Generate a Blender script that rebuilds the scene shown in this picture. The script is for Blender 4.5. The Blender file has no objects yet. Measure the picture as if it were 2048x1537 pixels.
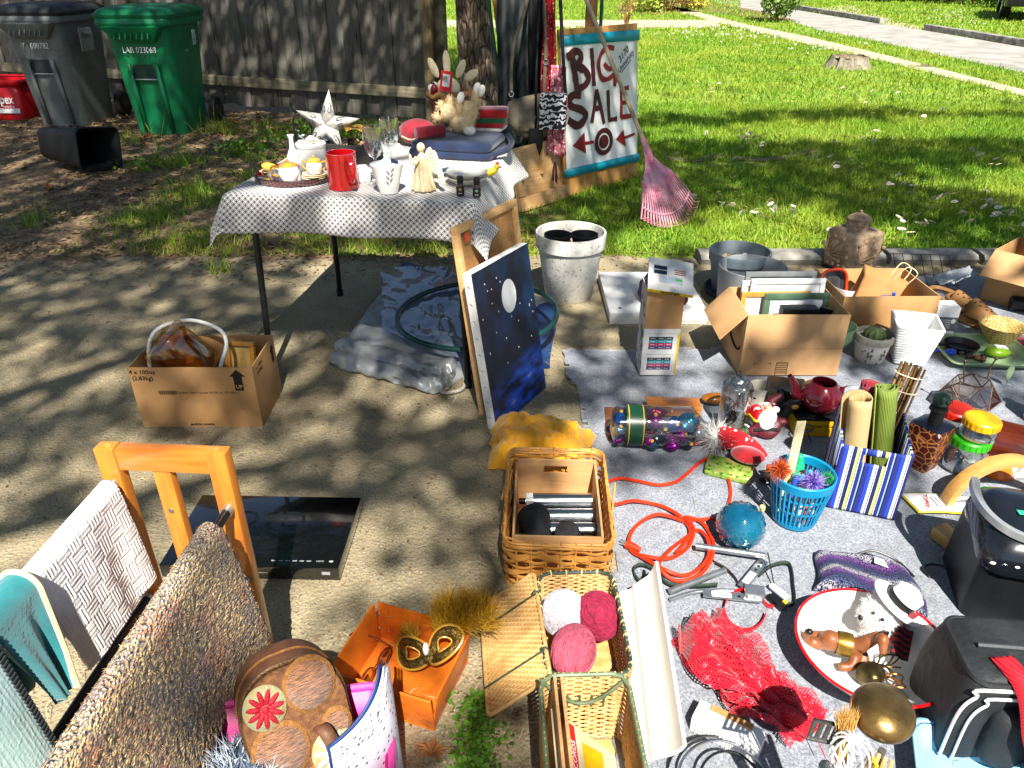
import bpy, bmesh, math, random
import numpy as np
from mathutils import Vector, Matrix, noise, Euler
R = math.radians; PI = math.pi
S = bpy.context.scene; COL = S.collection
rnd = random.Random(7)

# ------------------------------------------------------------------ camera
CAM_H = 1.45; PITCH = R(29.6); FPX = 1500.0       # eye height, downward tilt, focal length for a 2048 px wide picture
cam = bpy.data.cameras.new('camera'); cam.lens = FPX/2048*36; cam.sensor_width = 36; cam.clip_end = 400; cam.clip_start = .02
co = bpy.data.objects.new('camera', cam); COL.objects.link(co)
co.location = (0, 0, CAM_H); co.rotation_euler = (PI/2-PITCH, 0, 0); S.camera = co
# ------------------------------------------------------------------ light
SUN_EL = R(52); SUN_AZ = R(-83)                    # direction towards the sun: behind the photographer, a little to the right
SUN = Vector((math.cos(SUN_EL)*math.cos(SUN_AZ), math.cos(SUN_EL)*math.sin(SUN_AZ), math.sin(SUN_EL)))
W = bpy.data.worlds.new('World'); S.world = W; W.use_nodes = True
nt = W.node_tree; sky = nt.nodes.new('ShaderNodeTexSky'); sky.sky_type = 'NISHITA'; sky.sun_disc = False
sky.sun_elevation = SUN_EL; sky.sun_rotation = PI/2 - SUN_AZ
nt.links.new(sky.outputs[0], nt.nodes['Background'].inputs[0]); nt.nodes['Background'].inputs[1].default_value = .05
sl = bpy.data.lights.new('sun', 'SUN'); sl.energy = 5; sl.angle = R(.53); sl.color = (1, .95, .86)
so = bpy.data.objects.new('sun', sl); COL.objects.link(so); so.location = (2, -6, 12)
so.rotation_euler = SUN.to_track_quat('Z', 'Y').to_euler()
vs = S.view_settings; vs.view_transform = 'Standard'; vs.look = 'None'; vs.gamma = 1; vs.exposure = 1.3
S.cycles.max_bounces = 8; S.cycles.transparent_max_bounces = 16; S.cycles.caustics_reflective = False; S.cycles.caustics_refractive = False

def G(u, v, z=0.0):
    """point of the place at height z that lies along the direction of picture point (u, v)"""
    a = PITCH + math.atan((v-768)/FPX); D = (CAM_H-z)/math.tan(a)
    return Vector(((u-1024)/FPX*(D*math.cos(PITCH)+(CAM_H-z)*math.sin(PITCH)), D, z))

# ------------------------------------------------------------------ materials
def C(h, k=1.0):
    h = h.lstrip('#'); o = []
    for i in (0, 2, 4):
        c = int(h[i:i+2], 16)/255; o.append((c/12.92 if c <= .04045 else ((c+.055)/1.055)**2.4)*k)
    return (*o, 1)
def nodes(m):
    t = m.node_tree
    def nd(ty, **kw):
        n = t.nodes.new('ShaderNode'+ty)
        for k, v in kw.items():
            if isinstance(v, bpy.types.NodeSocket): t.links.new(v, n.inputs[int(k[1:])] if k[0] == '_' and k[1:].isdigit() else n.inputs[k.replace('_', ' ')])
            elif k[0] == '_' and k[1:].isdigit(): n.inputs[int(k[1:])].default_value = v
            elif hasattr(n, k): setattr(n, k, v)
            else: n.inputs[k.replace('_', ' ')].default_value = v
        return n
    return t, nd
def mixc(nd, f, a, b, blend='MIX'):
    n = nd('Mix', data_type='RGBA', blend_type=blend)
    for i, x in ((0, f), (6, a), (7, b)):
        if isinstance(x, bpy.types.NodeSocket): n.id_data.links.new(x, n.inputs[i])
        else: n.inputs[i].default_value = x
    return n.outputs[2]
def ramp(nd, fac, lo, hi):
    n = nd('MapRange', Value=fac); n.inputs[1].default_value = lo; n.inputs[2].default_value = hi
    return n.outputs[0]
MATS = {}
def mat(name, c, c2=None, s=25, r=.55, metal=0, bump=.15, bs=None, coord='Object', st=(1, 1, 1), trans=0, ior=1.45, alpha=1,
        sheen=0, coat=0, lo=.38, hi=.62, detail=4, spec=.5, rnd_tint=0, dirt=None, ds=8, sss=0, aniso=0):
    """noise-varied principled material: colour c to c2 in patches, fine relief, optional dirt of its own shape"""
    if name in MATS: return MATS[name]
    m = bpy.data.materials.new(name); m.use_nodes = True; MATS[name] = m
    t, nd = nodes(m); b = t.nodes['Principled BSDF']
    c = C(c) if isinstance(c, str) else c
    if c2 is None: c2 = tuple(x*.78 for x in c[:3])+(1,)
    c2 = C(c2) if isinstance(c2, str) else c2
    tc = nd('TexCoord').outputs[coord]
    mp = nd('Mapping', Vector=tc, Scale=st).outputs[0]
    nz = nd('TexNoise', Vector=mp, Scale=s, Detail=detail, Roughness=.6).outputs[0]
    col = mixc(nd, ramp(nd, nz, lo, hi), c, c2)
    if rnd_tint:
        oi = nd('ObjectInfo').outputs['Random']
        col = nd('HueSaturation', Hue=.5, Saturation=1.0, Value=ramp(nd, oi, -1/rnd_tint*.5, 1/rnd_tint*.5), Color=col).outputs[0] if 0 else mixc(nd, nd('Math', operation='MULTIPLY', _0=oi, _1=rnd_tint).outputs[0], col, mixc(nd, 1.0, col, (.45, .42, .4, 1), 'MULTIPLY'))
    if dirt:
        n2 = nd('TexNoise', Vector=tc, Scale=ds, Detail=8, Roughness=.7).outputs[0]
        col = mixc(nd, ramp(nd, n2, .56, .66), col, C(dirt))
    t.links.new(col, b.inputs['Base Color'])
    b.inputs['Roughness'].default_value = r; b.inputs['Metallic'].default_value = metal
    b.inputs['Transmission Weight'].default_value = trans; b.inputs['IOR'].default_value = ior
    b.inputs['Alpha'].default_value = alpha; b.inputs['Sheen Weight'].default_value = sheen
    b.inputs['Coat Weight'].default_value = coat; b.inputs['Specular IOR Level'].default_value = spec
    b.inputs['Subsurface Weight'].default_value = sss
    if bump:
        bz = nd('TexNoise', Vector=mp, Scale=bs or s*3, Detail=3).outputs[0]
        bp = nd('Bump', Strength=bump, Distance=.004, Height=bz).outputs[0]
        t.links.new(bp, b.inputs['Normal'])
    return m
def cmat(name, fn, r=.7, **kw):
    """custom colour network: fn(nd, tex_coord_node) returns (colour socket, optional height socket)"""
    if name in MATS: return MATS[name]
    m = bpy.data.materials.new(name); m.use_nodes = True; MATS[name] = m
    t, nd = nodes(m); b = t.nodes['Principled BSDF']; tc = nd('TexCoord')
    o = fn(nd, tc); col, h = o if isinstance(o, tuple) else (o, None)
    t.links.new(col, b.inputs['Base Color']); b.inputs['Roughness'].default_value = r
    for k, v in kw.items():
        if k not in ('bstr', 'bdist'): b.inputs[k.replace('_', ' ')].default_value = v
    if h: t.links.new(nd('Bump', Strength=kw.get('bstr', .5), Distance=kw.get('bdist', .004), Height=h).outputs[0], b.inputs['Normal'])
    return m
def wood(name, a, b_, s=6, axis=2, r=.5, bump=.2, stretch=14, coat=0, knots=False, tint=0):
    st = [stretch]*3; st[axis] = 1
    def f(nd, tc):
        mp = nd('Mapping', Vector=tc.outputs['Object'], Scale=st)
        if tint: mp.inputs['Location'].default_value = (0, 0, 0); mp.id_data.links.new(nd('VectorMath', operation='SCALE', _0=(37, 11, 23), Scale=nd('ObjectInfo').outputs['Random']).outputs[0], mp.inputs['Location'])
        n = nd('TexNoise', Vector=mp.outputs[0], Scale=s, Detail=6, Roughness=.65, Distortion=.6).outputs[0]
        col = mixc(nd, ramp(nd, n, .3, .7), C(a), C(b_))
        if knots:
            v = nd('TexVoronoi', Vector=nd('Mapping', Vector=mp.outputs[0], Scale=(.35, .35, 1)).outputs[0], Scale=2.2, Randomness=1).outputs[0]
            col = mixc(nd, ramp(nd, v, .13, .05), col, C('#1c140d'))
        if tint: col = mixc(nd, nd('Math', operation='MULTIPLY', _0=nd('ObjectInfo').outputs['Random'], _1=tint).outputs[0], col, mixc(nd, 1.0, col, (.5, .48, .46, 1), 'MULTIPLY'))
        return col, n
    return cmat(name, f, r, Coat_Weight=coat, bstr=bump)
def glass(name, c='#ffffff', r=.02, a=.25, spec=.9):
    """thin clear wall: lets light straight through, tinted, with a glossy skin"""
    if name in MATS: return MATS[name]
    m = bpy.data.materials.new(name); m.use_nodes = True; MATS[name] = m
    t, nd = nodes(m); t.nodes.remove(t.nodes['Principled BSDF'])
    tr = nd('BsdfTransparent', Color=C(c)); gl = nd('BsdfGlossy', Roughness=r)
    fr = nd('LayerWeight', Blend=a).outputs['Facing']
    mx = nd('MixShader', _0=nd('Math', operation='MULTIPLY_ADD', _0=fr, _1=spec, _2=.1).outputs[0]); t.links.new(tr.outputs[0], mx.inputs[1]); t.links.new(gl.outputs[0], mx.inputs[2])
    t.links.new(mx.outputs[0], t.nodes['Material Output'].inputs[0]); return m

# ------------------------------------------------------------------ mesh tools
def rrect(w, d, r, n=4):
    o = []
    for cx, cy, a0 in ((1, 1, 0), (-1, 1, 90), (-1, -1, 180), (1, -1, 270)):
        for i in range(n+1):
            a = R(a0+90*i/n); o.append((cx*(w/2-r)+r*math.cos(a), cy*(d/2-r)+r*math.sin(a)))
    return o
def circ(r, n=24, ry=None): return [(r*math.cos(2*PI*i/n), (ry or r)*math.sin(2*PI*i/n)) for i in range(n)]
class B:
    def __init__(s): s.v = []; s.f = []; s.uv = None; s.T = None
    def add(s, v, f):
        k = len(s.v)
        s.v += [tuple(s.T @ Vector(p)) if s.T else tuple(p) for p in v]; s.f += [tuple(i+k for i in q) for q in f]; return s
    def box(s, c, d, rot=None):
        x, y, z = d[0]/2, d[1]/2, d[2]/2; M = Euler(rot).to_matrix() if rot else Matrix.Identity(3)
        return s.add([M @ Vector(p)+Vector(c) for p in ((-x,-y,-z),(x,-y,-z),(x,y,-z),(-x,y,-z),(-x,-y,z),(x,-y,z),(x,y,z),(-x,y,z))],
                     [(0,3,2,1),(4,5,6,7),(0,1,5,4),(1,2,6,5),(2,3,7,6),(3,0,4,7)])
    def loft(s, secs, cap=(1, 1), closed=True):
        """secs: list of equal-length point rings"""
        n = len(secs[0]); v = [p for q in secs for p in q]; f = []
        for i in range(len(secs)-1):
            for j in range(n if closed else n-1):
                a, b = i*n+j, i*n+(j+1) % n; f.append((a, b, b+n, a+n))
        if cap[0]: f.append(tuple(range(n-1, -1, -1)))
        if cap[1]: f.append(tuple(range((len(secs)-1)*n, len(secs)*n)))
        return s.add(v, f)
    def lathe(s, prof, n=24, o=(0, 0, 0), cap=(0, 0), sy=1):
        return s.loft([[(o[0]+r*math.cos(2*PI*i/n), o[1]+sy*r*math.sin(2*PI*i/n), o[2]+z) for i in range(n)] for r, z in prof], cap)
    def cyl(s, p, q, r, n=12, r2=None, cap=(1, 1)): return s.tube([p, q], [r, r if r2 is None else r2], n, cap)
    def tube(s, pts, r, n=8, cap=(1, 1), closed=False):
        pts = [Vector(p) for p in pts]; m = len(pts); rr = r if isinstance(r, (list, tuple)) else [r]*m; secs = []; u = None
        for i, p in enumerate(pts):
            t = (pts[(i+1) % m]-pts[i-1]) if closed else (pts[min(i+1, m-1)]-pts[max(i-1, 0)])
            t = t.normalized() if t.length > 1e-9 else Vector((0, 0, 1))
            if u is None: u = t.orthogonal().normalized()
            u = (u - t*u.dot(t)); u = u.normalized() if u.length > 1e-6 else t.orthogonal().normalized(); w = t.cross(u)
            secs.append([p+(u*math.cos(2*PI*k/n)+w*math.sin(2*PI*k/n))*rr[i] for k in range(n)])
        if closed: secs.append(secs[0]); cap = (0, 0)
        return s.loft(secs, cap)
    def prism(s, out, z0, z1):
        n = len(out); return s.add([(x, y, z0) for x, y in out]+[(x, y, z1) for x, y in out],
            [tuple(range(n-1, -1, -1)), tuple(range(n, 2*n))]+[(i, (i+1) % n, n+(i+1) % n, n+i) for i in range(n)])
    def sheet(s, nx, ny, fn, uv=None, wrap=False):
        v = [fn(i/nx, j/ny) for j in range(ny+1) for i in range(nx+1)]
        f = [(j*(nx+1)+i, j*(nx+1)+i+1, (j+1)*(nx+1)+i+1, (j+1)*(nx+1)+i) for j in range(ny) for i in range(nx)]
        if uv: s.uv = (s.uv or [])+[(i/nx*uv[0], j/ny*uv[1]) for j in range(ny+1) for i in range(nx+1)]
        return s.add(v, f)
    def ball(s, c, r, n=14, m=8, rot=None):
        r = (r, r, r) if not isinstance(r, (tuple, list)) else r; M = Euler(rot).to_matrix() if rot else Matrix.Identity(3); c = Vector(c)
        return s.loft([[c+M @ Vector((r[0]*math.sin(a)*math.cos(2*PI*i/n), r[1]*math.sin(a)*math.sin(2*PI*i/n), -r[2]*math.cos(a))) for i in range(n)] for a in [max(.02, min(PI-.02, PI*k/m)) for k in range(m+1)]])
    def ribbon(s, pts, w, up=(0, 0, 1)):
        """flat strip of width w along pts, lying across up"""
        pts = [Vector(p) for p in pts]; v = []; m = len(pts); up = Vector(up)
        for i, p in enumerate(pts):
            t = (pts[min(i+1, m-1)]-pts[max(i-1, 0)]).normalized(); sd = t.cross(up); sd = sd.normalized() if sd.length > 1e-6 else Vector((1, 0, 0))
            ww = w[i] if isinstance(w, (list, tuple)) else w; v += [p-sd*ww/2, p+sd*ww/2]
        return s.add(v, [(2*i, 2*i+1, 2*i+3, 2*i+2) for i in range(m-1)])
    def mesh(s, name, ang=38, bevel=0, seg=2):
        me = bpy.data.meshes.new(name); me.from_pydata(s.v, [], s.f)
        if s.uv and len(s.uv) == len(s.v):
            l = me.uv_layers.new(name='UVMap'); idx = np.zeros(len(me.loops), dtype=np.int32); me.loops.foreach_get('vertex_index', idx)
            l.data.foreach_set('uv', np.array(s.uv, dtype=np.float32)[idx].ravel())
        if bevel:
            bm = bmesh.new(); bm.from_mesh(me)
            ed = [e for e in bm.edges if len(e.link_faces) == 2 and e.calc_face_angle(0) > R(30)]
            bmesh.ops.bevel(bm, geom=ed, offset=bevel, segments=seg, affect='EDGES', profile=.6, clamp_overlap=True); bm.to_mesh(me); bm.free()
        me.validate(); me.shade_smooth(); me.set_sharp_from_angle(angle=R(ang)); me.update(); return me
    def build(s, name, m, parent=None, ang=38, bevel=0, solid=0, sub=0, remesh=0, loc=None, rot=None, off=-1, disp=None, smooth=0, kind=None):
        o = bpy.data.objects.new(name, s.mesh(name, ang, bevel)); COL.objects.link(o)
        if m: o.data.materials.append(m)
        if parent: o.parent = parent
        if loc: o.location = loc
        if rot: o.rotation_euler = rot
        if remesh:
            md = o.modifiers.new('m', 'REMESH'); md.mode = 'VOXEL'; md.voxel_size = remesh; md.use_smooth_shade = True
            if smooth: q = o.modifiers.new('s', 'SMOOTH'); q.factor = .6; q.iterations = smooth
        if solid: md = o.modifiers.new('t', 'SOLIDIFY'); md.thickness = solid; md.offset = off
        if sub: md = o.modifiers.new('d', 'SUBSURF'); md.levels = md.render_levels = sub
        if kind: o['kind'] = kind
        return o
def tag(o, label, cat, group=None, kind=None):
    if label: o['label'] = label
    if cat: o['category'] = cat
    if group: o['group'] = group
    if kind: o['kind'] = kind
    return o
def thing(name, label, cat, loc=(0, 0, 0), rz=0, group=None, rot=None):
    o = bpy.data.objects.new(name, None); COL.objects.link(o); o.location = loc; o.rotation_euler = rot or (0, 0, R(rz)); o.empty_display_size = .05
    return tag(o, label, cat, group)
def struct(name, b, m, **k):
    o = b.build(name, m, **k); o['kind'] = 'structure'; return o
def copy_tree(o, parent=None):
    c = o.copy(); COL.objects.link(c); c.parent = parent
    for ch in o.children: copy_tree(ch, c)
    return c
def text(s, size, m, parent, loc, rot=(PI/2, 0, 0), name='lettering', ex=.0006, bold=0, sx=1, align='CENTER', shear=0):
    cu = bpy.data.curves.new(name, 'FONT'); cu.body = s; cu.size = size; cu.extrude = ex; cu.offset = bold; cu.align_x = align; cu.align_y = 'CENTER'; cu.resolution_u = 3; cu.shear = shear
    t = bpy.data.objects.new(name, cu); COL.objects.link(t); dg = bpy.context.evaluated_depsgraph_get()
    me = bpy.data.meshes.new_from_object(t.evaluated_get(dg)); bpy.data.objects.remove(t); bpy.data.curves.remove(cu)
    o = bpy.data.objects.new(name, me); COL.objects.link(o); me.materials.append(m) if not me.materials else me.materials.__setitem__(0, m)
    o.parent = parent; o.location = loc; o.rotation_euler = rot; o.scale = (sx, 1, 1); return o
def catmull(pts, k=6, closed=False):
    P = [Vector(p) for p in pts]; n = len(P); o = []
    for i in range(n if closed else n-1):
        p0, p1, p2, p3 = (P[(i-1) % n], P[i], P[(i+1) % n], P[(i+2) % n]) if closed else (P[max(i-1, 0)], P[i], P[i+1], P[min(i+2, n-1)])
        for j in range(k):
            t = j/k; o.append(.5*((2*p1)+(p2-p0)*t+(2*p0-5*p1+4*p2-p3)*t*t+(3*p1-p0-3*p2+p3)*t**3))
    if not closed: o.append(P[-1])
    return o
def tris(name, m, V, F, parent=None, kind='stuff', label=None, cat=None):
    """big mesh straight from arrays"""
    me = bpy.data.meshes.new(name); V = np.asarray(V, dtype=np.float32).reshape(-1, 3); F = np.asarray(F, dtype=np.int32); k = F.shape[1]
    me.vertices.add(len(V)); me.vertices.foreach_set('co', V.ravel()); me.loops.add(F.size); me.loops.foreach_set('vertex_index', F.ravel())
    me.polygons.add(len(F)); me.polygons.foreach_set('loop_start', np.arange(0, F.size, k, dtype=np.int32)); me.update(calc_edges=True)
    o = bpy.data.objects.new(name, me); COL.objects.link(o); me.materials.append(m); o.parent = parent
    return tag(o, label, cat, None, kind)
def blades(P, N, L, Wd, bend, rng, name, m, **kw):
    """P base points, N unit directions, one bent two-step blade each"""
    n = len(P); side = np.cross(N, rng.normal(size=(n, 3))); side /= np.linalg.norm(side, axis=1)[:, None]+1e-9
    L = np.broadcast_to(L, n)[:, None]; Wd = np.broadcast_to(Wd, n)[:, None]; bd = rng.normal(size=(n, 3))*bend*L
    mid = P+N*L*.55+bd*.3; tip = P+N*L+bd; tip[:, 2] -= 0
    V = np.stack([P-side*Wd/2, P+side*Wd/2, mid-side*Wd*.4, mid+side*Wd*.4, tip], 1).reshape(-1, 3); b = np.arange(n)[:, None]*5
    F = np.concatenate([b+np.array([0, 1, 3]), b+np.array([0, 3, 2]), b+np.array([2, 3, 4])])
    return tris(name, m, V, F, **kw)
def fbm(x, y, s=1.0, o=3, z=0.0): return noise.fractal(Vector((x*s, y*s, z)), .9, 2.1, o)
# ================================================================== the setting
rng = np.random.default_rng(3)
def f_ground(nd, tc):
    o = tc.outputs['Object']; x = nd('SeparateXYZ', Vector=o).outputs
    n1 = nd('TexNoise', Vector=o, Scale=1.1, Detail=5).outputs[0]; n2 = nd('TexNoise', Vector=o, Scale=28, Detail=6, Roughness=.75).outputs[0]
    n3 = nd('TexNoise', Vector=o, Scale=5, Detail=4).outputs[0]
    soil = mixc(nd, ramp(nd, n2, .35, .65), C('#5a4632'), C('#a08867'))
    turf = mixc(nd, ramp(nd, n2, .3, .7), C('#3f5a12'), C('#86a02c')); turf = mixc(nd, ramp(nd, n3, .45, .75), turf, C('#9aa13c'))
    k = nd('Math', operation='ADD', _0=x[0], _1=nd('Math', operation='MULTIPLY', _0=n1, _1=3.0).outputs[0]).outputs[0]
    far = ramp(nd, x[1], 9.5, 11)
    lawn = nd('Math', operation='MAXIMUM', _0=ramp(nd, k, 1.1, 1.7), _1=far).outputs[0]
    return mixc(nd, lawn, soil, turf), n2
struct('ground', B().sheet(60, 60, lambda u, v: (-80+160*u, -20+120*v, -.006)), cmat('soil_and_turf', f_ground, .95, bstr=.8, bdist=.02))
def f_conc(nd, tc):
    o = tc.outputs['Object']
    n1 = nd('TexNoise', Vector=o, Scale=3, Detail=6, Roughness=.65).outputs[0]; v = nd('TexVoronoi', Vector=o, Scale=95).outputs; n2 = nd('TexNoise', Vector=o, Scale=160, Detail=3).outputs[0]
    c = mixc(nd, ramp(nd, n1, .3, .7), C('#81745a'), C('#a59778'))
    peb = mixc(nd, ramp(nd, n2, .35, .65), C('#3f382b'), C('#b9ad92'))
    c = mixc(nd, ramp(nd, v[0], .55, .2), c, peb)
    n3 = nd('TexNoise', Vector=o, Scale=1.2, Detail=8, Roughness=.7).outputs[0]
    c = mixc(nd, nd('Math', operation='MULTIPLY', _0=ramp(nd, n3, .45, .7), _1=.55).outputs[0], c, C('#51452f'))
    h = nd('Math', operation='SUBTRACT', _0=n2, _1=v[0]).outputs[0]
    return c, h
M_CONC = cmat('aged_concrete', f_conc, .9, bstr=.7, bdist=.006)
def edge_y(x): return 3.95+.12*fbm(x, 0, .9)+.06*fbm(x, 5, 4)+.03*fbm(x, 9, 17)
struct('driveway', B().sheet(420, 30, lambda u, v: (-7+14*u, -4+(edge_y(-7+14*u)+4)*v, 0)), M_CONC)
M_PATH = mat('path_concrete', '#b9aa90', '#9a8c74', s=4, r=.9, bump=.4, bs=60)
def poly(name, pts, m, z=0.0, kind='structure'):
    b = B(); b.add([(*G(u, v)[:2], z) for u, v in pts], [tuple(range(len(pts)))]); o = b.build(name, m); o['kind'] = kind; return o
poly('garden_path', [(1436, 55), (820, 57), (820, 40), (1436, 40)], M_PATH)
poly('sidewalk', [(1365, 16), (1496, 50), (1611, 72), (1795, 116), (2060, 183), (2200, 220), (2200, 236), (2060, 196), (1756, 121), (1600, 86), (1467, 54), (1340, 20), (1200, -12), (1215, -14)], M_PATH, .004)
M_ROAD = mat('asphalt', '#a09c94', '#85817a', s=2, r=.9, bump=.6, bs=90)
poly('road', [(2300, 200), (2048, 146), (1756, 84), (1642, 62), (1580, 43), (1500, 22), (1420, 2), (1350, -10), (1450, -12), (1520, 0), (1600, 21), (1768, 49), (1857, 62), (2048, 94), (2300, 134)], M_ROAD)
poly('far_driveway', [(1768, 49), (1857, 62), (1835, 52), (1800, 44), (1720, 18), (1700, 8), (1630, 18)], M_PATH, .004)
M_KERB = mat('kerb_stone', '#9a978e', '#67645b', s=6, r=.9, bump=.5, bs=60)
for pts in ([(1560, 9), (1600, 20), (1680, 33), (1768, 48)], [(1857, 61), (1950, 76), (2048, 93), (2200, 117)]):
    b = B()
    for (a, c) in zip(pts[:-1], pts[1:]):
        p, q = G(*a), G(*c); d = (q-p); L = d.length
        b.box(((p.x+q.x)/2, (p.y+q.y)/2+.1, .06), (L+.02, .16, .13), (0, 0, math.atan2(d.y, d.x)))
    struct('far_kerb', b, M_KERB, bevel=.02)
# kerb between the driveway and the lawn
kb = [(1.02, 2.02), (2.05, 2.52), (2.55, 3.6)]
for i, (x0, x1) in enumerate(kb):
    struct('kerb', B().loft([[(x, y+.012*fbm(x, i, 3), z) for y, z in ((3.86, 0), (3.845, .035), (3.865, .055), (3.93, .06), (3.99, .05), (4.01, 0))] for x in np.linspace(x0, x1, 14)]), M_KERB)

# ---- grass, litter, needles
def f_blade(a, b_, c3):
    def f(nd, tc):
        g = nd('NewGeometry').outputs['Random Per Island']; n = nd('TexNoise', Vector=tc.outputs['Object'], Scale=.9, Detail=4).outputs[0]
        c = mixc(nd, g, C(a), C(b_)); return mixc(nd, nd('Math', operation='MULTIPLY', _0=ramp(nd, n, .42, .66), _1=.6).outputs[0], c, C(c3))
    return f
def leafmat(name, a, b_, c3, tr=.35):
    m = cmat(name, f_blade(a, b_, c3), .6)
    if tr:
        t, nd = nodes(m); p = t.nodes['Principled BSDF']; src = p.inputs['Base Color'].links[0].from_socket
        tl = nd('BsdfTranslucent', Color=src); mx = nd('MixShader', _0=tr); t.links.new(p.outputs[0], mx.inputs[1]); t.links.new(tl.outputs[0], mx.inputs[2])
        t.links.new(mx.outputs[0], t.nodes['Material Output'].inputs[0])
    return m
M_GRASS = leafmat('grass_blade', '#467611', '#92b62a', '#adb33c')
def in_view(p, mg=.45):
    d = p[:, 1]*math.cos(PITCH)+CAM_H*math.sin(PITCH); return np.abs(p[:, 0]/d) < 1024/FPX+mg
def on_paving(p):
    """True where path, sidewalk or road lie (right, far)"""
    d = p[:, 1]*math.cos(PITCH)+CAM_H*math.sin(PITCH); u = p[:, 0]/d*FPX+1024
    v = 768+FPX*np.tan(np.arctan2(CAM_H, p[:, 1])-PITCH)
    lo = np.interp(u, [1340, 1467, 1600, 1756, 2060, 2200], [20, 53, 85, 120, 195, 235]); hi = np.interp(u, [1365, 1496, 1611, 1795, 2060, 2200], [16, 51, 73, 117, 184, 221])
    rl = np.interp(u, [1500, 1580, 1642, 1756, 2048, 2300], [22, 43, 62, 84, 146, 200]); rh = np.interp(u, [1520, 1600, 1768, 1857, 2048, 2300], [0, 21, 49, 62, 94, 134])
    return ((v < lo) & (v > hi) & (u > 1340)) | ((v < rl) & (v > rh) & (u > 1480)) | ((v > 40) & (v < 55) & (u < 1440))
def scatter(n, x0, x1, y0, y1, dens=None):
    p = np.stack([rng.uniform(x0, x1, n), rng.uniform(y0, y1, n), np.zeros(n)], 1); p = p[in_view(p)]
    if dens is not None: p = p[np.array([dens(*q[:2]) for q in p]) > rng.uniform(size=len(p))]
    return p
def d_lawn(x, y):
    if y < 4.0+.04*fbm(x, 1, 6): return 0
    bare = max(0, 1-((x-1.75)/.75)**2-((y-6.15-.2*(x-1.7))/.16)**2)
    if x > .35: return max(0, min(1, 1.05+.7*fbm(x, y, 1.3)-bare*1.3))
    if y > 5.9: return max(0, .16+.9*fbm(x, y, 1.7, 3, 2)-.2*(x < -1.2)) if y < 7.9 else .6*(x > -.9)
    k = min(1, max(0, (x+2.7)/.5)); return k*max(0, .5+1.1*fbm(x, y, 1.6, 3, 4))
def grow(p, L, w, name='grass', bend=.35):
    n = len(p); N = rng.normal(size=(n, 3))*.38; N[:, 2] = 1; N /= np.linalg.norm(N, axis=1)[:, None]
    p[:, 2] = -.006
    return blades(p, N, L*rng.uniform(.5, 1.25, n), w, bend, rng, name, M_GRASS, label='short lawn grass with clover growing beyond the driveway', cat='grass')
grow(scatter(200000, -3, 8.5, 4, 9, d_lawn), .05, .007)
p = scatter(130000, -3.5, 15, 9, 18, lambda x, y: min(1, .8+.5*fbm(x, y, .7)) if x > -.8 or y > 10.5 else 0); p = p[~on_paving(p)]; grow(p, .06, .014)
p = scatter(75000, -4, 28, 18, 36); p = p[~on_paving(p)]; grow(p, .07, .03)
# taller tufts along the fence and in the left border
tf = []
for cx, cy, n, r_ in [(-2.75, 7.45, 160, .25), (-2.2, 7.3, 160, .3), (-1.6, 7.55, 200, .3), (-1.0, 7.35, 160, .3), (-3.5, 7.0, 90, .3), (-2.7, 6.2, 120, .2), (-2.1, 5.1, 120, .25), (-.35, 6.7, 150, .25), (-3.0, 4.6, 60, .15), (-1.55, 3.75, 40, .07), (-2.3, 5.35, 80, .2)]:
    a = rng.normal(size=(n, 3))*r_*.5; a += (cx, cy, 0); tf.append(a)
grow(np.concatenate(tf), .12, .006, bend=.5)
def flat_bits(name, m, P, L, w, up, label, cat):
    n = len(P); a = rng.uniform(0, 2*PI, n); d = np.stack([np.cos(a), np.sin(a), rng.normal(size=n)*up], 1); s_ = np.stack([-np.sin(a), np.cos(a), rng.normal(size=n)*up], 1)
    L = L*rng.uniform(.5, 1.3, n)[:, None]; w = w*rng.uniform(.6, 1.2, n)[:, None]; mid = P+np.array([0, 0, 1])*rng.uniform(0, .3, n)[:, None]*L
    V = np.stack([P-d*L/2, mid-s_*w/2, P+d*L/2, mid+s_*w/2], 1).reshape(-1, 3); V[:, 2] = np.maximum(V[:, 2], .0012); b = np.arange(n)[:, None]*4
    return tris(name, m, V, b+np.array([0, 1, 2, 3]), label=label, cat=cat)
M_LITTER = leafmat('dead_leaf', '#4a3524', '#a98a63', '#6d5238', 0)
flat_bits('leaf_litter', M_LITTER, scatter(24000, -7, .3, 4.0, 8.6, lambda x, y: max(0, .55+.6*fbm(x, y, 1.2)) if x < -.3 or y < 4.6 else .15), .05, .022, .35, 'brown leaf litter and bark scattered over the dirt', 'leaf litter')
M_NEEDLE = leafmat('pine_needle', '#8a7550', '#d8c698', '#6d5c3e', 0)
flat_bits('leaf_litter', M_LITTER, scatter(5200, -4, .9, 3.55, 4.25, lambda x, y: max(0, (y-3.5)/.75)*(1 if x < .2 else .5)), .035, .012, .3, 'brown leaf bits drifted over the edge of the slab', 'leaf litter')
flat_bits('pine_needles', M_NEEDLE, scatter(15000, -3, 2, .6, 4.1, lambda x, y: max(0.05, .5+.9*fbm(x, y, 1.5, 3, 8)) if x < .3 else .03), .065, .0018, .12, 'dry pine needles scattered on the driveway', 'needles')
flat_bits('leaf_crumbs', M_LITTER, scatter(2600, -3, 2, .6, 4.1, lambda x, y: .8 if x < .3 else .1), .016, .009, .3, 'small dry leaf crumbs on the driveway', 'leaf crumbs')
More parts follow.
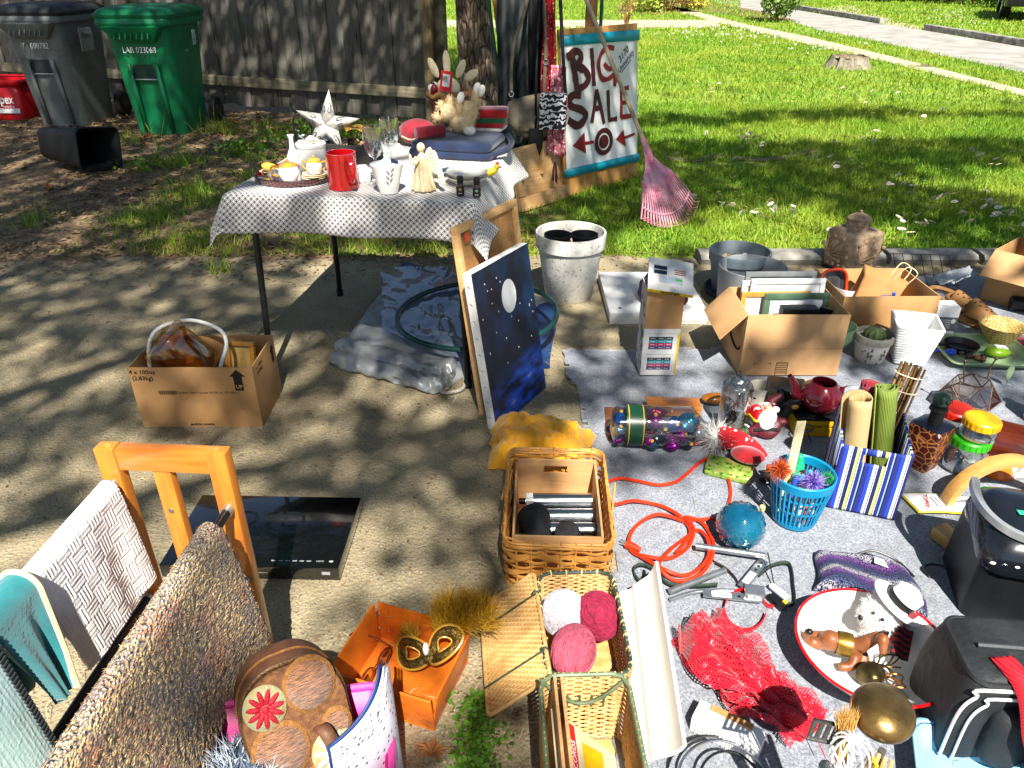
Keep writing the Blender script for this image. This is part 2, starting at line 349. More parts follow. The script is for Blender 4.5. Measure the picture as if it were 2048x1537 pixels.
# green ground cover at the edge of the slab
M_CLOVER = leafmat('clover', '#3f6a12', '#74a62c', '#568a1a')
def leaves(name, P, L, m, label, cat, up=.6, parent=None, kind='stuff'):
    n = len(P); N = rng.normal(size=(n, 3)); N[:, 2] = np.abs(N[:, 2])*.6+up; N /= np.linalg.norm(N, axis=1)[:, None]
    t = np.cross(N, rng.normal(size=(n, 3))); t /= np.linalg.norm(t, axis=1)[:, None]; s_ = np.cross(N, t); L = L*rng.uniform(.6, 1.3, n)[:, None]
    V = np.stack([P-t*L/2, P-s_*L*.36+N*L*.08, P+t*L/2, P+s_*L*.36+N*L*.08], 1).reshape(-1, 3); b = np.arange(n)[:, None]*4
    return tris(name, m, V, b+np.array([0, 1, 2, 3]), parent=parent, label=label, cat=cat, kind=kind)
q = []
for i in range(900):
    u, v = rng.normal(950, 24), rng.uniform(1395, 1620); g = G(u, v); q.append((g.x, g.y, rng.uniform(.004, .03)))
leaves('ground_cover', np.array(q), .014, M_CLOVER, 'low bright green weeds growing at the edge of the slab', 'weeds')
q = []
for cx, cy, n, r_ in [(-2.28, 6.5, 150, .3), (-1.85, 6.9, 200, .35), (-1.1, 6.6, 80, .25), (-2.9, 6.0, 60, .2)]:
    a = rng.normal(size=(n, 3))*r_*.5; a[:, 2] = np.abs(a[:, 2])*.45+.01; q.append(a+(cx, cy, 0))
leaves('border_weeds', np.concatenate(q), .05, M_CLOVER, 'leafy green weeds in the dirt in front of the fence', 'weeds', up=.4)

# ---- daisies
M_PETAL = mat('daisy_petal', '#f4f1f0', '#e6d9de', s=60, r=.7, bump=0); M_EYE = mat('daisy_eye', '#e3b312', r=.8, bump=0); M_STALK = mat('stalk', '#5f8522', r=.8, bump=0)
pb = B(); n = 11
for k in range(n):
    a = 2*PI*k/n; pb.add([(math.cos(a+d)*r_, math.sin(a+d)*r_, z) for d, r_, z in ((-.1, .003, 0), (-.22, .011, .0015), (0, .0135, .0005), (.22, .011, .0015), (.1, .003, 0))], [(0, 1, 2, 3, 4)])
ME_P = pb.mesh('petals'); ME_P.materials.append(M_PETAL)
ME_E = B().lathe([(.0045, 0), (.004, .002), (.0005, .003)], 8).mesh('flower_eye'); ME_E.materials.append(M_EYE)
ME_S = B().tube([(0, 0, -.06), (.004, 0, -.03), (0, 0, 0)], .0012, 4).mesh('stem'); ME_S.materials.append(M_STALK)
def daisy(x, y, k):
    e = thing('daisy', 'small white daisy with yellow eye growing in the sunny lawn', 'daisy', (x, y, .074+rng.uniform(-.01, .016)), rng.uniform(0, 360), 'white daisies in the lawn')
    e.rotation_euler = (rng.normal()*.35-.45, rng.normal()*.35, rng.uniform(-1, 1)); e.scale = (k, k, k)
    for nm, me in (('petals', ME_P), ('flower_eye', ME_E), ('stem', ME_S)):
        o = bpy.data.objects.new(nm, me); COL.objects.link(o); o.parent = e
    e.children[2].rotation_euler = (-e.rotation_euler.x, -e.rotation_euler.y, 0)
cl = [(1500, 290, 45, 14, 26), (1700, 300, 45, 16, 12), (1600, 335, 110, 14, 12), (1450, 410, 60, 22, 16), (1530, 440, 70, 25, 22), (1690, 355, 40, 14, 10), (1780, 390, 80, 25, 16), (1900, 430, 80, 25, 20), (1840, 250, 60, 10, 8), (1720, 195, 70, 14, 14), (1360, 345, 60, 60, 4), (1960, 340, 60, 14, 9), (2000, 450, 40, 20, 14), (1420, 190, 40, 20, 8), (1560, 170, 90, 14, 8), (1820, 480, 90, 20, 14)]
ds = []
for cu, cv, su, sv, n in cl:
    for _ in range(n): ds.append((rng.normal(cu, su*.6), rng.normal(cv, sv*.7)))
for u, v in ds:
    g = G(u, min(v, 515))
    if g.x > .75 and g.y > 4.15: daisy(g.x, g.y, rng.uniform(1.4, 2.1))
q = []
for _ in range(520):
    u, v = rng.choice([(1400, 72), (1500, 75), (1580, 82), (1450, 60), (1650, 100), (1900, 32), (1960, 40)]); g = G(rng.normal(u, 50), max(25, rng.normal(v, 9))); q.append((g.x, g.y, .07))
q = np.array(q); q = q[~on_paving(q)]; leaves('far_daisies', q, .034, M_PETAL, 'drifts of tiny white daisies in the far lawn', 'daisies', up=1.2)
M_DAND = mat('dandelion_yellow', '#f2c211', r=.8, bump=0)
e = thing('dandelion', 'single yellow dandelion flower in the shaded dirt border', 'flower', G(188, 468))
B().tube([(0, 0, 0), (.005, 0, .03), (0, 0, .06)], .0018, 5).build('stem', M_STALK, e)
b = B()
for k in range(26):
    a = k*2.4; t = .2+.8*(k % 7)/7; b.add([(0, 0, .058), (math.cos(a)*.017*t, math.sin(a)*.017*t, .066-.006*t), (math.cos(a+.35)*.017*t, math.sin(a+.35)*.017*t, .066-.006*t)], [(0, 1, 2)])
b.build('flower_head', M_DAND, e)

# ---- exposed root and stump
M_BARK = wood('grey_bark', '#5a4c3a', '#94846a', s=5, axis=0, r=.95, bump=1, stretch=5)
pts = [(1330, 316), (1390, 322), (1440, 312), (1490, 318), (1545, 318), (1590, 310), (1620, 304), (1650, 302)]
o = B().tube(catmull([G(u, v)+Vector((0, 0, .005)) for u, v in pts], 5), [.05+.03*math.sin(i*.9)*(i < 14) for i in range(8*5-4)], 9).build('tree_root', M_BARK)
tag(o, 'pale weathered tree root surfacing in the lawn behind the rake', 'root'); o.scale.z = .22
g = G(1693, 135); e = thing('tree_stump', 'low weathered grey tree stump in the sunny lawn', 'stump', (g.x, g.y, 0))
b = B(); secs = []
for r_, z in ((.36, -.02), (.30, .06), (.27, .13), (.26, .17)): secs.append([(r_*(1+.16*fbm(math.cos(a)*2, math.sin(a)*2, 1.5))*math.cos(a), r_*(1+.16*fbm(math.cos(a)*2, math.sin(a)*2, 1.5))*math.sin(a), z+(.03*fbm(math.cos(a)*3, math.sin(a)*3, 2, 2, 3) if z > .15 else 0)) for a in np.linspace(0, 2*PI, 32, endpoint=False)])
b.loft(secs, (0, 0)).build('bark', wood('stump_bark', '#4a4237', '#9d9383', s=5, axis=2, r=.95, bump=1, stretch=4), e)
B().lathe([(.27, .15), (.2, .135), (.1, .145), (.01, .13)], 24).build('cut_face', mat('rotten_wood', '#8b7a60', '#4d4234', s=14, r=.95, bump=.8), e)

# ---- fence
M_FENCE = wood('weathered_board', '#57544d', '#8d897e', s=5, axis=2, r=.95, bump=.8, stretch=22, knots=True, tint=.9)
M_RAIL = wood('weathered_rail', '#6b6451', '#9c9278', s=3, axis=0, r=.95, bump=.5, stretch=12)
A0, A1 = Vector((-12, 12.08, 0)), Vector((-.83, 7.82, 0)); dF = (A1-A0); LF = dF.length; aF = math.atan2(dF.y, dF.x)
fe = thing('board_fence', 'weathered grey vertical board fence with a low rail behind the bins', 'fence', A0); fe.rotation_euler.z = aF
bw = .178; nb = int(LF/bw)
ME_BD = B().box((0, 0, 0), (bw+.008, .02, 1.84)).mesh('board', bevel=.004)
ME_BD.materials.append(M_FENCE)
for i in range(nb):
    o = bpy.data.objects.new('board', ME_BD); COL.objects.link(o); o.parent = fe; o.location = (LF-(i+.5)*bw, (i % 2)*.0215+rng.normal()*.0004, .97+rng.normal()*.008); o.rotation_euler = (0, rng.normal()*.004, PI*(i % 2))
B().box((LF/2, -.032, .30), (LF, .04, .10)).build('rail', M_RAIL, fe, bevel=.006)
B().box((LF/2, .05, 1.5), (LF, .04, .09)).build('rail', M_RAIL, fe, bevel=.006)
M_POST = wood('post_wood', '#6a5a3e', '#8f7d59', s=4, axis=2, r=.9, bump=.4)
B().box((LF+.055, -.01, 1.0), (.10, .10, 2.0)).build('post', M_POST, fe, bevel=.006)
B().box((LF+.165, .02, .95), (.09, .09, 1.9)).build('post', mat('dark_post', '#3d372c', '#55503f', s=8, r=.95), fe, bevel=.006)

# ---- the pine trunk in view, with its crown above
def f_bark(nd, tc):
    o = nd('Mapping', Vector=tc.outputs['Object'], Scale=(1, 1, .28)).outputs[0]
    v = nd('TexVoronoi', Vector=o, Scale=26, feature='DISTANCE_TO_EDGE').outputs[0]; n = nd('TexNoise', Vector=o, Scale=40, Detail=6).outputs[0]
    c = mixc(nd, ramp(nd, n, .3, .7), C('#4b3a2c'), C('#8d7a66')); return mixc(nd, ramp(nd, v, .12, .0), c, C('#1d1610')), v
M_PBARK = cmat('pine_bark', f_bark, .95, bstr=1.0, bdist=.05)
tr = thing('pine_tree', 'old pine tree with thick furrowed bark at the fence end', 'tree', (-.27, 7.1, 0))
secs = []
for z in np.linspace(-.05, 9, 60):
    r_ = .165+.10*math.exp(-z*5)-.012*z; secs.append([((r_+.022*noise.noise(Vector((math.cos(a)*5, math.sin(a)*5, z*1.3)))+.012*noise.noise(Vector((math.cos(a)*11, math.sin(a)*11, z*4))))*math.cos(a)-.055*z, (r_+.02*noise.noise(Vector((math.cos(a)*5, math.sin(a)*5, z*1.3))))*math.sin(a), z) for a in np.linspace(0, 2*PI, 40, endpoint=False)])
B().loft(secs).build('trunk', M_PBARK, tr)
M_LEAF = leafmat('tree_leaf', '#2f5a18', '#5e8a2a', '#47701e')
cr = []; br = B()
for k in range(46):
    z = rng.uniform(3.8, 9.5); a = rng.uniform(0, 2*PI); L = (10.5-z)*.33+.4; d = np.array([math.cos(a), math.sin(a), .12]); p0 = np.array([-.055*z, 0, z])
    br.tube([p0, p0+d*L*.5, p0+d*L+np.array([0, 0, -.1])], [.04, .028, .01], 5)
    for t in rng.uniform(.25, 1, 12): cr.append(p0+d*L*t+rng.normal(size=(16, 3))*.13)
br.build('limbs', M_PBARK, tr); leaves('crown', np.concatenate(cr), .1, M_LEAF, None, None, up=.2, parent=tr, kind=None)

# ---- the broad trees behind the photographer that dapple the yard: foliage hangs where the yard is shaded
def cover(x, y):
    u, w_ = x*math.cos(.6)+y*math.sin(.6), -x*math.sin(.6)+y*math.cos(.6)
    n = .5+.5*fbm(u*.85, w_*1.2, 2.0, 3)+.42*noise.noise(Vector((u*4.6, w_*6.4, 3)))
    if y > 4.1 and x > .2: n = .5+.6*fbm(x*.34, y*1.15, 1.0, 3, 4)+.25*noise.noise(Vector((x*3, y*5, 3)))
    if y > 9.2: b = .10 if x > -.5 else .86
    elif y > 4.1:
        b = .8 if x < -.2 else (.64 if x < 1.2 else .58)
        if y > 7.4 and x > 0: b = .42
    elif x < .12: b = (.36 if y > 3.15 and x > -1.1 else .67 if y > 2.1 else .63) if y > 1.72 else (.52 if x > -.62 else .2)
    elif y > 1.95: b = .5
    else: b = .2
    return n < b
cl = {0: [], 1: []}
for gx in np.arange(-7.5, 6.5, .1):
    for gy in np.arange(.3, 13, .1):
        x, y = gx+rng.uniform(-.05, .05), gy+rng.uniform(-.05, .05)
        if not cover(x, y): continue
        z = 7.2+1.6*fbm(x, y, .35, 2, 9)+rng.uniform(-.5, .5); k = z/SUN.z
        cl[0 if x < .9 else 1].append((x+SUN.x*k, y+SUN.y*k, z))
for i, base in ((0, (-4.2, -4.6)), (1, (4.8, -3.6))):
    P_ = np.array(cl[i]); t = thing('shade_tree', ['broad leafy shade tree standing behind the viewer on the fence side', 'broad leafy shade tree standing behind the viewer on the lawn side'][i], 'tree', (0, 0, 0))
    b = B(); bz = Vector((*base, 0)); top = bz+Vector((.3, .5, 4.6)); b.tube([bz, bz+Vector((.1, .1, 2)), top], [.3, .24, .2], 12); b.build('trunk', M_PBARK, t)
    b = B()
    for k in rng.choice(len(P_), 16, replace=False):
        e_ = Vector(P_[k]); m_ = (top+e_)/2+Vector((0, 0, .5)); b.tube(catmull([top, m_, e_], 4), [.09-.009*j for j in range(9)], 5)
    b.build('limbs', M_PBARK, t)
    Q = (P_[:, None, :]+rng.normal(size=(len(P_), 15, 3))*.05).reshape(-1, 3); leaves('crown', Q, .08, M_LEAF, None, None, up=.5, parent=t, kind=None)
# ================================================================== bins, basket, fence-side things
M_BLK = mat('black_plastic', '#15161a', '#0d0e10', s=30, r=.4, bump=.1); M_WHITEINK = mat('white_ink', '#e9e9e6', r=.7, bump=0); M_BLACKINK = mat('black_ink', '#17140f', r=.8, bump=0)
def sect(w, d, r, z, n=4, dx=0, dy=0): return [(x+dx, y+dy, z) for x, y in rrect(w, d, r, n)]
def wheelie(name, label, loc, rz, m, mlid, digits, tagtext=None):
    e = thing(name, label, 'bin', loc, rz)
    B().loft([sect(.46, .54, .06, 0), sect(.50, .58, .07, .25), sect(.54, .63, .07, .55), sect(.58, .70, .07, .88), sect(.60, .74, .07, .98)], (1, 1)).build('body', m, e)
    B().loft([sect(.66, .80, .06, .93, dy=-.01), sect(.67, .82, .06, .955, dy=-.01), sect(.66, .80, .06, .99, dy=-.01)], (1, 1)).build('rim', m, e, bevel=.006)
    l = B().loft([sect(.68, .82, .07, .99), sect(.69, .84, .07, 1.02), sect(.64, .78, .1, 1.06), sect(.5, .6, .15, 1.085)], (1, 1)).build('lid', mlid, e)
    B().tube([(-.2, .42, 1.0), (-.2, .48, .97), (.2, .48, .97), (.2, .42, 1.0)], .015, 8).build('handle', mlid, l)
    # front scoop with ribs
    b = B(); t0, t1 = -.385, -.46
    b.add([(-.28, t0, .94), (.28, t0, .94), (.17, t0+.02, .80), (-.17, t0+.02, .80), (-.27, t1, .93), (.27, t1, .93), (.17, t0, .805), (-.17, t0, .805)], [(4, 5, 6, 7), (0, 4, 7, 3), (1, 2, 6, 5), (0, 1, 5, 4), (3, 7, 6, 2)])
    sc = b.build('front_scoop', m, e, bevel=.008)
    for k in range(7): B().box((-.15+.05*k, -.425, .868), (.009, .02, .09), (R(-28), 0, 0)).build('rib', m, sc)
    # recessed hand hold and grab bar
    fy = lambda z: -(.27+.10*z)
    for x in (-.125, .125): B().add([(x-.02, fy(.62)-.004, .62), (x+.02, fy(.62)-.014, .62), (x+.02, fy(.02)-.006, .02), (x-.02, fy(.02)-.004, .02)], [(0, 1, 2, 3)]).build('panel_edge', m, e, solid=.02)
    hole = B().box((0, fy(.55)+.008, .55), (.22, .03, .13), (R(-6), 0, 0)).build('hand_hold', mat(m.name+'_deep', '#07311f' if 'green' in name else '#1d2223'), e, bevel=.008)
    B().cyl((-.1, fy(.49)-.012, .49), (.1, fy(.49)-.012, .49), .009, 10).build('grab_bar', mat('galvanised', '#b8bcbc', r=.35, metal=.8, bump=.1), e)
    for x in (-.25, .25):
        w = B().lathe([(.02, -.03), (.115, -.03), (.125, -.02), (.125, .02), (.115, .03), (.02, .03)], 24, cap=(1, 1)).build('wheel', mat('tyre', '#111214', r=.85, bump=.4, s=60), e, loc=(x*1.22, .33, .125), rot=(0, PI/2, 0))
        B().lathe([(.06, -.035), (.06, .035)], 12, cap=(1, 1)).build('hub', M_BLK, w)
    text(digits, .072, M_WHITEINK, e, (.0, fy(.74)-.006, .735), (R(90-5.6), 0, 0), sx=.85)
    return e
M_GREEN = mat('green_plastic', '#0f7a4c', '#0a6b40', s=5, r=.42, bump=.25, bs=120, dirt='#0d5c39', ds=3); M_GREY = mat('grey_plastic', '#727876', '#656b69', s=5, r=.5, bump=.25, bs=120, dirt='#5b605c', ds=3)
gb = wheelie('green_cart', 'green wheeled waste cart with white digits in front of the fence', (-3.30, 7.62, 0), -3, M_GREEN, mat('green_lid', '#0d6b42', r=.4, bump=.2), 'LAR 023068')
kb_ = wheelie('grey_cart', 'grey wheeled waste cart with white digits next to the green cart', (-4.42, 8.0, 0), -6, M_GREY, mat('dark_lid', '#2b2e30', r=.5, bump=.2), 'Y   000782')
st = B().box((.31, -.1, .80), (.004, .2, .2)).build('sticker', mat('grey_label', '#9aa09d', r=.6), kb_, rot=(0, R(4), 0)); text('Apex', .07, mat('dark_grey_ink', '#4c5250', bump=0), st, (.314, -.1, .84), (PI/2, 0, PI/2))
st = B().box((.345, -.12, .86), (.004, .06, .12)).build('sticker', mat('torn_label', '#b9c3c0', '#6f8a7d', s=40, r=.7), gb, rot=(0, R(5), 0)); text('8 0 0', .035, mat('faint_ink', '#5f8f78', bump=0), gb, (.318, -.1, .71), (PI/2, R(0), PI/2))
# red tub
M_RED = mat('red_plastic', '#c9101c', '#b20d18', s=5, r=.4, bump=.2)
e = thing('recycling_tub', 'open red plastic recycling tub partly behind the grey cart', 'tub', (-5.22, 8.25, 0), -4)
B().loft([sect(.46, .36, .06, 0), sect(.56, .44, .07, .36)], (1, 0)).build('body', M_RED, e, solid=.006)
B().loft([sect(.60, .48, .07, .345), sect(.61, .49, .07, .37), sect(.58, .46, .07, .385), sect(.54, .42, .07, .37)], (0, 0)).build('rim', M_RED, e)
text('Apex', .12, M_WHITEINK, e, (.08, -.213, .20), (R(83), 0, 0), bold=.002, sx=.8); B().box((.1, -.197, .09), (.22, .003, .045), (R(-7), 0, 0)).build('label_strip', M_WHITEINK, e); text('Recycling', .034, M_WHITEINK, e, (.11, -.207, .135), (R(83), 0, 0))
# tipped black waste basket
e = thing('waste_basket', 'black plastic waste basket tipped on its side in the dirt', 'waste basket', G(158, 340)+Vector((0, .06, .02)), rot=(R(-8), 0, R(-27)))
b = B(); lo = [[(x, y*1+zz*0, zz+.15) for y, zz in rrect(d, h, .05, 5)] for x, d, h in ((-.30, .25, .22), (-.295, .26, .23), (.20, .33, .29), (.215, .335, .295), (.23, .37, .325), (.232, .36, .315), (.19, .30, .265), (-.27, .235, .2))]
b.loft(lo, (1, 1)).build('body', mat('black_bin', '#0d0e10', r=.55, bump=.1), e, ang=50)
B().tube([(.235, y, z+.15) for y, z in rrect(.36, .315, .05, 6)], .008, 6, closed=True).build('rolled_rim', M_BLK, e)
# big dead leaves on the dirt
ml = mat('maple_leaf', '#a06a3c', '#c08a55', s=30, r=.8, bump=.3)
for i, (u, v, k, lb) in enumerate([(290, 278, 1, 'large brown maple leaf at the foot of the green cart'), (190, 300, .6, 'curled brown leaf lying behind the tipped waste basket'), (95, 378, .6, 'dry brown leaf lying beside the tipped waste basket'), (468, 247, .7, 'dry tan leaf lying near the fence rail'), (865, 1515, .55, 'dry brown leaf on the slab by the orange box')]):
    pts = []
    for j in range(20): a = 2*PI*j/20; rr = (.085 if j % 4 == 0 else (.035 if j % 2 else .06))*k; pts.append((rr*math.cos(a), rr*math.sin(a)))
    o = B().add([(x, y, .012+.02*k*math.sin(x*40)*math.cos(y*30)+.02*k) for x, y in pts]+[(0, 0, .006)], [(j, (j+1) % 20, 20) for j in range(20)]).build('fallen_leaf', ml, None, loc=G(u, v), rot=(.2, -.15, i)); tag(o, lb, 'leaf')

# ---- garment stand, clothes and bags
M_STAND = wood('stained_post', '#7a5230', '#a3744a', s=4, axis=2, r=.7, bump=.3); M_TEAL = mat('teal_metal', '#1f5a55', '#184943', s=20, r=.5)
e = thing('garment_stand', 'wooden garment stand with teal metal edging beside the pine trunk', 'stand', (0, 5.55, 0))
B().tube([(.05, 0, 0), (-.2, .04, 1.95)], .035, 4).build('post', M_STAND, e, bevel=.005)
B().tube([(.0, -.02, 0), (-.25, .02, 1.95)], .012, 6).build('edge_strip', M_TEAL, e)
B().box((.535, .08, .98), (.075, .06, 1.96)).build('post', M_STAND, e, bevel=.006)
B().cyl((.60, .06, 0), (.60, .06, 1.96), .012, 8).build('edge_strip', M_TEAL, e)
B().box((.17, .04, 1.94), (.95, .05, .06)).build('top_rail', M_STAND, e, bevel=.006)
def hang(name, label, cat, x0, x1, z0, z1, y, m, folds=3, amp=.03, flare=0, thick=.004, group=None):
    cx = (x0+x1)/2; w = x1-x0
    e = thing(name, label, cat, (cx, y, z0), group=group)
    def fn(u, v):
        k = 1+flare*(1-v); return (w*(u-.5)*k+.006*math.sin(v*9+u*3), amp*math.sin(u*folds*2*PI+v*1.3)*(1-.4*v)+.01*math.sin(v*7), (z1-z0)*v+.012*math.sin(u*7)*(1-v))
    o = B().sheet(28, 24, fn, uv=(w, z1-z0)).build('cloth', m, e, solid=thick, ang=80); return e
M_COAT = mat('dark_teal_cloth', '#17282c', '#0f1c20', s=20, r=.9, sheen=.3, bump=.3)
hang('coat', 'long dark teal coat hanging on the garment stand', 'coat', -.08, .22, .26, 1.86, 5.45, M_COAT, 3, .05, .15)
hang('coat', 'black garment hanging between the teal coat and the red apron', 'coat', .12, .27, .34, 1.86, 5.36, mat('black_cloth', '#14161a', '#0c0d10', r=.9, bump=.3), 2, .04)
def f_spots(base, spot, sc, th=.35, third=None):
    def f(nd, tc):
        v = nd('TexVoronoi', Vector=tc.outputs['Object'], Scale=sc); c = mixc(nd, ramp(nd, v.outputs[0], th, th-.06), C(base), C(spot))
        if third: n = nd('TexNoise', Vector=tc.outputs['Object'], Scale=sc*.7, Detail=3).outputs[0]; c = mixc(nd, ramp(nd, n, .52, .58), c, C(third))
        return c
    return f
e = hang('apron', 'red print apron hanging on the garment stand behind the damask pouch', 'apron', .2, .275, .33, 1.28, 5.20, cmat('red_print', f_spots('#a30f1f', '#e9d9cf', 55, .25, '#6d0a16'), .85), 2, .02, .3)
B().ribbon(catmull([(-.02, -.02, .95), (-.03, -.02, 1.25), (0, 0, 1.58)], 4), .02, (0, 1, 0)).build('neck_strap', mat('checker_ribbon', '#d9d6d2', '#17161a', s=90, r=.8, lo=.48, hi=.52, detail=0), e, solid=.002)
hang('apron', 'pink floral apron hanging beside the sign board', 'apron', .245, .35, .30, .86, 5.12, cmat('pink_print', f_spots('#c66f7d', '#f0d5d2', 48, .4, '#8d3346'), .85), 2, .015, .25)
def f_damask(nd, tc):
    o = tc.outputs['Object']; w = nd('TexWave', Vector=o, Scale=9, Distortion=9, Detail=2, Detail_Scale=3, wave_type='RINGS').outputs[0]
    return mixc(nd, ramp(nd, w, .62, .7), C('#10131f'), C('#e6e7ea'))
e = thing('shoulder_pouch', 'small navy and white damask shoulder pouch in front of the aprons', 'pouch', (.262, 5.07, .48))
B().loft([sect(.17, .03, .012, 0), sect(.175, .045, .015, .06), sect(.17, .035, .012, .22)]).build('body', cmat('damask', f_damask, .8), e)
B().box((0, -.026, .165), (.172, .012, .11)).build('flap', MATS['damask'], e, bevel=.005)
B().ribbon(catmull([(.08, 0, .21), (.05, .0, .5), (.02, .05, .85), (-.05, .2, 1.35)], 5), .022, (0, 1, .2)).build('strap', M_BLK, e, solid=.003)
M_TAUPE = mat('taupe_leather', '#7d725f', '#655b4b', s=18, r=.5, bump=.4)
e = thing('handbag', 'slouchy taupe leather handbag hanging from the garment stand', 'handbag', (.105, 5.18, .40)); e.scale = (1.1, 1.1, 1.1)
b = B(); secs = []
for z, w, d, dx in ((0, .10, .05, .04), (.02, .18, .09, .03), (.09, .25, .12, .01), (.17, .25, .11, 0), (.23, .22, .07, 0), (.255, .16, .03, .05)): secs.append([(x*(1+.06*math.sin(8*y+9*z))+dx, y+.008*math.sin(x*40+z*30), z+.02*x/.1*(z > .2)) for x, y in rrect(w, d, min(w, d)*.45, 5)])
b.loft(secs).build('body', M_TAUPE, e)
B().box((0, -.062, .10), (.10, .012, .09), (R(-6), 0, 0)).build('pocket', M_TAUPE, e, bevel=.006)
for pts in ([(-.1, 0, .24), (-.09, .02, .5), (.0, .08, .8), (.03, .2, 1.4)], [(.09, 0, .24), (.1, .0, .5), (.09, .05, .8), (.05, .2, 1.4)]): s_ = B().ribbon(catmull(pts, 5), .02, (0, 1, .1)).build('strap', M_TAUPE, e, solid=.004)
for x, z in ((-.1, .255), (.1, .43)): B().tube([(x+.014*math.cos(a), -.012, z+.014*math.sin(a)) for a in np.linspace(0, 6.28, 12, endpoint=False)], .003, 5, closed=True).build('ring', mat('silver', '#d8d8d8', r=.2, metal=1, bump=0), e)
e = thing('small_bag', 'small black nylon bag hanging below the taupe handbag', 'bag', (.155, 5.10, .30))
B().loft([sect(.08, .04, .018, 0), sect(.10, .055, .02, .06), sect(.09, .045, .018, .18)]).build('body', M_BLK, e); B().ribbon([(0, 0, .17), (.0, .05, .5), (.02, .2, 1.0)], .015, (0, 1, .1)).build('strap', M_BLK, e, solid=.002)
e = thing('bead_tassel', 'dark beaded tassel hanging below the pink apron', 'tassel', (.285, 5.04, .13))
for k in range(7): B().tube([(0, 0, .15), (.012*math.cos(k), .012*math.sin(k), .1), (.016*math.cos(k), .016*math.sin(k), .0+.008*k)], .004, 5).build('strand', mat('tassel_thread', '#2b2430', '#7c2c3e', s=80, r=.7), e)
# pale plywood panel leaning at the stand
M_PINE = wood('pale_pine', '#c08d55', '#dcb37d', s=5, axis=0, r=.6, bump=.15)
g = G(1040, 425); e = thing('leaning_plywood', 'pale plywood panel with raised edges leaning under the hanging clothes', 'panel', g, rot=(R(-12), 0, R(48)))
B().box((.25, .012, .2), (.50, .012, .40)).build('panel', M_PINE, e, bevel=.003)
B().box((.25, -.01, .045), (.50, .03, .09)).build('edge_board', M_PINE, e, bevel=.003); B().box((.03, -.01, .245), (.06, .028, .30)).build('edge_board', M_PINE, e, bevel=.003); B().box((.28, -.004, .3), (.012, .03, .2), (0, .2, 0)).build('batten', M_PINE, e)

# ---- the sale sign
g = G(1130, 395); e = thing('sale_sign', 'plywood board with a hand painted white BIG SALE paper taped on', 'sign', g, rot=(R(-6), 0, R(43)))
B().box((.40, .008, .53), (.80, .013, 1.06)).build('plywood', wood('plywood_face', '#9a6a35', '#d09a55', s=3, axis=2, r=.75, bump=.3, stretch=9), e, bevel=.002)
M_PAPER = mat('poster_paper', '#eeeeec', '#e4e4e2', s=4, r=.8, bump=.25, bs=9)
q = [(.024, .14), (.784, .13), (.79, 1.0), (.009, 1.005)]
pp = B().sheet(16, 24, lambda u, v: ((q[0][0]*(1-u)+q[1][0]*u)*(1-v)+(q[3][0]*(1-u)+q[2][0]*u)*v, -.003-.004*abs(math.sin(u*7+v*3)), (q[0][1]*(1-u)+q[1][1]*u)*(1-v)+(q[3][1]*(1-u)+q[2][1]*u)*v)).build('paper', M_PAPER, e, solid=.0006)
M_TAPE = mat('turquoise_tape', '#10a6bd', '#0e98ae', s=8, r=.45, bump=.15)
for (a, c, d, f) in (((-.004, 1.024), (.808, 1.018), (.808, .950), (-.002, .962)), ((-.006, .189), (.806, .180), (.806, .121), (-.004, .135))):
    B().add([(*x[:1], -.0115, x[1]) for x in (a, c, d, f)], [(3, 2, 1, 0)]).build('tape', M_TAPE, e, solid=.0008)
M_MAR = mat('maroon_paint', '#3f0911', '#560d17', s=30, r=.55, bump=.3); M_CRIM = mat('crimson_paint', '#9a0c17', '#7a0b14', s=30, r=.5, bump=.3)
PY = -.0105
def stroke(pts, w, m, name='painted_letter'):
    c = catmull([(x, PY-.0004*rng.random(), z) for x, z in pts], 6) if len(pts) > 2 else [Vector((x, PY-.0004*rng.random(), z)) for x, z in (pts[0], ((pts[0][0]+pts[1][0])/2+.003, (pts[0][1]+pts[1][1])/2), pts[1])]
    b = B(); b.ribbon(c, [w*(.85+.3*noise.noise(p*25)) for p in c], (0, 1, 0)); return b
for m, w, grp in ((M_MAR, .058, [[(.113, .895), (.132, .786), (.151, .687)], [(.063, .891), (.148, .923), (.197, .90), (.183, .86), (.134, .826)], [(.134, .826), (.225, .806), (.264, .75), (.227, .708), (.156, .689)]]),
    (M_MAR, .044, [[(.301, .932), (.31, .816), (.319, .694)]]),
    (M_CRIM, .040, [[(.534, .915), (.465, .925), (.398, .89), (.37, .82), (.399, .737), (.466, .726), (.525, .75)], [(.426, .829), (.472, .792), (.54, .782), (.535, .671)]]),
    (M_MAR, .062, [[(.187, .652), (.116, .658), (.066, .632), (.088, .59), (.185, .556), (.227, .517), (.196, .477), (.133, .461), (.051, .506)]]),
    (M_MAR, .038, [[(.286, .46), (.343, .669)], [(.343, .669), (.415, .438)], [(.304, .547), (.385, .55)]]),
    (M_MAR, .036, [[(.461, .655), (.466, .55), (.471, .456)], [(.46, .457), (.556, .455)]]),
    (M_CRIM, .034, [[(.602, .653), (.603, .459)], [(.602, .648), (.69, .65)], [(.604, .553), (.686, .555)], [(.599, .459), (.724, .455)]])):
    b = B()
    for s_ in grp: t_ = stroke(s_, w, m); b.add(t_.v, t_.f)
    b.build('painted_letter', m, e)
for tri, ln, w in (([(.086, .334), (.208, .408), (.219, .264)], [(.302, .331), (.187, .335)], .024), ([(.539, .315), (.626, .372), (.653, .25)], [(.624, .312), (.755, .325)], .02)):
    b = B(); b.add([(x, PY, z) for x, z in tri], [(0, 1, 2)]); t_ = stroke(ln, w, M_CRIM); b.add(t_.v, t_.f); b.build('painted_arrow', M_CRIM, e)
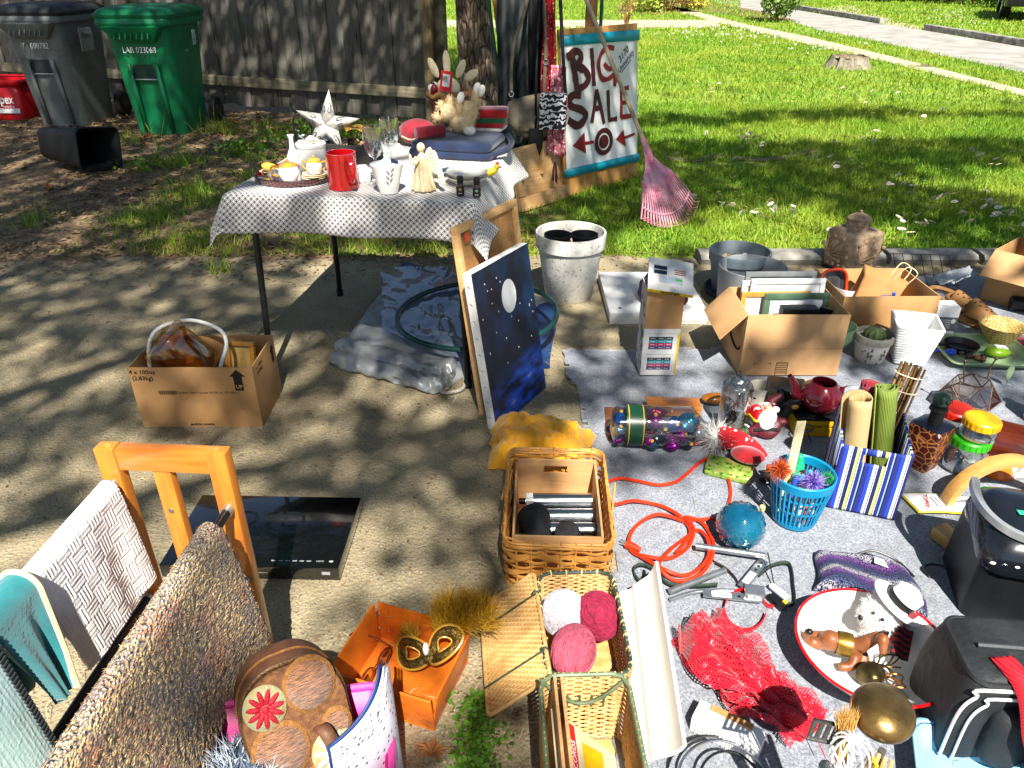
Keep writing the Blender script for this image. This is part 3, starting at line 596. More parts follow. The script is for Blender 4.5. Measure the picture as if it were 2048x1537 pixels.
rg = lambda r_, y: [(.409+r_*math.cos(a), y, .318+r_*.95*math.sin(a)) for a in np.linspace(0, 2*PI, 40, endpoint=False)]
b = B(); b.add(rg(.098, PY)+rg(.062, PY), [(i, (i+1) % 40, 40+(i+1) % 40, 40+i) for i in range(40)]); b.add(rg(.05, PY), [tuple(range(40))]); b.build('painted_ring', M_MAR, e)
text('3170', .062, M_BLACKINK, e, (.632, -.0112, .868), (PI/2, R(-37), 0), ex=.0002, shear=.2); text('University', .05, M_BLACKINK, e, (.655, -.0112, .822), (PI/2, R(-36), 0), ex=.0002, shear=.25)
B().ribbon([(.604, PY-.0005, .754), (.715, PY-.0005, .83)], .005, (0, 1, 0)).build('underline', M_BLACKINK, e)

# ---- rake
M_PINK = mat('faded_pink_plastic', '#dca2b4', '#c26a88', s=9, r=.5, bump=.2, dirt='#7c4a52', ds=14)
az = Vector((-.205, .19, .43)).normalized(); ax = Vector((.62, .78, 0)); ax = (ax-az*ax.dot(az)).normalized(); ay = az.cross(ax)
e = thing('leaf_rake', 'pink plastic fan rake leaning with its long wooden handle upwards', 'rake', (1.03, 4.56, .012)); e.rotation_euler = Matrix((ax, ay, az)).transposed().to_euler()
B().cyl((0, 0, .46), (0, 0, 2.25), .0135, 12).build('handle', wood('rake_handle', '#8d7d66', '#b9a88c', s=4, axis=2, r=.8), e)
def fan(a, r_): return (r_*math.sin(a), .02*math.cos(a*2)*(1-r_/.6)+.012*(1 if r_ > .52 else 0), .56-r_*math.cos(a))
sp = R(36)
B().sheet(22, 8, lambda u, v: fan((u-.5)*2*sp*(.35+.65*min(1, v*1.2)), .03+.30*v)).build('fan_plate', M_PINK, e, solid=.006)
for k in range(24):
    a = (k/23-.5)*2*sp; B().tube([fan(a, .30), fan(a, .45), fan(a*1.01, .55+.02*math.cos(a)), (fan(a, .56)[0], -.03, fan(a, .575)[2])], [.0055, .005, .0045, .003], 5).build('tine', M_PINK, e)
B().tube([fan(a, .49) for a in np.linspace(-sp, sp, 24)], .006, 5).build('cross_band', M_PINK, e); B().tube([fan(a, .33) for a in np.linspace(-sp, sp, 20)], .008, 5).build('cross_band', M_PINK, e)
B().cyl((0, 0, .40), (0, 0, .56), .022, 12, .018).build('socket', M_PINK, e)
# ================================================================== far garden, street
def shrub(name, label, loc, w, h, m, n, L=.09, cat='shrub'):
    e = thing(name, label, cat, loc); b = B(); P_ = []
    for k in range(9):
        a = k*2.4; tip = Vector((math.cos(a)*w*.38, math.sin(a)*w*.38, h*(.55+.4*rng.random()))); b.tube([(0, 0, 0), tip*.5+Vector((0, 0, .05)), tip], [.018, .012, .005], 5)
    b.build('stems', M_STAND, e); c = rng.normal(size=(n//14, 3)); c /= np.linalg.norm(c, axis=1)[:, None]; c *= rng.uniform(.4, 1, len(c))[:, None]**.5*np.array([w/2, w/2, h/2]); c += (0, 0, h*.55)
    P_ = (c[:, None]+rng.normal(size=(len(c), 14, 3))*w*.06).reshape(-1, 3); P_[:, 2] = np.maximum(P_[:, 2], .03); leaves('foliage', P_, L, m, None, None, up=.3, parent=e, kind=None); return e
M_SH1 = leafmat('shrub_green', '#4e7426', '#93ad58', '#76913c'); M_SH2 = leafmat('shrub_dark', '#234d16', '#4c7d26', '#376418'); M_SH3 = leafmat('shrub_red', '#6e4a3a', '#a67a5a', '#8b8a44')
poly('garden_bed', [(1330, 30), (1350, 22), (1420, 26), (1500, 34), (1560, 44), (1590, 40), (1540, 26), (1440, 8), (1380, -5), (1240, -5), (1230, 26)], mat('bark_mulch', '#5d4636', '#8a6c55', s=12, r=.95, bump=.8), .004)
shrub('shrub', 'rounded variegated green shrub in the bed beside the street', G(1556, 44), 1.15, 1.5, M_SH1, 2600)
shrub('shrub', 'low yellow green shrub in the bed behind the garden path', G(1290, 24), 1.3, .8, leafmat('shrub_lime', '#7f9a2c', '#c0cf5c', '#a2b23f'), 1400)
shrub('shrub', 'reddish brown bare-looking shrub in the bed behind the garden path', G(1338, 24), 1.4, 1.1, M_SH3, 1200)
shrub('flower_clump', 'small yellow flowering clump at the sidewalk edge of the bed', G(1388, 18), .9, .35, leafmat('clump_yellow', '#8a9a2c', '#d9c95a', '#b5b23f'), 700, cat='plant')
shrub('twiggy_plant', 'twiggy pale plant standing behind the sale sign', G(1252, 62), .42, 1.0, leafmat('twig_leaf', '#8a8a3c', '#c9bd6a', '#a7a24c'), 160, .06, cat='plant')
for i, (u, v, w, h) in enumerate([(1895, 8, 1.6, 1.3), (1945, 10, 1.3, 1.5), (1985, 16, 1.2, .9)]):
    shrub('clipped_shrub', ['wide dark green shrub at the far lawn edge', 'tall dark green shrub between two others at the far lawn', 'small round dark green shrub near the parked car'][i], G(u, v), w, h, M_SH2, 1100, .12)
def car(label, loc, rz, paint):
    e = thing('parked_car', label, 'car', loc, rz); W_ = 1.78
    side = [(-2.2, .35), (-2.25, .75), (-2.1, 1.0), (-1.75, 1.5), (-1.2, 1.62), (.4, 1.58), (1.1, 1.1), (2.05, .95), (2.25, .7), (2.2, .32)]
    b = B(); b.loft([[(x*(1 if k else .98), yy*(1-.16*max(0, (z-1)/.62)), z) for x, z in side] for k, yy in ((0, -W_/2), (1, -W_/2+.05), (1, W_/2-.05), (0, W_/2))]); b.build('body', paint, e, bevel=.05)
    mg = mat('car_glass', '#0c1013', r=.05, bump=0, coat=1)
    B().add([(-2.09, -.6, 1.05), (-2.09, .6, 1.05), (-1.80, .56, 1.46), (-1.80, -.56, 1.46)], [(0, 1, 2, 3)]).build('rear_window', mg, e, solid=.03, off=1)
    for s_ in (-1, 1):
        B().add([(-1.6, s_*.86, 1.05), (.75, s_*.88, 1.05), (.3, s_*.78, 1.5), (-1.3, s_*.78, 1.5)], [(0, 1, 2, 3)]).build('side_window', mg, e, solid=.05, off=0)
        B().box((-2.2, s_*.68, .88), (.1, .26, .16)).build('tail_light', mat('red_lens', '#8d1014', r=.2, bump=0), e, bevel=.02)
        for x in (-1.4, 1.4):
            w = B().lathe([(.2, -.11), (.31, -.11), (.33, -.08), (.33, .08), (.31, .11), (.2, .11)], 24, cap=(1, 1)).build('wheel', MATS['tyre'], e, loc=(x, s_*.80, .33), rot=(PI/2, 0, 0)); B().lathe([(.19, -.125), (.2, -.11), (.2, .11), (.19, .125)], 10, cap=(1, 1)).build('rim', mat('alloy', '#c4c6c8', r=.3, metal=.8, bump=0), w)
    B().box((-2.24, 0, .5), (.12, 1.7, .25)).build('bumper', MATS['black_plastic'], e, bevel=.04); pl = B().box((-2.31, 0, .62), (.02, .32, .16)).build('number_plate', MATS['white_ink'], e)
    return e
car('dark grey car parked on the far driveway beside the shrubs', G(2070, 47)+Vector((1.3, 2.2, 0)), 62, mat('grey_paint', '#3b4142', r=.25, coat=1, bump=0))
car('dark car parked beyond the far lawn with a silver wheel', G(1765, 4)+Vector((1.5, .8, 0)), 176, mat('black_paint', '#15171a', r=.25, coat=1, bump=0))

# ================================================================== the card table and what lies on it
TC = Vector((-.51, 2.985, 0)); TR = -8
e = thing('folding_table', 'square folding card table on thin black metal legs', 'table', TC, TR)
M_LEG = mat('black_enamel', '#15181a', '#0e1011', s=30, r=.35, bump=.05)
B().box((0, 0, .72), (.865, .865, .022)).build('tabletop', M_LEG, e, bevel=.006)
for sx in (-1, 1):
    for sy in (-1, 1):
        l = B().tube([(sx*.375, sy*.375, .71), (sx*.40, sy*.405, .015)], .0125, 12).build('leg', M_LEG, e); B().cyl((sx*.4, sy*.405, 0), (sx*.399, sy*.404, .03), .0155, 12).build('rubber_foot', MATS['tyre'], l)
        B().box((sx*.355, sy*.375, .69), (.06, .02, .04)).build('hinge', M_LEG, e, bevel=.004)
for s_ in (-1, 1): B().box((0, s_*.40, .695), (.80, .018, .03)).build('apron_rail', M_LEG, e); B().box((s_*.40, 0, .695), (.018, .80, .03)).build('apron_rail', M_LEG, e)
def f_rings(nd, tc):
    uv = nd('VectorMath', operation='MULTIPLY', _0=tc.outputs['UV'], _1=(47, 47, 0)).outputs[0]; out = None
    for off in ((0, 0, 0), (.5, .5, 0)):
        a = nd('VectorMath', operation='ADD', _0=uv, _1=off).outputs[0]; fr = nd('VectorMath', operation='FRACTION', _0=a).outputs[0]
        l = nd('VectorMath', operation='LENGTH', _0=nd('VectorMath', operation='SUBTRACT', _0=fr, _1=(.5, .5, 0)).outputs[0]).outputs['Value']
        d = nd('Math', operation='ABSOLUTE', _0=nd('Math', operation='SUBTRACT', _0=l, _1=.47).outputs[0]).outputs[0]; k = ramp(nd, d, .06, .025)
        out = k if out is None else nd('Math', operation='MAXIMUM', _0=out, _1=k).outputs[0]
    return mixc(nd, out, C('#e9e5e2'), C('#2a2226'))
half = .437; ov = .135
def cloth(u, v):
    s_, t_ = (u-.5)*2*(half+ov), (v-.5)*2*(half+ov); ex, ey = max(0, abs(s_)-half), max(0, abs(t_)-half); x, y = max(-half, min(half, s_)), max(-half, min(half, t_)); z = .7355+.0012*math.sin(s_*30)*math.sin(t_*27)
    sx, sy = math.copysign(1, s_), math.copysign(1, t_)
    if ex and ey: L = math.hypot(ex, ey); k = ex/L; fl = .38; return (x+sx*(.006+L*fl*(.35+.9*k*k)), y+sy*(.006+L*fl*(.35+.9*(1-k*k))), z-L*.95-.002)
    if ex: c = abs(t_)/half; return (x+sx*(.007+ex*(.10+.10*math.sin(t_*17)+.16*c**4+(.3 if s_ > 0 else 0))), y+.1*ex*sy*c**4, z-ex*.985+.003)
    if ey: c = abs(s_)/half; return (x+.1*ey*sx*c**4, y+sy*(.007+ey*(.10+.10*math.sin(s_*15+1)+.16*c**4)), z-ey*.985+.003)
    return (x, y, z)
o = B().sheet(90, 90, cloth, uv=(1.144, 1.144)).build('tablecloth', cmat('ring_print_cloth', f_rings, .85, Sheen_Weight=.2), None, ang=70, solid=.0012, loc=TC, rot=(0, 0, R(TR))); tag(o, 'white tablecloth printed with black interlocking rings on the card table', 'tablecloth')
TZ = .7385
def T(u, v, z=TZ): return G(u, v, z)
M_CER = mat('white_ceramic', '#efefec', '#e6e6e2', s=6, r=.2, bump=0, coat=.5); M_CREAM = mat('cream_ceramic', '#ead9b8', '#dfc797', s=12, r=.3, bump=.05, coat=.4); M_GOLD = mat('gold_glaze', '#d9a646', '#c48c2c', s=20, r=.3, bump=.05, coat=.3)
def cup(e, r0, r1, h, m, t=.003, name='body', foot=True, belly=None, n=32):
    p = [(.001, .003), (r0*.9, .003), (r0, 0.0), (r0, .004)]
    if belly: p += [(belly, h*.4), (belly*.98, h*.6)]
    p += [(r1, h), (r1-t, h), ((belly or (r0+r1)/2)-t*1.5, h*.5), (r0-t, t*2), (.001, t*2)]
    return B().lathe(p, n).build(name, m, e, ang=60)
def handle(e, pts, r, m, name='handle'): return B().tube(catmull(pts, 6), r, 8).build(name, m, e)
# lacquer tray and tea set
e = thing('lacquer_tray', 'round dark red lacquer tray holding the small tea set', 'tray', T(592, 355))
B().lathe([(.001, .004), (.135, .004), (.14, .0), (.15, .016), (.152, .022), (.146, .022), (.137, .010), (.001, .010)], 48).build('dish', mat('red_lacquer', '#5a0e14', '#3d090d', s=8, r=.15, coat=1, bump=0), e, ang=50)
B().tube([(.149*math.cos(a), .149*math.sin(a), .022) for a in np.linspace(0, 2*PI, 48, endpoint=False)], .003, 6, closed=True).build('black_rim', M_BLK, e)
TY = TZ+.0105
def teaset(name, label, cat, u, v, r, h, lid=True, hd=1, lidm=M_GOLD):
    e = thing(name, label, cat, G(u, v, TY)); cup(e, r*.72, r*.82, h, M_CER, belly=r)
    if lid:
        l = B().lathe([(r*.86, h-.002), (r*.84, h+.004), (r*.5, h+.010), (.001, h+.013)], 24).build('lid', lidm, e); B().ball((0, 0, h+.016), (.006, .006, .006)).build('knob', lidm, l)
    handle(e, [(-r*.8, -.0, h*.85), (-r*1.45, -.012, h*.95), (-r*1.5, -.012, h*.45), (-r*.9, 0, h*.25)], .0042, M_GOLD)
    if hd > 1: handle(e, [(r*.8, 0, h*.85), (r*1.3, 0, h*.9), (r*1.3, 0, h*.5), (r*.9, 0, h*.3)], .0036, M_GOLD)
    return e
teaset('sugar_pot', 'small white and gold lidded pot on the lacquer tray', 'pot', 580, 361, .038, .055)
teaset('tea_cup', 'tiny white cup with gold handle beside the gold pot', 'cup', 548, 358, .022, .032, False)
for k in range(3):
    o = B().lathe([(.001, .002), (.026, 0), (.047, .009), (.046, .011), (.026, .004), (.001, .005)], 32).build('saucer', M_CREAM, None, loc=G(630, 358, TY)+Vector((.002*k, 0, .006*k+.0005))); tag(o, ['bottom cream saucer of the stack on the lacquer tray', 'middle cream saucer of the stack on the lacquer tray', 'top cream saucer under the small flowered pot'][k], 'saucer', 'saucers stacked on the tray')
e = thing('flowered_pot', 'small flowered pot with gold lid and handles on the saucers', 'pot', G(630, 358, TY)+Vector((.004, 0, .0225)))
cup(e, .022, .024, .042, cmat('flower_print', f_spots('#efeae2', '#a3544a', 70, .3, '#e8e4da'), .25), belly=.03); l = B().lathe([(.026, .04), (.024, .047), (.010, .053), (.001, .054)], 24).build('lid', M_GOLD, e); B().ball((0, 0, .058), .005).build('knob', M_GOLD, l)
for s_ in (-1, 1): handle(e, [(s_*.024, 0, .036), (s_*.042, 0, .04), (s_*.04, 0, .02), (s_*.027, 0, .012)], .003, M_GOLD)
e = thing('ceramic_lemon', 'small yellow ceramic lemon dish behind the tiny cup', 'ornament', G(540, 345, TY)); B().ball((0, 0, .022), (.028, .018, .014), rot=(0, .2, .3)).build('fruit', mat('lemon_glaze', '#e9c53a', '#d9ab2a', s=20, r=.35), e); B().lathe([(.001, .002), (.03, 0), (.038, .008), (.001, .006)], 24).build('dish', M_CREAM, e)
# vase, jar, mug
e = thing('bud_vase', 'slender white bud vase with a long narrow neck', 'vase', T(590, 336)); B().lathe([(.012, 0), (.018, .004), (.025, .03), (.022, .05), (.009, .08), (.008, .11), (.013, .125), (.011, .125), (.006, .11), (.001, .1)], 24, cap=(1, 0)).build('body', mat('vase_porcelain', '#efe9ea', '#cfae9f', s=16, r=.25, lo=.6, hi=.7, bump=0), e, ang=60)
e = thing('rose_jar', 'white lidded porcelain jar with a pink rose on top', 'jar', T(628, 343)); cup(e, .052, .054, .095, M_CER)
l = B().lathe([(.056, .095), (.057, .105), (.053, .109), (.001, .113)], 32).build('lid', M_CER, e)
b = B()
for k in range(14): a = k*2.4; b.ball((.004+.0012*k*math.cos(a), .0012*k*math.sin(a), .128-.0007*k), (.008, .008, .006), 8, 5, (a, .4, 0))
b.build('rose', mat('pale_rose', '#e6c3bd', '#d2a39e', r=.5), l)
for k in range(6): B().ball((.034*math.cos(k*1.05), .034*math.sin(k*1.05), .114), (.014, .007, .004), 8, 5, (0, 0, k*1.05)).build('leaf', mat('celadon_leaf', '#a9b79a', r=.5), l)
M_REDC = mat('red_ceramic', '#cf0f17', '#bd0d14', s=6, r=.18, coat=.8, bump=.05)
e = thing('red_mug', 'large glossy red ceramic mug on the ring print cloth', 'mug', T(688, 374), 15); cup(e, .054, .052, .122, M_REDC, t=.005, n=40); handle(e, [(.02, -.048, .10), (.028, -.085, .10), (.03, -.088, .05), (.022, -.05, .025)], .009, M_REDC)
e = thing('butter_dish', 'small white oblong porcelain dish beside the red mug', 'dish', T(728, 360), 10); B().loft([sect(.05, .07, .015, 0), sect(.058, .08, .018, .038), sect(.052, .074, .016, .038), sect(.046, .066, .013, .006)], (1, 1)).build('body', M_CER, e, ang=60); B().loft([sect(.057, .079, .018, .039), sect(.05, .07, .018, .048)], (1, 1)).build('lid', M_CER, e)
e = thing('lidded_cup', 'white tapered porcelain cup with grey leaf print and lid', 'cup', T(778, 384), 0)
cup(e, .032, .058, .098, M_CER, n=40); l = B().lathe([(.056, .094), (.055, .099), (.02, .108), (.008, .118), (.007, .13), (.011, .138), (.001, .142)], 32).build('lid', mat('blue_grey_porcelain', '#c9d2dc', r=.25, bump=0), e, ang=60)
B().box((.03, -.02, .112), (.026, .018, .001), (.2, .35, .2)).build('price_label', mat('navy_label', '#12203c', r=.5), l)
b = B()
for k in range(6):
    a = -.75+.02*k; z = .035+.009*k; rr = .032+.026*z/.098+.0012; sd = 1 if k % 2 else -1
    def on(a_, z_): r_ = .032+.026*z_/.098+.0014; return (r_*math.sin(a_+1.0), -r_*math.cos(a_+1.0), z_)
    b.add([on(a, z), on(a+sd*.14, z+.004), on(a+sd*.26, z+.016), on(a+sd*.09, z+.012)], [(0, 1, 2, 3)])
b.build('leaf_print', mat('grey_print', '#8d9296', r=.4, bump=0), e)
# wine glasses
M_GL = glass('clear_glass', '#f4f7f6', a=.35)
def wine(label, loc, k=1, sticker=False):
    e = thing('wine_glass', label, 'glass', loc); B().lathe([(.033*k, .0), (.034*k, .002), (.008, .007), (.0045, .015), (.004, .08), (.006, .09), (.02, .098), (.034*k, .125), (.0385*k, .155), (.034*k, .20), (.0325*k, .20), (.037*k, .155), (.032*k, .127), (.018, .102), (.001, .097)], 32).build('glass', M_GL, e, ang=60)
    if sticker: B().box((-.026, -.021, .185), (.018, .002, .016), (0, 0, -.9)).build('price_sticker', mat('green_sticker', '#1fae5a', r=.5), e)
wine('clear stemmed wine glass in front of the dark planter', T(754, 366)); wine('clear stemmed wine glass with a green price sticker', T(785, 345), 1, True)
# planter box with star and gold flower
e = thing('planter_box', 'dark wooden planter box behind the white jar', 'box', T(672, 322), -16); M_DKW = wood('dark_wood', '#1d1a18', '#2e2925', s=6, axis=0, r=.6)
for x, y, w, d in ((0, -.06, .36, .01), (0, .06, .36, .01), (-.175, 0, .01, .11), (.175, 0, .01, .11)): B().box((x, y, .04), (w, d, .08)).build('side_board', M_DKW, e, bevel=.002)
B().box((0, 0, .006), (.34, .108, .01)).build('base_board', M_DKW, e)
B().tube(catmull([(-.17, 0, .08), (-.165, 0, .16), (-.12, .02, .17), (-.10, .02, .1)], 5), .004, 6).build('handle', M_BLK, e)
e = thing('metal_star', 'silver white five-pointed barn star with black scrolls', 'ornament', (*T(652, 322)[:2], TZ+.012), rot=(R(-12), R(6), R(-6)))
M_STAR = mat('star_metal', '#d8d5cf', '#b7b2aa', s=40, r=.4, metal=.3, bump=.2, dirt='#8d8a86', ds=30); b = B(); ctr = (0, -.03, .125)
pts = [((.135 if k % 2 == 0 else .05)*math.sin(PI*k/5), (.135 if k % 2 == 0 else .05)*math.cos(PI*k/5)+.125) for k in range(10)]
for k in range(10):
    p_, q_ = pts[k], pts[(k+1) % 10]; B().add([ctr, (p_[0], 0, p_[1]), (q_[0], 0, q_[1])], [(0, 2, 1)]).build('facet', M_STAR, e, solid=.001)
for k in range(0, 10, 2):
    a = PI*k/5; d = Vector((math.sin(a), 0, math.cos(a))); sd = Vector((math.cos(a), 0, -math.sin(a)))
    for sg in (1, -1):
        c_ = Vector((0, 0, .125))+d*.062+sd*.010*sg; w_ = B().ribbon(catmull([c_+d*.022*math.cos(t)*(1-t/9)+sd*sg*.009*math.sin(t)*(1-t/9)+Vector((0, -.0185+.0*t, 0)) for t in np.linspace(0, 6, 9)], 3), .003, (0, 1, 0)); w_.build('scroll', M_BLK, e)
e = thing('gold_flower', 'metallic gold artificial flower in the planter box', 'flower', T(718, 318)+Vector((0, 0, .04))); B().tube([(0, 0, -.03), (.003, 0, .04), (0, 0, .07)], .003, 5).build('stem', M_STALK, e)
M_FOIL = mat('gold_foil', '#c79a35', '#8f6a1c', s=60, r=.3, metal=.6, bump=.4)
for k in range(6): B().sheet(4, 4, lambda u, v: ((.012+.045*v)*math.cos(k*1.05)-(u-.5)*.04*math.sin(PI*v*.8+.3)*math.sin(k*1.05), (.012+.045*v)*math.sin(k*1.05)+(u-.5)*.04*math.sin(PI*v*.8+.3)*math.cos(k*1.05), .075+.03*v-.03*v*v+.012*abs(u-.5))).build('petal', M_FOIL, e, solid=.001)
e = thing('dried_foliage', 'grey green dried foliage in the planter box', 'plant', T(625, 320)+Vector((0, 0, .012))); leaves('foliage', rng.normal(size=(60, 3))*(.03, .015, .012)+(0, 0, .06), .02, mat('grey_foliage', '#5d6b70', '#8a969a', r=.8), None, None, parent=e, kind=None); B().tube([(0, 0, 0), (.01, 0, .06)], .004, 5).build('stem', M_STALK, e)
e = thing('dried_foliage', 'brown dried flower heads in the planter box beside the gold flower', 'plant', T(745, 318)+Vector((-.04, 0, .012))); leaves('foliage', rng.normal(size=(80, 3))*(.03, .015, .010)+(0, 0, .055), .018, mat('brown_foliage', '#6b5236', '#b39560', r=.8), None, None, parent=e, kind=None); B().tube([(0, 0, 0), (.01, 0, .06)], .004, 5).build('stem', M_STALK, e)
# angel figurine
M_IV = mat('ivory_resin', '#dccdab', '#c9b48a', s=25, r=.5, bump=.3)
e = thing('angel_figurine', 'ivory angel figurine with folded wings kneeling in prayer', 'figurine', T(848, 380), 20)
b = B(); b.lathe([(.03, 0), (.032, .012), (.026, .04), (.02, .075), (.016, .1), (.012, .112)], 20, cap=(1, 1)); b.ball((-.004, 0, .132), (.011, .012, .014)); b.ball((-.001, .006, .132), (.013, .014, .015))
b.tube(catmull([(-.014, -.012, .103), (-.026, -.016, .088), (-.034, -.004, .098)], 4), .006, 7); b.tube(catmull([(-.014, .012, .103), (-.026, .012, .088), (-.034, -.002, .098)], 4), .006, 7); b.ball((-.037, -.003, .106), (.005, .004, .011)); b.tube([(0, .0, .105), (-.003, 0, .125)], .007, 7)
for k in range(9): a = k*.7; b.tube([(.014*math.cos(a), .014*math.sin(a), .1), (.022*math.cos(a), .022*math.sin(a), .06), (.034*math.cos(a+.2), .034*math.sin(a+.2), .002)], [.004, .006, .007], 6)
b.build('figure', M_IV, e, remesh=.0022, smooth=2)
for s_ in (-1, 1):
    for k in range(7): B().tube(catmull([(.012, s_*.006, .105-.006*k), (.030+.003*k, s_*(.022+.002*k), .122-.012*k), (.038+.002*k, s_*(.026+.002*k), .09-.011*k)], 4), [.004+.0005*j for j in range(9)], 6).build('wing_feather', mat('ivory_wing', '#e6dbc0', r=.5), e)
e.scale = (1.15, 1.15, 1.1)
# plates, bowls, bottles, toy
for k in range(2):
    e = thing('plate', ['lower pale blue plate of the pair behind the angel', 'upper pale blue plate of the pair behind the angel'][k], 'plate', T(868, 350)+Vector((.004*k, .003*k, .0005+.019*k)), group='pale blue plates'); B().lathe([(.03, 0), (.032, .0), (.04, .008), (.062, .018), (.0615, .0205), (.04, .0105), (.001, .008)], 40).build('dish', mat('pale_blue_china', '#cfdce2', '#c2d1d8', s=5, r=.2, bump=0), e, ang=60)
for k in range(2):
    e = thing('bowl', ['lower white china bowl under the speckled one', 'upper white china bowl with a brown chipped mark'][k], 'bowl', T(936, 366)+Vector((-.003*k, .002*k, .0005+.017*k)), group='white china bowls'); B().lathe([(.035, 0), (.038, 0), (.055, .006), (.076, .024), (.075, .027), (.053, .0095), (.001, .007)], 44).build('dish', mat('cream_china', '#ece6da', '#e2d9c8', s=5, r=.2, bump=0) if k == 0 else mat('cream_china_mark', '#ece6da', '#a08a72', s=14, r=.2, bump=0, lo=.66, hi=.7), e, ang=60)
M_AMB = mat('amber_glass', '#4a2408', '#2b1405', s=12, r=.08, bump=0, coat=1)
for (u, v, c_, lb) in ((921, 391, '#b5a04a', 'small amber oil bottle with black cap and gold leaf label'), (954, 394, '#6fae7f', 'small dark oil bottle with black cap and green leaf label')):
    e = thing('oil_bottle', lb, 'bottle', T(u, v), group='essential oil bottles'); B().lathe([(.0125, 0), (.014, .002), (.014, .036), (.011, .043), (.008, .046)], 24, cap=(1, 1)).build('bottle', M_AMB, e); B().lathe([(.011, .044), (.0115, .045), (.0115, .064), (.0105, .066)], 24, cap=(1, 1)).build('cap', M_BLK, e)
    lb_ = B().sheet(10, 3, lambda a, b_: (.01425*math.sin((a-.5)*2.6), -.01425*math.cos((a-.5)*2.6), .006+.028*b_)).build('label', M_BLK, e)
    b = B()
    for k in range(5): a = -.9+.45*k; b.add([(.0001, -.0146, .018), (.006*math.sin(a)-.002, -.0145, .018+.010*math.cos(a)), (.008*math.sin(a), -.0142, .018+.012*math.cos(a)), (.006*math.sin(a)+.002, -.0145, .018+.010*math.cos(a))], [(0, 1, 2, 3)])
    b.build('leaf_mark', mat('mark'+c_, c_, bump=0), e); B().box((0, -.0146, .011), (.012, .0004, .0018)).build('name_line', M_WHITEINK, e)
e = thing('rubber_chick', 'yellow and red rubber chicken toy at the table edge', 'toy', T(982, 352), 10); M_YEL = mat('toy_yellow', '#d8c22c', '#b9a423', r=.4); b = B(); b.ball((0, 0, .014), (.03, .013, .014), rot=(0, -.4, 0)).ball((.022, 0, .033), .011); b.tube([(-.02, 0, .014), (-.045, .006, .008)], .004, 6).build('body', M_YEL, e, remesh=.002)
B().ball((.024, 0, .045), (.007, .003, .006)).build('comb', M_RED, e); B().ball((-.047, .006, .008), (.008, .005, .004)).build('foot', M_RED, e); B().ball((.034, -.002, .032), (.006, .004, .003)).build('beak', M_RED, e)

# ---- textiles on the table
def pillowbox(w, d, h, nx=16, ny=12, puff=.5, wr=.004, seed=0):
    """soft folded stack: rounded slab with wrinkles"""
    b = B(); secs = []
    for k in range(9):
        t = k/8; z = h*t; s_ = 1-.10*(abs(2*t-1)**3)*puff; secs.append([(x*s_+wr*noise.noise(Vector((x*18, y*18, z*60+seed))), y*s_+wr*noise.noise(Vector((x*18+5, y*18, z*60+seed))), z) for x, y in rrect(w, d, min(w, d)*.12, 6)])
    b.loft(secs, (1, 1)); return b
M_NAVY = mat('navy_cotton', '#14284d', '#0f1d3a', s=14, r=.85, sheen=.3, bump=.5, bs=40)
e = thing('folded_quilt', 'thick navy blue folded quilt under the plush dog', 'quilt', T(925, 312)+Vector((-.02, .06, 0)), -14)
for k in range(2): pillowbox(.36-.02*k, .26, .034, seed=k).build('fold', M_NAVY, e, loc=(.006*k, -.004*k, .032*k), ang=70)
B().tube(catmull([(.17, -.1, .02), (.215, -.03, .03), (.22, .04, .045), (.19, .1, .06)], 6), .012, 8).build('hem', M_NAVY, e)
M_CRM = mat('crimson_cloth', '#8d1026', '#6d0b1d', s=16, r=.85, sheen=.3, bump=.4)
e = thing('seat_cushion', 'crimson round tied cushion behind the wine glasses', 'cushion', T(832, 300)+Vector((0, .1, .0)), -10, group='red cushions'); B().ball((0, 0, .055), (.085, .07, .055), 24, 14).build('pad', M_CRM, e); B().tube(catmull([(-.05, -.075, .05), (0, -.09, .04), (.06, -.08, .065)], 5), .004, 5).build('tie', mat('beige_tie', '#c9a98a', r=.8), e)
e = thing('rolled_placemat', 'dark red rolled placemat lying below the plush dog', 'placemat', T(862, 310)+Vector((.01, 0, .066)), 24); b = B(); b.tube([(-.07, 0, .025), (.05, 0, .028)], .026, 16); b.build('roll', M_CRM, e); b = B()
b.tube([(.051, .018*math.cos(t)*(1-t/26), .028+.018*math.sin(t)*(1-t/26)) for t in np.linspace(0, 18, 40)], .0022, 4).build('spiral_end', mat('dark_crimson', '#4f0814', r=.8), e)
tz = TZ+.067
for k, (c_, lb, h) in enumerate((('#e6e2dc', 'white hand towel at the bottom of the folded towel pile', .014), ('#a81522', 'red hand towel above the white one in the towel pile', .02), ('#12653c', 'green hand towel between two red towels', .02), ('#b5141f', 'red hand towel on top of the towel pile', .032))):
    o = pillowbox(.13, .12, h, wr=.003, seed=k*3).build('hand_towel', mat('towel'+c_, c_, s=30, r=.95, sheen=.5, bump=.6, bs=120), None, loc=T(975, 300)+Vector((.01+.004*k, .1, .067+sum((.014, .02, .02, .032)[:k]))), rot=(0, 0, R(-14+4*k)), ang=70); tag(o, lb, 'towel', 'folded hand towels')
def fuzz(e, P_, N_, L, m, name='fur', w=.0016, bend=.35): return blades(np.array(P_, dtype=float), np.array(N_, dtype=float), L, w, bend, rng, name, m, parent=e, kind='stuff')
def ball_fuzz(cs, n):
    P_, N_ = [], []
    for c_, r_ in cs:
        d = rng.normal(size=(n, 3)); d /= np.linalg.norm(d, axis=1)[:, None]; P_.append(np.array(c_)+d*np.array(r_)*.97); N_.append(d+rng.normal(size=(n, 3))*.35)
    N_ = np.concatenate(N_); return np.concatenate(P_), N_/np.linalg.norm(N_, axis=1)[:, None]
M_FURT = leafmat('tan_fur', '#bd9d6e', '#ead3aa', '#d6b98c', .2)
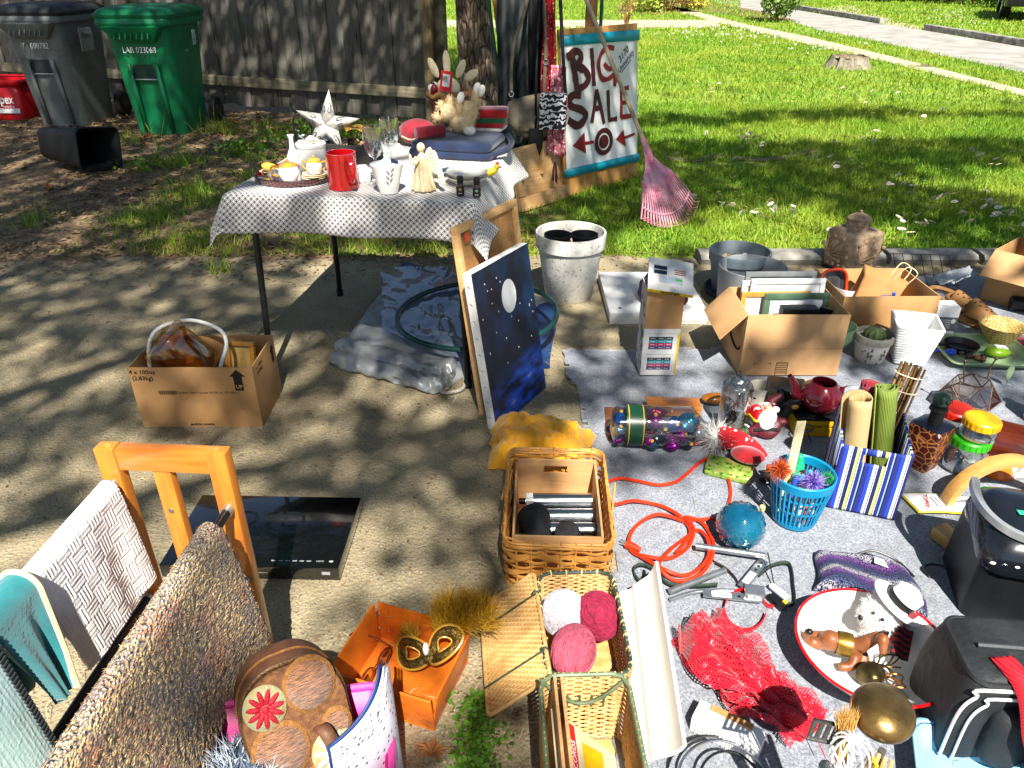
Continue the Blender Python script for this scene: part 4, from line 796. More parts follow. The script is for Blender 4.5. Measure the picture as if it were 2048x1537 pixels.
e = thing('plush_dog', 'curly tan plush dog lying on its back on the quilt', 'plush toy', T(925, 300)+Vector((0, .0, .068)), 6)
bl = [((.0, 0, .05), (.055, .045, .05)), ((.03, 0, .085), (.04, .035, .045)), ((-.06, -.01, .085), (.042, .036, .036)), ((-.095, -.02, .07), (.024, .02, .018)), ((-.045, .02, .125), (.014, .01, .022)), ((-.085, -.015, .115), (.012, .016, .018)), ((-.01, -.03, .11), (.014, .014, .035)), ((.06, .02, .125), (.018, .016, .045)), ((.025, -.02, .02), (.03, .03, .022))]
b = B()
for c_, r_ in bl: b.ball(c_, r_, 16, 10)
b.build('body', mat('tan_plush', '#cdb084', '#e0c8a0', s=60, r=.95, bump=.8), e, remesh=.004); fuzz(e, *ball_fuzz(bl, 260), .011, M_FURT)
M_SOCK = mat('white_plush', '#efe9e2', r=.9, bump=.5, s=80)
for c_ in ((-.002, -.034, .148), (.068, .022, .175), (.085, -.012, .17)): B().ball(c_, (.015, .014, .024), rot=(0, .3, 0)).build('paw', M_SOCK, e)
B().ball((.03, -.045, .018), (.026, .02, .02)).build('tail_tuft', M_SOCK, e); B().ball((-.117, -.024, .07), .006).build('nose', M_BLK, e)
for s_ in (-1, 1): B().ball((-.09, -.018-.02*s_*.6-.012, .098), .005).build('eye', M_BLK, e)
e = thing('gift_basket', 'small brown fabric basket with a cream plush rabbit ears and red tag', 'basket', T(898, 268)+Vector((0, .05, .067)), 0); e.scale = (1.25, 1.25, 1.45)
B().lathe([(.055, 0), (.06, .01), (.075, .07), (.07, .07), (.055, .015), (.001, .012)], 28).build('bowl', mat('brown_quilt', '#5d3524', '#7a4a33', s=40, r=.9, bump=.6), e); B().tube([(.075*math.cos(a), .075*math.sin(a), .072+.004*math.sin(a*9)) for a in np.linspace(0, 2*PI, 40, endpoint=False)], .009, 8, closed=True).build('rolled_rim', mat('tan_suede', '#a87a4d', '#8a6038', s=40, r=.9), e)
M_CRE = mat('cream_plush', '#e9dcbc', '#dccaa2', s=60, r=.95, bump=.6)
rb = B().ball((0, 0, .085), (.045, .045, .035)).build('plush_head', M_CRE, e)
for x, y, a, h in ((-.03, 0, -.5, .06), (.0, .01, -.05, .07), (.03, 0, .5, .055), (.055, -.005, 1.1, .05)): B().ball((x+math.sin(a)*h*.7, y, .11+math.cos(a)*h*.7), (.014, .008, h*.55), 12, 8, (0, a, 0)).build('ear', M_CRE, rb)
tg = B().box((.0, -.07, .115), (.042, .002, .06), (R(-8), .15, 0)).build('hang_tag', mat('tag_red', '#d3141c', r=.5), e); B().box((.0, -.0718, .118), (.026, .001, .036), (R(-8), .15, 0)).build('price_panel', M_WHITEINK, tg)
for k in range(5): B().box((-.004+.0, -.0726, .128-.004*k), (.018, .0006, .0012), (R(-8), .15, 0)).build('print_line', M_BLACKINK, tg)
for k in range(6): a = 2.2+k*.33; B().ball((.06*math.cos(a), .06*math.sin(a)-.02, .09), (.016, .014, .012), rot=(k, k, 0)).build('candy', mat(['cand_r', 'cand_w', 'cand_m'][k % 3], ['#a81522', '#e9e2d8', '#6d0f1c'][k % 3], r=.3), e)

# ---- under the table: tarp, hoop, rope, canvas, cork board
M_TARP = mat('silver_tarp', '#9fa2a3', '#84888a', s=6, r=.42, metal=.3, bump=.25, bs=16)
P4 = [G(662, 722), G(895, 782), G(1105, 600), G(800, 535)]
e = thing('folded_tarp', 'crumpled silver and blue tarpaulin folded on the slab under the table', 'tarp', (0, 0, 0))
def tarp_layer(q, z0, amp, seed, nx=44, ny=36):
    def fn(u, v):
        p_ = q[0]*(1-u)*(1-v)+q[1]*u*(1-v)+q[2]*u*v+q[3]*(1-u)*v; ed = min(1, min(u, 1-u, v, 1-v)*9); w_ = fbm(p_.x, p_.y, 4, 3, seed)
        f_ = abs(math.sin(v*8+3*fbm(p_.x, p_.y, 2, 2, seed+3)+u*2))*amp*.55*(1 if v < .45 else .45)
        return (p_.x+.02*fbm(p_.x, p_.y, 5, 2, seed+7), p_.y+.02*fbm(p_.x, p_.y, 5, 2, seed+9), .004+(z0+amp*w_*.8+f_)*ed if z0+amp*w_*.8+f_ > 0 else .004)
    return B().sheet(nx, ny, fn)
tarp_layer([p_+Vector((.02, -.01, 0)) for p_ in (G(760, 760), G(1090, 735), G(1110, 610), G(800, 520))], .012, .006, 5).build('blue_side', mat('blue_tarp', '#1b3a66', '#142c50', s=8, r=.5, bump=.3), e, ang=80)
tarp_layer(P4, .045, .035, 1).build('silver_side', M_TARP, e, ang=80)
pts = [G(662, 724), G(720, 738), G(800, 758), G(860, 776), G(905, 768)]
for k in range(2):
    cc = catmull([p_+Vector((.012*k, .055*k, 0)) for p_ in pts], 16)
    def rl(u, v, k=k):
        i = u*(len(cc)-1); p_ = cc[int(i)].lerp(cc[min(int(i)+1, len(cc)-1)], i-int(i)); a = 2*PI*v; f_ = 1-.55*abs(noise.noise(Vector((u*9+k*7, math.cos(a)*1.1, math.sin(a)*1.1))))-.1*abs(noise.noise(Vector((u*21+k, math.cos(a)*2.2, math.sin(a)*2.2)))); t_ = min(1, .35+6*u, .6+8*(1-u)); return (p_.x, p_.y+.062*f_*t_*math.cos(a), max(.004, .018+.03*k+.045*f_*t_*math.sin(a)))
    B().sheet(90, 26, rl).build('rolled_edge', M_TARP, e, ang=50)
e = thing('plastic_bag', 'crinkled clear plastic bag lying over the tarpaulin', 'plastic bag', (0, 0, 0))
def film(u, v): p_ = G(765+240*u, 545+215*v*(.6+.4*u), .085); return (p_.x+.02*fbm(u*6, v*6, 1, 3, 2), p_.y, .114+.007*fbm(u*5, v*5, 1.3, 4, 4)+.005*abs(noise.noise(Vector((u*14, v*14, 1)))))
B().sheet(46, 36, film).build('film', glass('clear_film', '#d3dcea', .1, .3, .45), e, ang=120)
B().box((*G(835, 592, .10)[:2], .112), (.05, .03, .002), (.1, 0, .3)).build('paper_label', mat('label_ochre', '#cbb98a', r=.7), e)
hc = (G(955, 640, .1)); o = B().tube([(hc.x+.34*math.cos(a), hc.y+.33*math.sin(a), .132+.012*math.sin(a+1)) for a in np.linspace(0, 2*PI, 72, endpoint=False)], .011, 10, closed=True).build('hula_hoop', mat('dark_green_tube', '#123c3a', '#0d2e2d', s=8, r=.3), None); tag(o, 'dark green plastic hoop lying on the silver tarpaulin', 'hoop')
o = B().tube(catmull([G(890, 742)+Vector((0, .02, .03)), G(902, 770)+Vector((0, 0, .012)), G(885, 790)+Vector((0, 0, .012)), G(905, 782)+Vector((.04, 0, .012)), G(918, 757)+Vector((.02, .05, .02))], 8), .007, 8).build('rope_loop', mat('white_rope', '#d9d2c4', '#a39c8e', s=160, r=.9, bump=.8), None); tag(o, 'white braided rope loop poking out of the tarpaulin', 'rope')
o = B().tube(catmull([G(895, 800)+Vector((0, 0, .004)), G(912, 795)+Vector((0, 0, .006)), G(905, 808)+Vector((0, 0, .004)), G(918, 790)+Vector((0, 0, .005))], 8), .0012, 5).build('thread', mat('white_thread', '#e2dccf', r=.9, bump=0), None); tag(o, 'tangle of white thread lying next to the rope loop', 'thread')
# leaning boards: corner base points on the slab, leaning back on the table leg
def lean(name, label, cat, a, b_, hgt, back):
    A, Bq = G(*a), G(*b_); d = Bq-A; e = thing(name, label, cat, A, rot=(R(-back), 0, math.atan2(d.y, d.x))); return e, d.length
e, L = lean('canvas_painting', 'stretched canvas of a white moon and stars over dark blue water', 'painting', (993, 862), (1092, 775), 0, 9)
Hc = .575
def f_night(nd, tc):
    x = nd('SeparateXYZ', Vector=tc.outputs['Object']).outputs; o = tc.outputs['Object']
    mp = nd('Mapping', Vector=o, Scale=(5, 1, 14), Rotation=(0, R(38), 0)).outputs[0]; n = nd('TexNoise', Vector=mp, Scale=1.7, Detail=5).outputs[0]
    skyc = mixc(nd, ramp(nd, nd('TexNoise', Vector=o, Scale=7, Detail=4).outputs[0], .45, .75), C('#081428'), C('#123a66'))
    sea = mixc(nd, ramp(nd, n, .42, .62), C('#0a1a3c'), C('#1a55c8')); sea = mixc(nd, ramp(nd, n, .64, .72), sea, C('#7d7fc4'))
    k = nd('Math', operation='ADD', _0=x[2], _1=nd('Math', operation='MULTIPLY', _0=x[0], _1=-.25).outputs[0]).outputs[0]
    return mixc(nd, ramp(nd, k, .15, .08), skyc, sea), n
cv = B().box((L/2, .018, Hc/2), (L, .034, Hc)).build('canvas_edge', mat('raw_canvas', '#e9e7e2', '#dcdad4', s=60, r=.9, bump=.3), e, bevel=.002)
B().box((L/2, -.0005, Hc/2), (L-.002, .002, Hc-.002)).build('painted_face', cmat('night_paint', f_night, .35, bstr=.25), e)
B().add([(L*.54+.046*math.cos(t), -.0022, Hc*.755+.06*math.sin(t)) for t in np.linspace(0, 2*PI, 40, endpoint=False)], [tuple(range(40))]).build('painted_moon', M_PAPER, e)
for i in range(26):
    x, z = rng.uniform(.06, .95)*L, rng.uniform(.36, .95)*Hc; B().add([(x+.0028*math.cos(t), -.0022, z+.0034*math.sin(t)) for t in np.linspace(0, 6.28, 8, endpoint=False)], [tuple(range(8))]).build('painted_star', M_PAPER, e)
for k in range(9): B().box((-.001, .018, .05+.06*k), (.001, .010, .002), (R(35), 0, 0)).build('staple', mat('silver', '#d8d8d8'), e)
e2, L2 = lean('cork_board', 'tan cork board with wooden frame leaning behind the moon painting', 'cork board', (985, 838), (1110, 728), 0, 8)
L2 = .40; H2 = .70
B().box((L2/2, .05, H2/2), (L2-.01, .006, H2-.01)).build('cork', mat('cork', '#b98a55', '#a37544', s=160, r=.95, bump=.5), e2)
for x, z, w, h in ((L2/2, .0125, L2, .025), (L2/2, H2-.0125, L2, .025), (.0125, H2/2, .025, H2-.05), (L2-.0125, H2/2, .025, H2-.05)): B().box((x, .046, z), (w, .022, h)).build('frame_strip', M_PINE, e2, bevel=.002)
B().box((.055, .033, H2-.045), (.028, .002, .028)).build('price_sticker', mat('orange_sticker', '#d3502c', r=.6), e2)
# ================================================================== cartons and the left foreground
M_CARD = mat('cardboard', '#b98d5c', '#a97f50', s=3, r=.85, bump=.15, bs=60); M_CARD2 = mat('cardboard_pale', '#c79f70', '#b98f60', s=3, r=.85, bump=.15, bs=60)
def f_card(a, b_):
    def f(nd, tc):
        n = nd('TexNoise', Vector=tc.outputs['Object'], Scale=7, Detail=9, Roughness=.75).outputs[0]; w = nd('TexWave', Vector=tc.outputs['Object'], Scale=60, bands_direction='X', Distortion=.3).outputs[0]
        return mixc(nd, ramp(nd, n, .3, .7), C(a), C(b_)), nd('Math', operation='MULTIPLY_ADD', _0=w, _1=.15, _2=n).outputs[0]
    return f
M_CARD = cmat('cardboard', f_card('#b98d5c', '#a67b4c'), .85, bstr=.25); M_CARD2 = cmat('corrugated_pale', f_card('#c69c6e', '#b58a5b'), .85, bstr=.25)
def carton(e, w, d, h, m=None, t=.005, base=True, skip=()):
    m = m or M_CARD; q = {}
    for nm, c_, s_ in (('front', (0, -d/2+t/2, h/2), (w, t, h)), ('back', (0, d/2-t/2, h/2), (w, t, h)), ('left', (-w/2+t/2, 0, h/2), (t, d-2*t-.0005, h-.001)), ('right', (w/2-t/2, 0, h/2), (t, d-2*t-.0005, h-.001))):
        if nm not in skip: q[nm] = B().box(c_, s_).build('side_panel', m, e, bevel=.0012)
    if base: B().box((0, 0, .003), (w-2*t-.001, d-2*t-.001, .004)).build('base_panel', m, e)
    return q
def flap(e, w, L, loc, rot, m=None): return B().box((0, L/2, 0), (w, L, .004)).build('flap', m or M_CARD, e, loc=loc, rot=rot, bevel=.001)
A = G(287, 855); e = thing('cardboard_box', 'open brown shipping box marked with a black UP arrow', 'box', A+Vector((.212, .13, 0)), 0)
carton(e, .425, .255, .24, M_CARD); FY = -.128
for s_, x, z, sz in (('4 x 100oz', -.165, .222, .022), ('(2.83kg)', -.168, .198, .022)): text(s_, sz, M_BLACKINK, e, (x, FY, z), bold=.0003, ex=.0003)
b = B(); b.add([(x, FY, z) for x, z in ((.142, .15), (.172, .15), (.172, .205), (.185, .205), (.157, .232), (.129, .205), (.142, .205))], [tuple(range(7))]).build('printed_arrow', M_BLACKINK, e); text('UP', .019, M_CARD2, e, (.157, FY-.0005, .165), ex=.0003, bold=.0004)
text('Country Save Powder 6/100 oz  07125-5-2', .0125, mat('brown_ink', '#4a3520', bump=0), e, (.045, FY, .142), ex=.0003); text('MADE IN CANADA', .010, M_BLACKINK, e, (.0, FY, .012), ex=.0003, bold=.0004)
b = B()
for k in range(26): b.box((-.125+.0024*k, FY, .142), (.0008+.0009*((k*7) % 3)/2, .0004, .015))
b.build('barcode', M_BLACKINK, e)
b = B(); b.add([(.2132, y, z) for y, z in ((.075, .15), (.1, .15), (.1, .195), (.112, .195), (.088, .22), (.064, .195), (.075, .195))], [tuple(range(7))]).build('printed_arrow', M_BLACKINK, e); text('4 x 100oz', .018, M_BLACKINK, e, (.2132, -.06, .215), (PI/2, 0, PI/2), ex=.0003); text('(2.83kg)', .018, M_BLACKINK, e, (.2132, -.06, .195), (PI/2, 0, PI/2), ex=.0003)
bc = e.location
M_AMJ = glass('amber_plastic', '#f6e2c0', .08, .3, .3)
e = thing('amber_canister', 'clear amber plastic canister tilted in the UP box', 'canister', bc+Vector((-.01, .01, .15)), rot=(R(10), R(-38), R(0)))
B().lathe([(.001, .0), (.07, .0), (.082, .02), (.086, .16), (.085, .16), (.08, .022), (.068, .004), (.001, .004)], 36).build('wall', M_AMJ, e, ang=60)
l = B().lathe([(.09, .15), (.091, .185), (.085, .192), (.001, .196)], 36).build('lid', M_AMJ, e, ang=60); B().lathe([(.03, .197), (.034, .21), (.001, .212)], 24).build('knob', M_AMJ, l)
B().box((.0, 0, .05), (.03, .04, .05), (.2, .3, .1)).build('filling', wood('amber_filling', '#b5762c', '#e0a653', s=8, axis=2), e)
o = B().tube(catmull([bc+Vector(p_) for p_ in ((-.15, -.09, .1), (-.165, -.06, .24), (-.15, -.0, .315), (-.06, .06, .33), (.05, .04, .31), (.09, .0, .27), (.075, -.06, .2), (.05, -.09, .1))], 8), .007, 10).build('white_hose', mat('white_tube', '#e6e4dd', r=.4, bump=.05), None); tag(o, 'white flexible hose arching out of the UP box', 'hose')
e = thing('photo_frame', 'small golden wooden photo frame standing in the UP box', 'frame', bc+Vector((.10, .03, .006)), rot=(R(-12), 0, R(-8))); M_HONEY = wood('honey_wood', '#a8702c', '#cf9745', s=6, axis=2, r=.4)
for x, z, w, h in ((0, .23, .11, .016), (0, .09, .11, .016), (-.047, .16, .016, .124), (.047, .16, .016, .124)): B().box((x, 0, z), (w, .02, h)).build('frame_strip', M_HONEY, e, bevel=.002)
B().box((0, .005, .16), (.08, .004, .126)).build('backing', mat('manila', '#c9a25c', r=.8), e); B().box((0, 0, .04), (.09, .018, .08)).build('stand', M_HONEY, e)
e = thing('cream_block', 'small cream block in the corner of the UP box', 'block', bc+Vector((.14, -.07, .006))); B().box((0, 0, .1), (.03, .03, .2), (0, .1, .3)).build('block', mat('cream_wax', '#e3d3a8', r=.6), e, bevel=.008)
# player
A = G(325, 1163); e = thing('disc_player', 'flat black glossy disc player lying on the slab behind the wooden rack', 'disc player', A+Vector((.24, .155, 0)), -1.5)
M_PIANO = mat('piano_black', '#08090b', '#0b0c0f', s=3, r=.12, bump=0, coat=1, spec=.6)
B().box((0, 0, .027), (.48, .30, .042)).build('case', M_PIANO, e, bevel=.003); B().box((-.0, -.151, .03), (.10, .002, .004)).build('tray_trim', mat('silver', '#d8d8d8'), e)
for x in (-.2, .2):
    for y in (-.12, .12): B().cyl((x, y, 0), (x, y, .007), .012, 10).build('foot', M_BLK, e)
text('DVD', .10, mat('satin_black', '#1b1d20', r=.35, bump=0), e, (.0, .04, .0482), (0, 0, 0), ex=.0002); gl_ = mat('grey_ink', '#9a9da0', bump=0); text('HDMI', .0085, gl_, e, (.185, -.125, .0483), (0, 0, 0), ex=.0002)
for k in range(6): B().box((.06+.019*k, -.125, .0483), (.012, .004, .0003)).build('logo_mark', gl_, e)
B().add([(.215+.006*math.cos(t), -.125+.004*math.sin(t), .0485) for t in np.linspace(0, 6.28, 14, endpoint=False)], [tuple(range(14))]).build('logo_mark', gl_, e)
for x in (-.2, .205): B().box((x, -.1508, .03), (.022, .0006, .010)).build('disc_logo', gl_, e)

# wooden quilt rack: end frame towards the table, bars running towards the viewer
M_RACK = wood('orange_oak', '#b8621c', '#d98a34', s=5, axis=2, r=.35, bump=.1, coat=.4, stretch=10); M_RACKX = wood('orange_oak_cross', '#b8621c', '#d98a34', s=5, axis=0, r=.35, bump=.1, coat=.4, stretch=10)
RK = Vector((-.69, 1.225, 0)); e = thing('quilt_rack', 'orange wooden quilt rack with black metal bars', 'rack', RK, -4)
def endframe(y):
    for x in (-.115, .112): B().box((x, y, .31), (.04, .03, .60)).build('post', M_RACK, e, bevel=.003)
    B().box((0, y, .585), (.186, .029, .05)).build('top_rail', M_RACKX, e, bevel=.003); B().box((-.01, y, .33), (.036, .022, .462)).build('slat', M_RACK, e, bevel=.002)
    B().box((0, y, .075), (.186, .026, .05)).build('bottom_rail', M_RACKX, e, bevel=.003)
    for x in (-.11, .11): B().cyl((x, y, .6), (x, y, .612), .007, 10).build('dowel_plug', M_HONEY, e); B().cyl((x, y, 0), (x, y, .012), .012, 10).build('foot', M_BLK, e)
endframe(0); endframe(-.95)
BARS = ((-.115, .525), (-.115, .22), (.115, .475), (.115, .28), (.115, .10))
for x, z in BARS: B().cyl((x, -.93, z), (x, -.012, z), .0095, 14).build('bar', mat('bar_black', '#121214', r=.25, bump=0), e); B().cyl((x, -.03, z), (x, -.012, z), .012, 14).build('ferrule', MATS['galvanised'], e)
B().cyl((-.011, -.013, .46), (-.011, -.010, .46), .006, 10).build('screw', MATS['silver'], e)
rzM = Matrix.Rotation(R(-4), 4, 'Z')
def drape(name, label, cat, x, z, y0, y1, hr, hl, m, thick=.008, rib=None, wav=.008, nx=70, ny=80, skew=0, edge=None, taper=0):
    """cloth over a bar at (x, z) of the rack from y0 to y1, hanging hr on the right and hl on the left"""
    r_ = .013+thick; tot = hr+hl+PI*r_
    def fn(u, v):
        y = y0+(y1-y0)*u; s_ = v*tot; k = math.sin(u*9+2)*.5+math.sin(u*17)*.3
        if s_ < hl: px, pz, nx_, nz_ = -r_, -(hl-s_), -1, 0
        elif s_ < hl+PI*r_: a = (s_-hl)/r_; px, pz, nx_, nz_ = -r_*math.cos(a), r_*math.sin(a), -math.cos(a), math.sin(a)
        else: t_ = s_-hl-PI*r_; px, pz, nx_, nz_ = r_, -t_, 1, 0
        dn = abs(min(0, pz)); d_ = wav*k*min(1, dn*8)+(rib(y, s_) if rib else 0); px += dn*.10*(1 if px > 0 else -.6)
        return (x+px+nx_*d_, y+skew*dn*(1 if px > 0 else -1)+taper*dn*(u-.5), z+pz+nz_*d_)
    e_ = thing(name, label, cat, RK); e_.rotation_euler.z = R(-4)
    B().sheet(nx, ny, fn, uv=(abs(y1-y0), tot)).build('fabric', m, e_, solid=thick, ang=180, off=-1); return e_, fn
def weave(y, s_):
    c_ = .034; i, j = math.floor(y/c_), math.floor(s_/c_); t = (y if (i+j) % 2 else s_); return .0028*abs(math.sin(t*PI/.0085))
drape('quilted_blanket', 'white basket weave quilted blanket draped over the rack bar', 'blanket', -.115, .525, -.03, -.295, .23, .2, mat('white_quilt', '#e9e7e6', '#dedbda', s=12, r=.95, sheen=.3, bump=.3, bs=200), .006, weave, .006, 110, 150, .02, taper=.1)
tz_, tf_ = drape('fleece_blanket', 'teal fleece blanket with cream edge hanging next to the white quilt', 'blanket', -.115, .53, -.305, -.41, .2, .2, mat('teal_fleece', '#0f7f86', '#0a666d', s=9, r=.95, sheen=.6, bump=.5, bs=150), .02, None, .014, 50, 70, -.0, taper=.35)
B().tube([tf_(0, v_) for v_ in np.linspace(.3, 1, 40)], .006, 6).build('cream_piping', mat('cream_cord', '#d9caa6', r=.9), tz_)
def ribs(y, s_): return .0014*abs(math.sin(y*PI/.0042))
kz, _ = drape('ribbed_throw', 'pale aqua ribbed throw with dark whipstitched edge on the rack', 'blanket', -.115, .535, -.425, -.86, .26, .22, mat('pale_aqua_knit', '#a9c8c6', '#97b8b7', s=9, r=.95, sheen=.4, bump=.4, bs=150), .014, ribs, .012, 160, 60, .0)
b = B()
for k in range(46):
    t = k/45; L_ = t*.42; px, pz = (.03*math.sin(L_/.03), .03*math.cos(L_/.03)) if L_ < .045 else (.03+(L_-.045)*.1, .003-(L_-.045)); b.tube([(-.115+px-.004, -.417, .535+pz), (-.115+px+.006, -.422, .535+pz), (-.115+px+.004, -.432, .535+pz-.004)], .0035, 5)
b.build('whipstitch_edge', mat('charcoal_yarn', '#23292b', r=.95), kz)
def f_knit(nd, tc):
    uv = nd('Mapping', Vector=tc.outputs['UV'], Scale=(1, 1.5, 1)).outputs[0]; v = nd('TexVoronoi', Vector=uv, Scale=150); n = nd('TexNoise', Vector=tc.outputs['UV'], Scale=9, Detail=2).outputs[0]; n2 = nd('TexNoise', Vector=uv, Scale=110, Detail=2).outputs[0]
    c = mixc(nd, ramp(nd, n2, .4, .62), C('#7a5a42'), C('#d9bb7c')); c = mixc(nd, nd('Math', operation='MULTIPLY', _0=ramp(nd, n, .5, .62), _1=.55).outputs[0], c, C('#a85a34')); n3 = nd('TexNoise', Vector=tc.outputs['UV'], Scale=13, Detail=2, noise_dimensions='4D', W=3.0).outputs[0]
    c = mixc(nd, nd('Math', operation='MULTIPLY', _0=ramp(nd, n3, .52, .64), _1=.6).outputs[0], c, C('#6b5f6b')); c = mixc(nd, ramp(nd, v.outputs[0], .5, .95), c, C('#3a2a20'))
    return c, nd('Math', operation='SUBTRACT', _0=1.0, _1=v.outputs[0]).outputs[0]
def knitd(y, s_): return .0035*noise.noise(Vector((y*140, s_*90, 0)))
kn, kf = drape('knitted_blanket', 'chunky brown and ochre knitted blanket over the rack bar', 'blanket', .115, .48, -.095, -.78, .30, .10, cmat('variegated_knit', f_knit, .95, bstr=1.0, bdist=.012, Sheen_Weight=.5), .014, knitd, .012, 150, 90, 0, taper=-.12)
P_ = np.array([kf(rng.random(), rng.random()) for _ in range(4500)]); N_ = rng.normal(size=P_.shape); N_ /= np.linalg.norm(N_, axis=1)[:, None]; fuzz(kn, P_, N_, .0045, leafmat('knit_fibre', '#6a4e34', '#c9a868', '#a8673c', 0), 'yarn_fibre', .0012)

# pink bin with case, fluffy cloth and magazine
e = thing('pink_bin', 'hot pink plastic bin holding the embroidered case', 'bin', (-.40, .80, 0), 9); M_HOT = mat('hot_pink', '#d81b86', '#c51478', s=5, r=.4, bump=.1)
B().loft([sect(.32, .28, .03, 0), sect(.36, .33, .035, .20)], (1, 0)).build('tub', M_HOT, e, solid=.004); B().tube([(x, y, .2) for x, y in rrect(.375, .345, .04, 6)], .008, 8, closed=True).build('rolled_rim', mat('pink_rim', '#e24a9d', r=.4), e)
e = thing('embroidered_case', 'rounded brown case embroidered with red and white flowers', 'case', (-.365, .84, .03), rot=(R(-20), 0, R(30)))
def arch(w, h, n=16):
    r_ = w*.42; return [(-w/2, 0), (w/2, 0)]+[(w/2-r_+r_*math.cos(t), h-r_+r_*math.sin(t)*1.0) for t in np.linspace(0, PI/2, n)]+[(-w/2+r_+r_*math.cos(t), h-r_+r_*math.sin(t)) for t in np.linspace(PI/2, PI, n)]
M_BRS = mat('brown_leatherette', '#6d4a35', '#5a3b29', s=30, r=.6, bump=.3)
def f_thread(nd, tc):
    o = nd('Mapping', Vector=tc.outputs['Object'], Scale=(9, 110, 9)).outputs[0]; n = nd('TexNoise', Vector=o, Scale=6, Detail=3).outputs[0]; return mixc(nd, ramp(nd, n, .35, .65), C('#3b2013'), C('#a87148')), n
M_THR = cmat('satin_thread', f_thread, .45, bstr=.9, Sheen_Weight=.4); M_OCH = mat('ochre_stitch', '#9a6a35', '#7d5126', s=120, r=.8, bump=.8)
def arcx(o, y): return [(x, y, z) for x, z in o]
CW, CH = .25, .385; e.scale = (.74, .8, .86)
B().loft([arcx(arch(CW, CH), y) for y in (-.03, .10)]).build('shell', M_BRS, e, bevel=.02)
B().loft([arcx(arch(CW, CH), -.055), arcx(arch(CW*1.005, CH*1.005), -.032)]).build('front_panel', mat('brown_canvas', '#5a3823', '#7a5230', s=60, r=.85, bump=.6), e, bevel=.01)
B().tube([(x*1.01, -.031, z*1.01) for x, z in arch(CW, CH)[1:]]+[(-CW/2, -.031, 0)], .0045, 6).build('zipper', mat('zip_bronze', '#3d2b20', '#8a6a48', s=300, r=.4, metal=.5), e); B().tube([(x*1.005, .03, z*1.005) for x, z in arch(CW, CH)[1:]], .003, 6).build('seam', M_OCH, e)
def disc(c_, r_, m, y=-.058, nm='satin_patch', k=1): return B().lathe([(r_, 0), (r_*.95, .004), (.001, .007)], 28, sy=k).build(nm, m, e, loc=(c_[0], y, c_[1]), rot=(PI/2, 0, 0), ang=60)
for c_, r_ in (((.045, .335), .056), ((-.055, .215), .062), ((.085, .225), .03), ((.03, .09), .06), ((-.09, .10), .03)):
    disc(c_, r_+.009, M_OCH, -.0555, 'stitched_ring'); disc(c_, r_, M_THR)
for c_, m, r_ in (((-.065, .325), mat('red_floss', '#b5132c', '#8d0f22', s=90, r=.6, bump=.6), .045), ((.065, .165), mat('white_floss', '#e3dccd', '#cfc6b4', s=90, r=.6, bump=.6), .052), ((-.05, .10), mat('red_floss', '#b5132c'), .042)):
    disc(c_, r_+.006, mat('sage_floss', '#8d9a7a', '#a08a5c', s=60, r=.7, bump=.5), -.059, 'flower_ground')
    for k in range(11): a = k*2*PI/11; B().ball((c_[0]+.029*math.cos(a)*r_/.05, -.065, c_[1]+.029*math.sin(a)*r_/.05), (.021*r_/.05, .005, .0062), 10, 6, (0, -a, 0)).build('petal', m, e)
    B().ball((c_[0], -.067, c_[1]), (.009, .005, .009)).build('flower_centre', m, e)
b = B(); b.ribbon(catmull([(.05, -.06, .225), (.052, -.085, .23), (.058, -.095, .20), (.062, -.10, .10), (.06, -.095, .01), (.058, -.062, -.0)], 6), .034, (0, 0, 1)); pts = catmull([(.045, -.062, .235), (.05, -.088, .235), (.058, -.1, .20), (.062, -.104, .10), (.06, -.095, .02), (.058, -.064, .0)], 6)
b = B(); v_ = []
for p_ in pts: v_ += [(p_.x-.017, p_.y, p_.z), (p_.x+.017, p_.y, p_.z)]
b.add(v_, [(2*i, 2*i+1, 2*i+3, 2*i+2) for i in range(len(pts)-1)]).build('carry_strap', M_BRS, e, solid=.005, ang=80)
e = thing('fluffy_cloth', 'shaggy blue grey fleece cloth stuffed in the pink bin', 'cloth', (-.475, .80, .05)); b = B(); b.ball((0, 0, .08), (.075, .11, .10), 20, 12).build('pile', mat('grey_fleece', '#4a5a70', r=.95), e)
fuzz(e, *ball_fuzz([((0, 0, .08), (.075, .11, .10))], 4200), .022, leafmat('grey_shag', '#3d4f68', '#c9d2dc', '#7d8ca0', .1), 'shag', .0026, .6)
def f_staff(nd, tc):
    uv = tc.outputs['UV']; x = nd('SeparateXYZ', Vector=uv).outputs; l = nd('Math', operation='FRACT', _0=nd('Math', operation='MULTIPLY', _0=x[1], _1=130.0).outputs[0]).outputs[0]; v = nd('TexVoronoi', Vector=uv, Scale=75).outputs[0]
    c = mixc(nd, ramp(nd, l, .82, .9), C('#e2e0ea'), C('#8a86a0')); return mixc(nd, ramp(nd, v, .26, .2), c, C('#2a2838'))
e = thing('sheet_music', 'curled white music booklet with a blue back standing in the pink bin', 'booklet', (-.215, .83, .03), rot=(R(-10), R(6), R(62)))
def curl(off): return lambda u, v: (.17*(u-.5), off+.05*(u-.5)**2*4-.02*v, .33*v*(1-.4*abs(u-.7)))
B().sheet(20, 20, curl(0), uv=(.2, .36)).build('page', cmat('music_print', f_staff, .7), e, solid=.0006, ang=180); B().sheet(20, 20, curl(.008), uv=(.2, .36)).build('page', mat('page_white', '#e9e8ee', r=.8), e, solid=.0006, ang=180); B().sheet(20, 20, curl(.016)).build('cover', mat('blue_cover', '#29447d', '#1d3260', s=9, r=.4), e, solid=.003, ang=180)
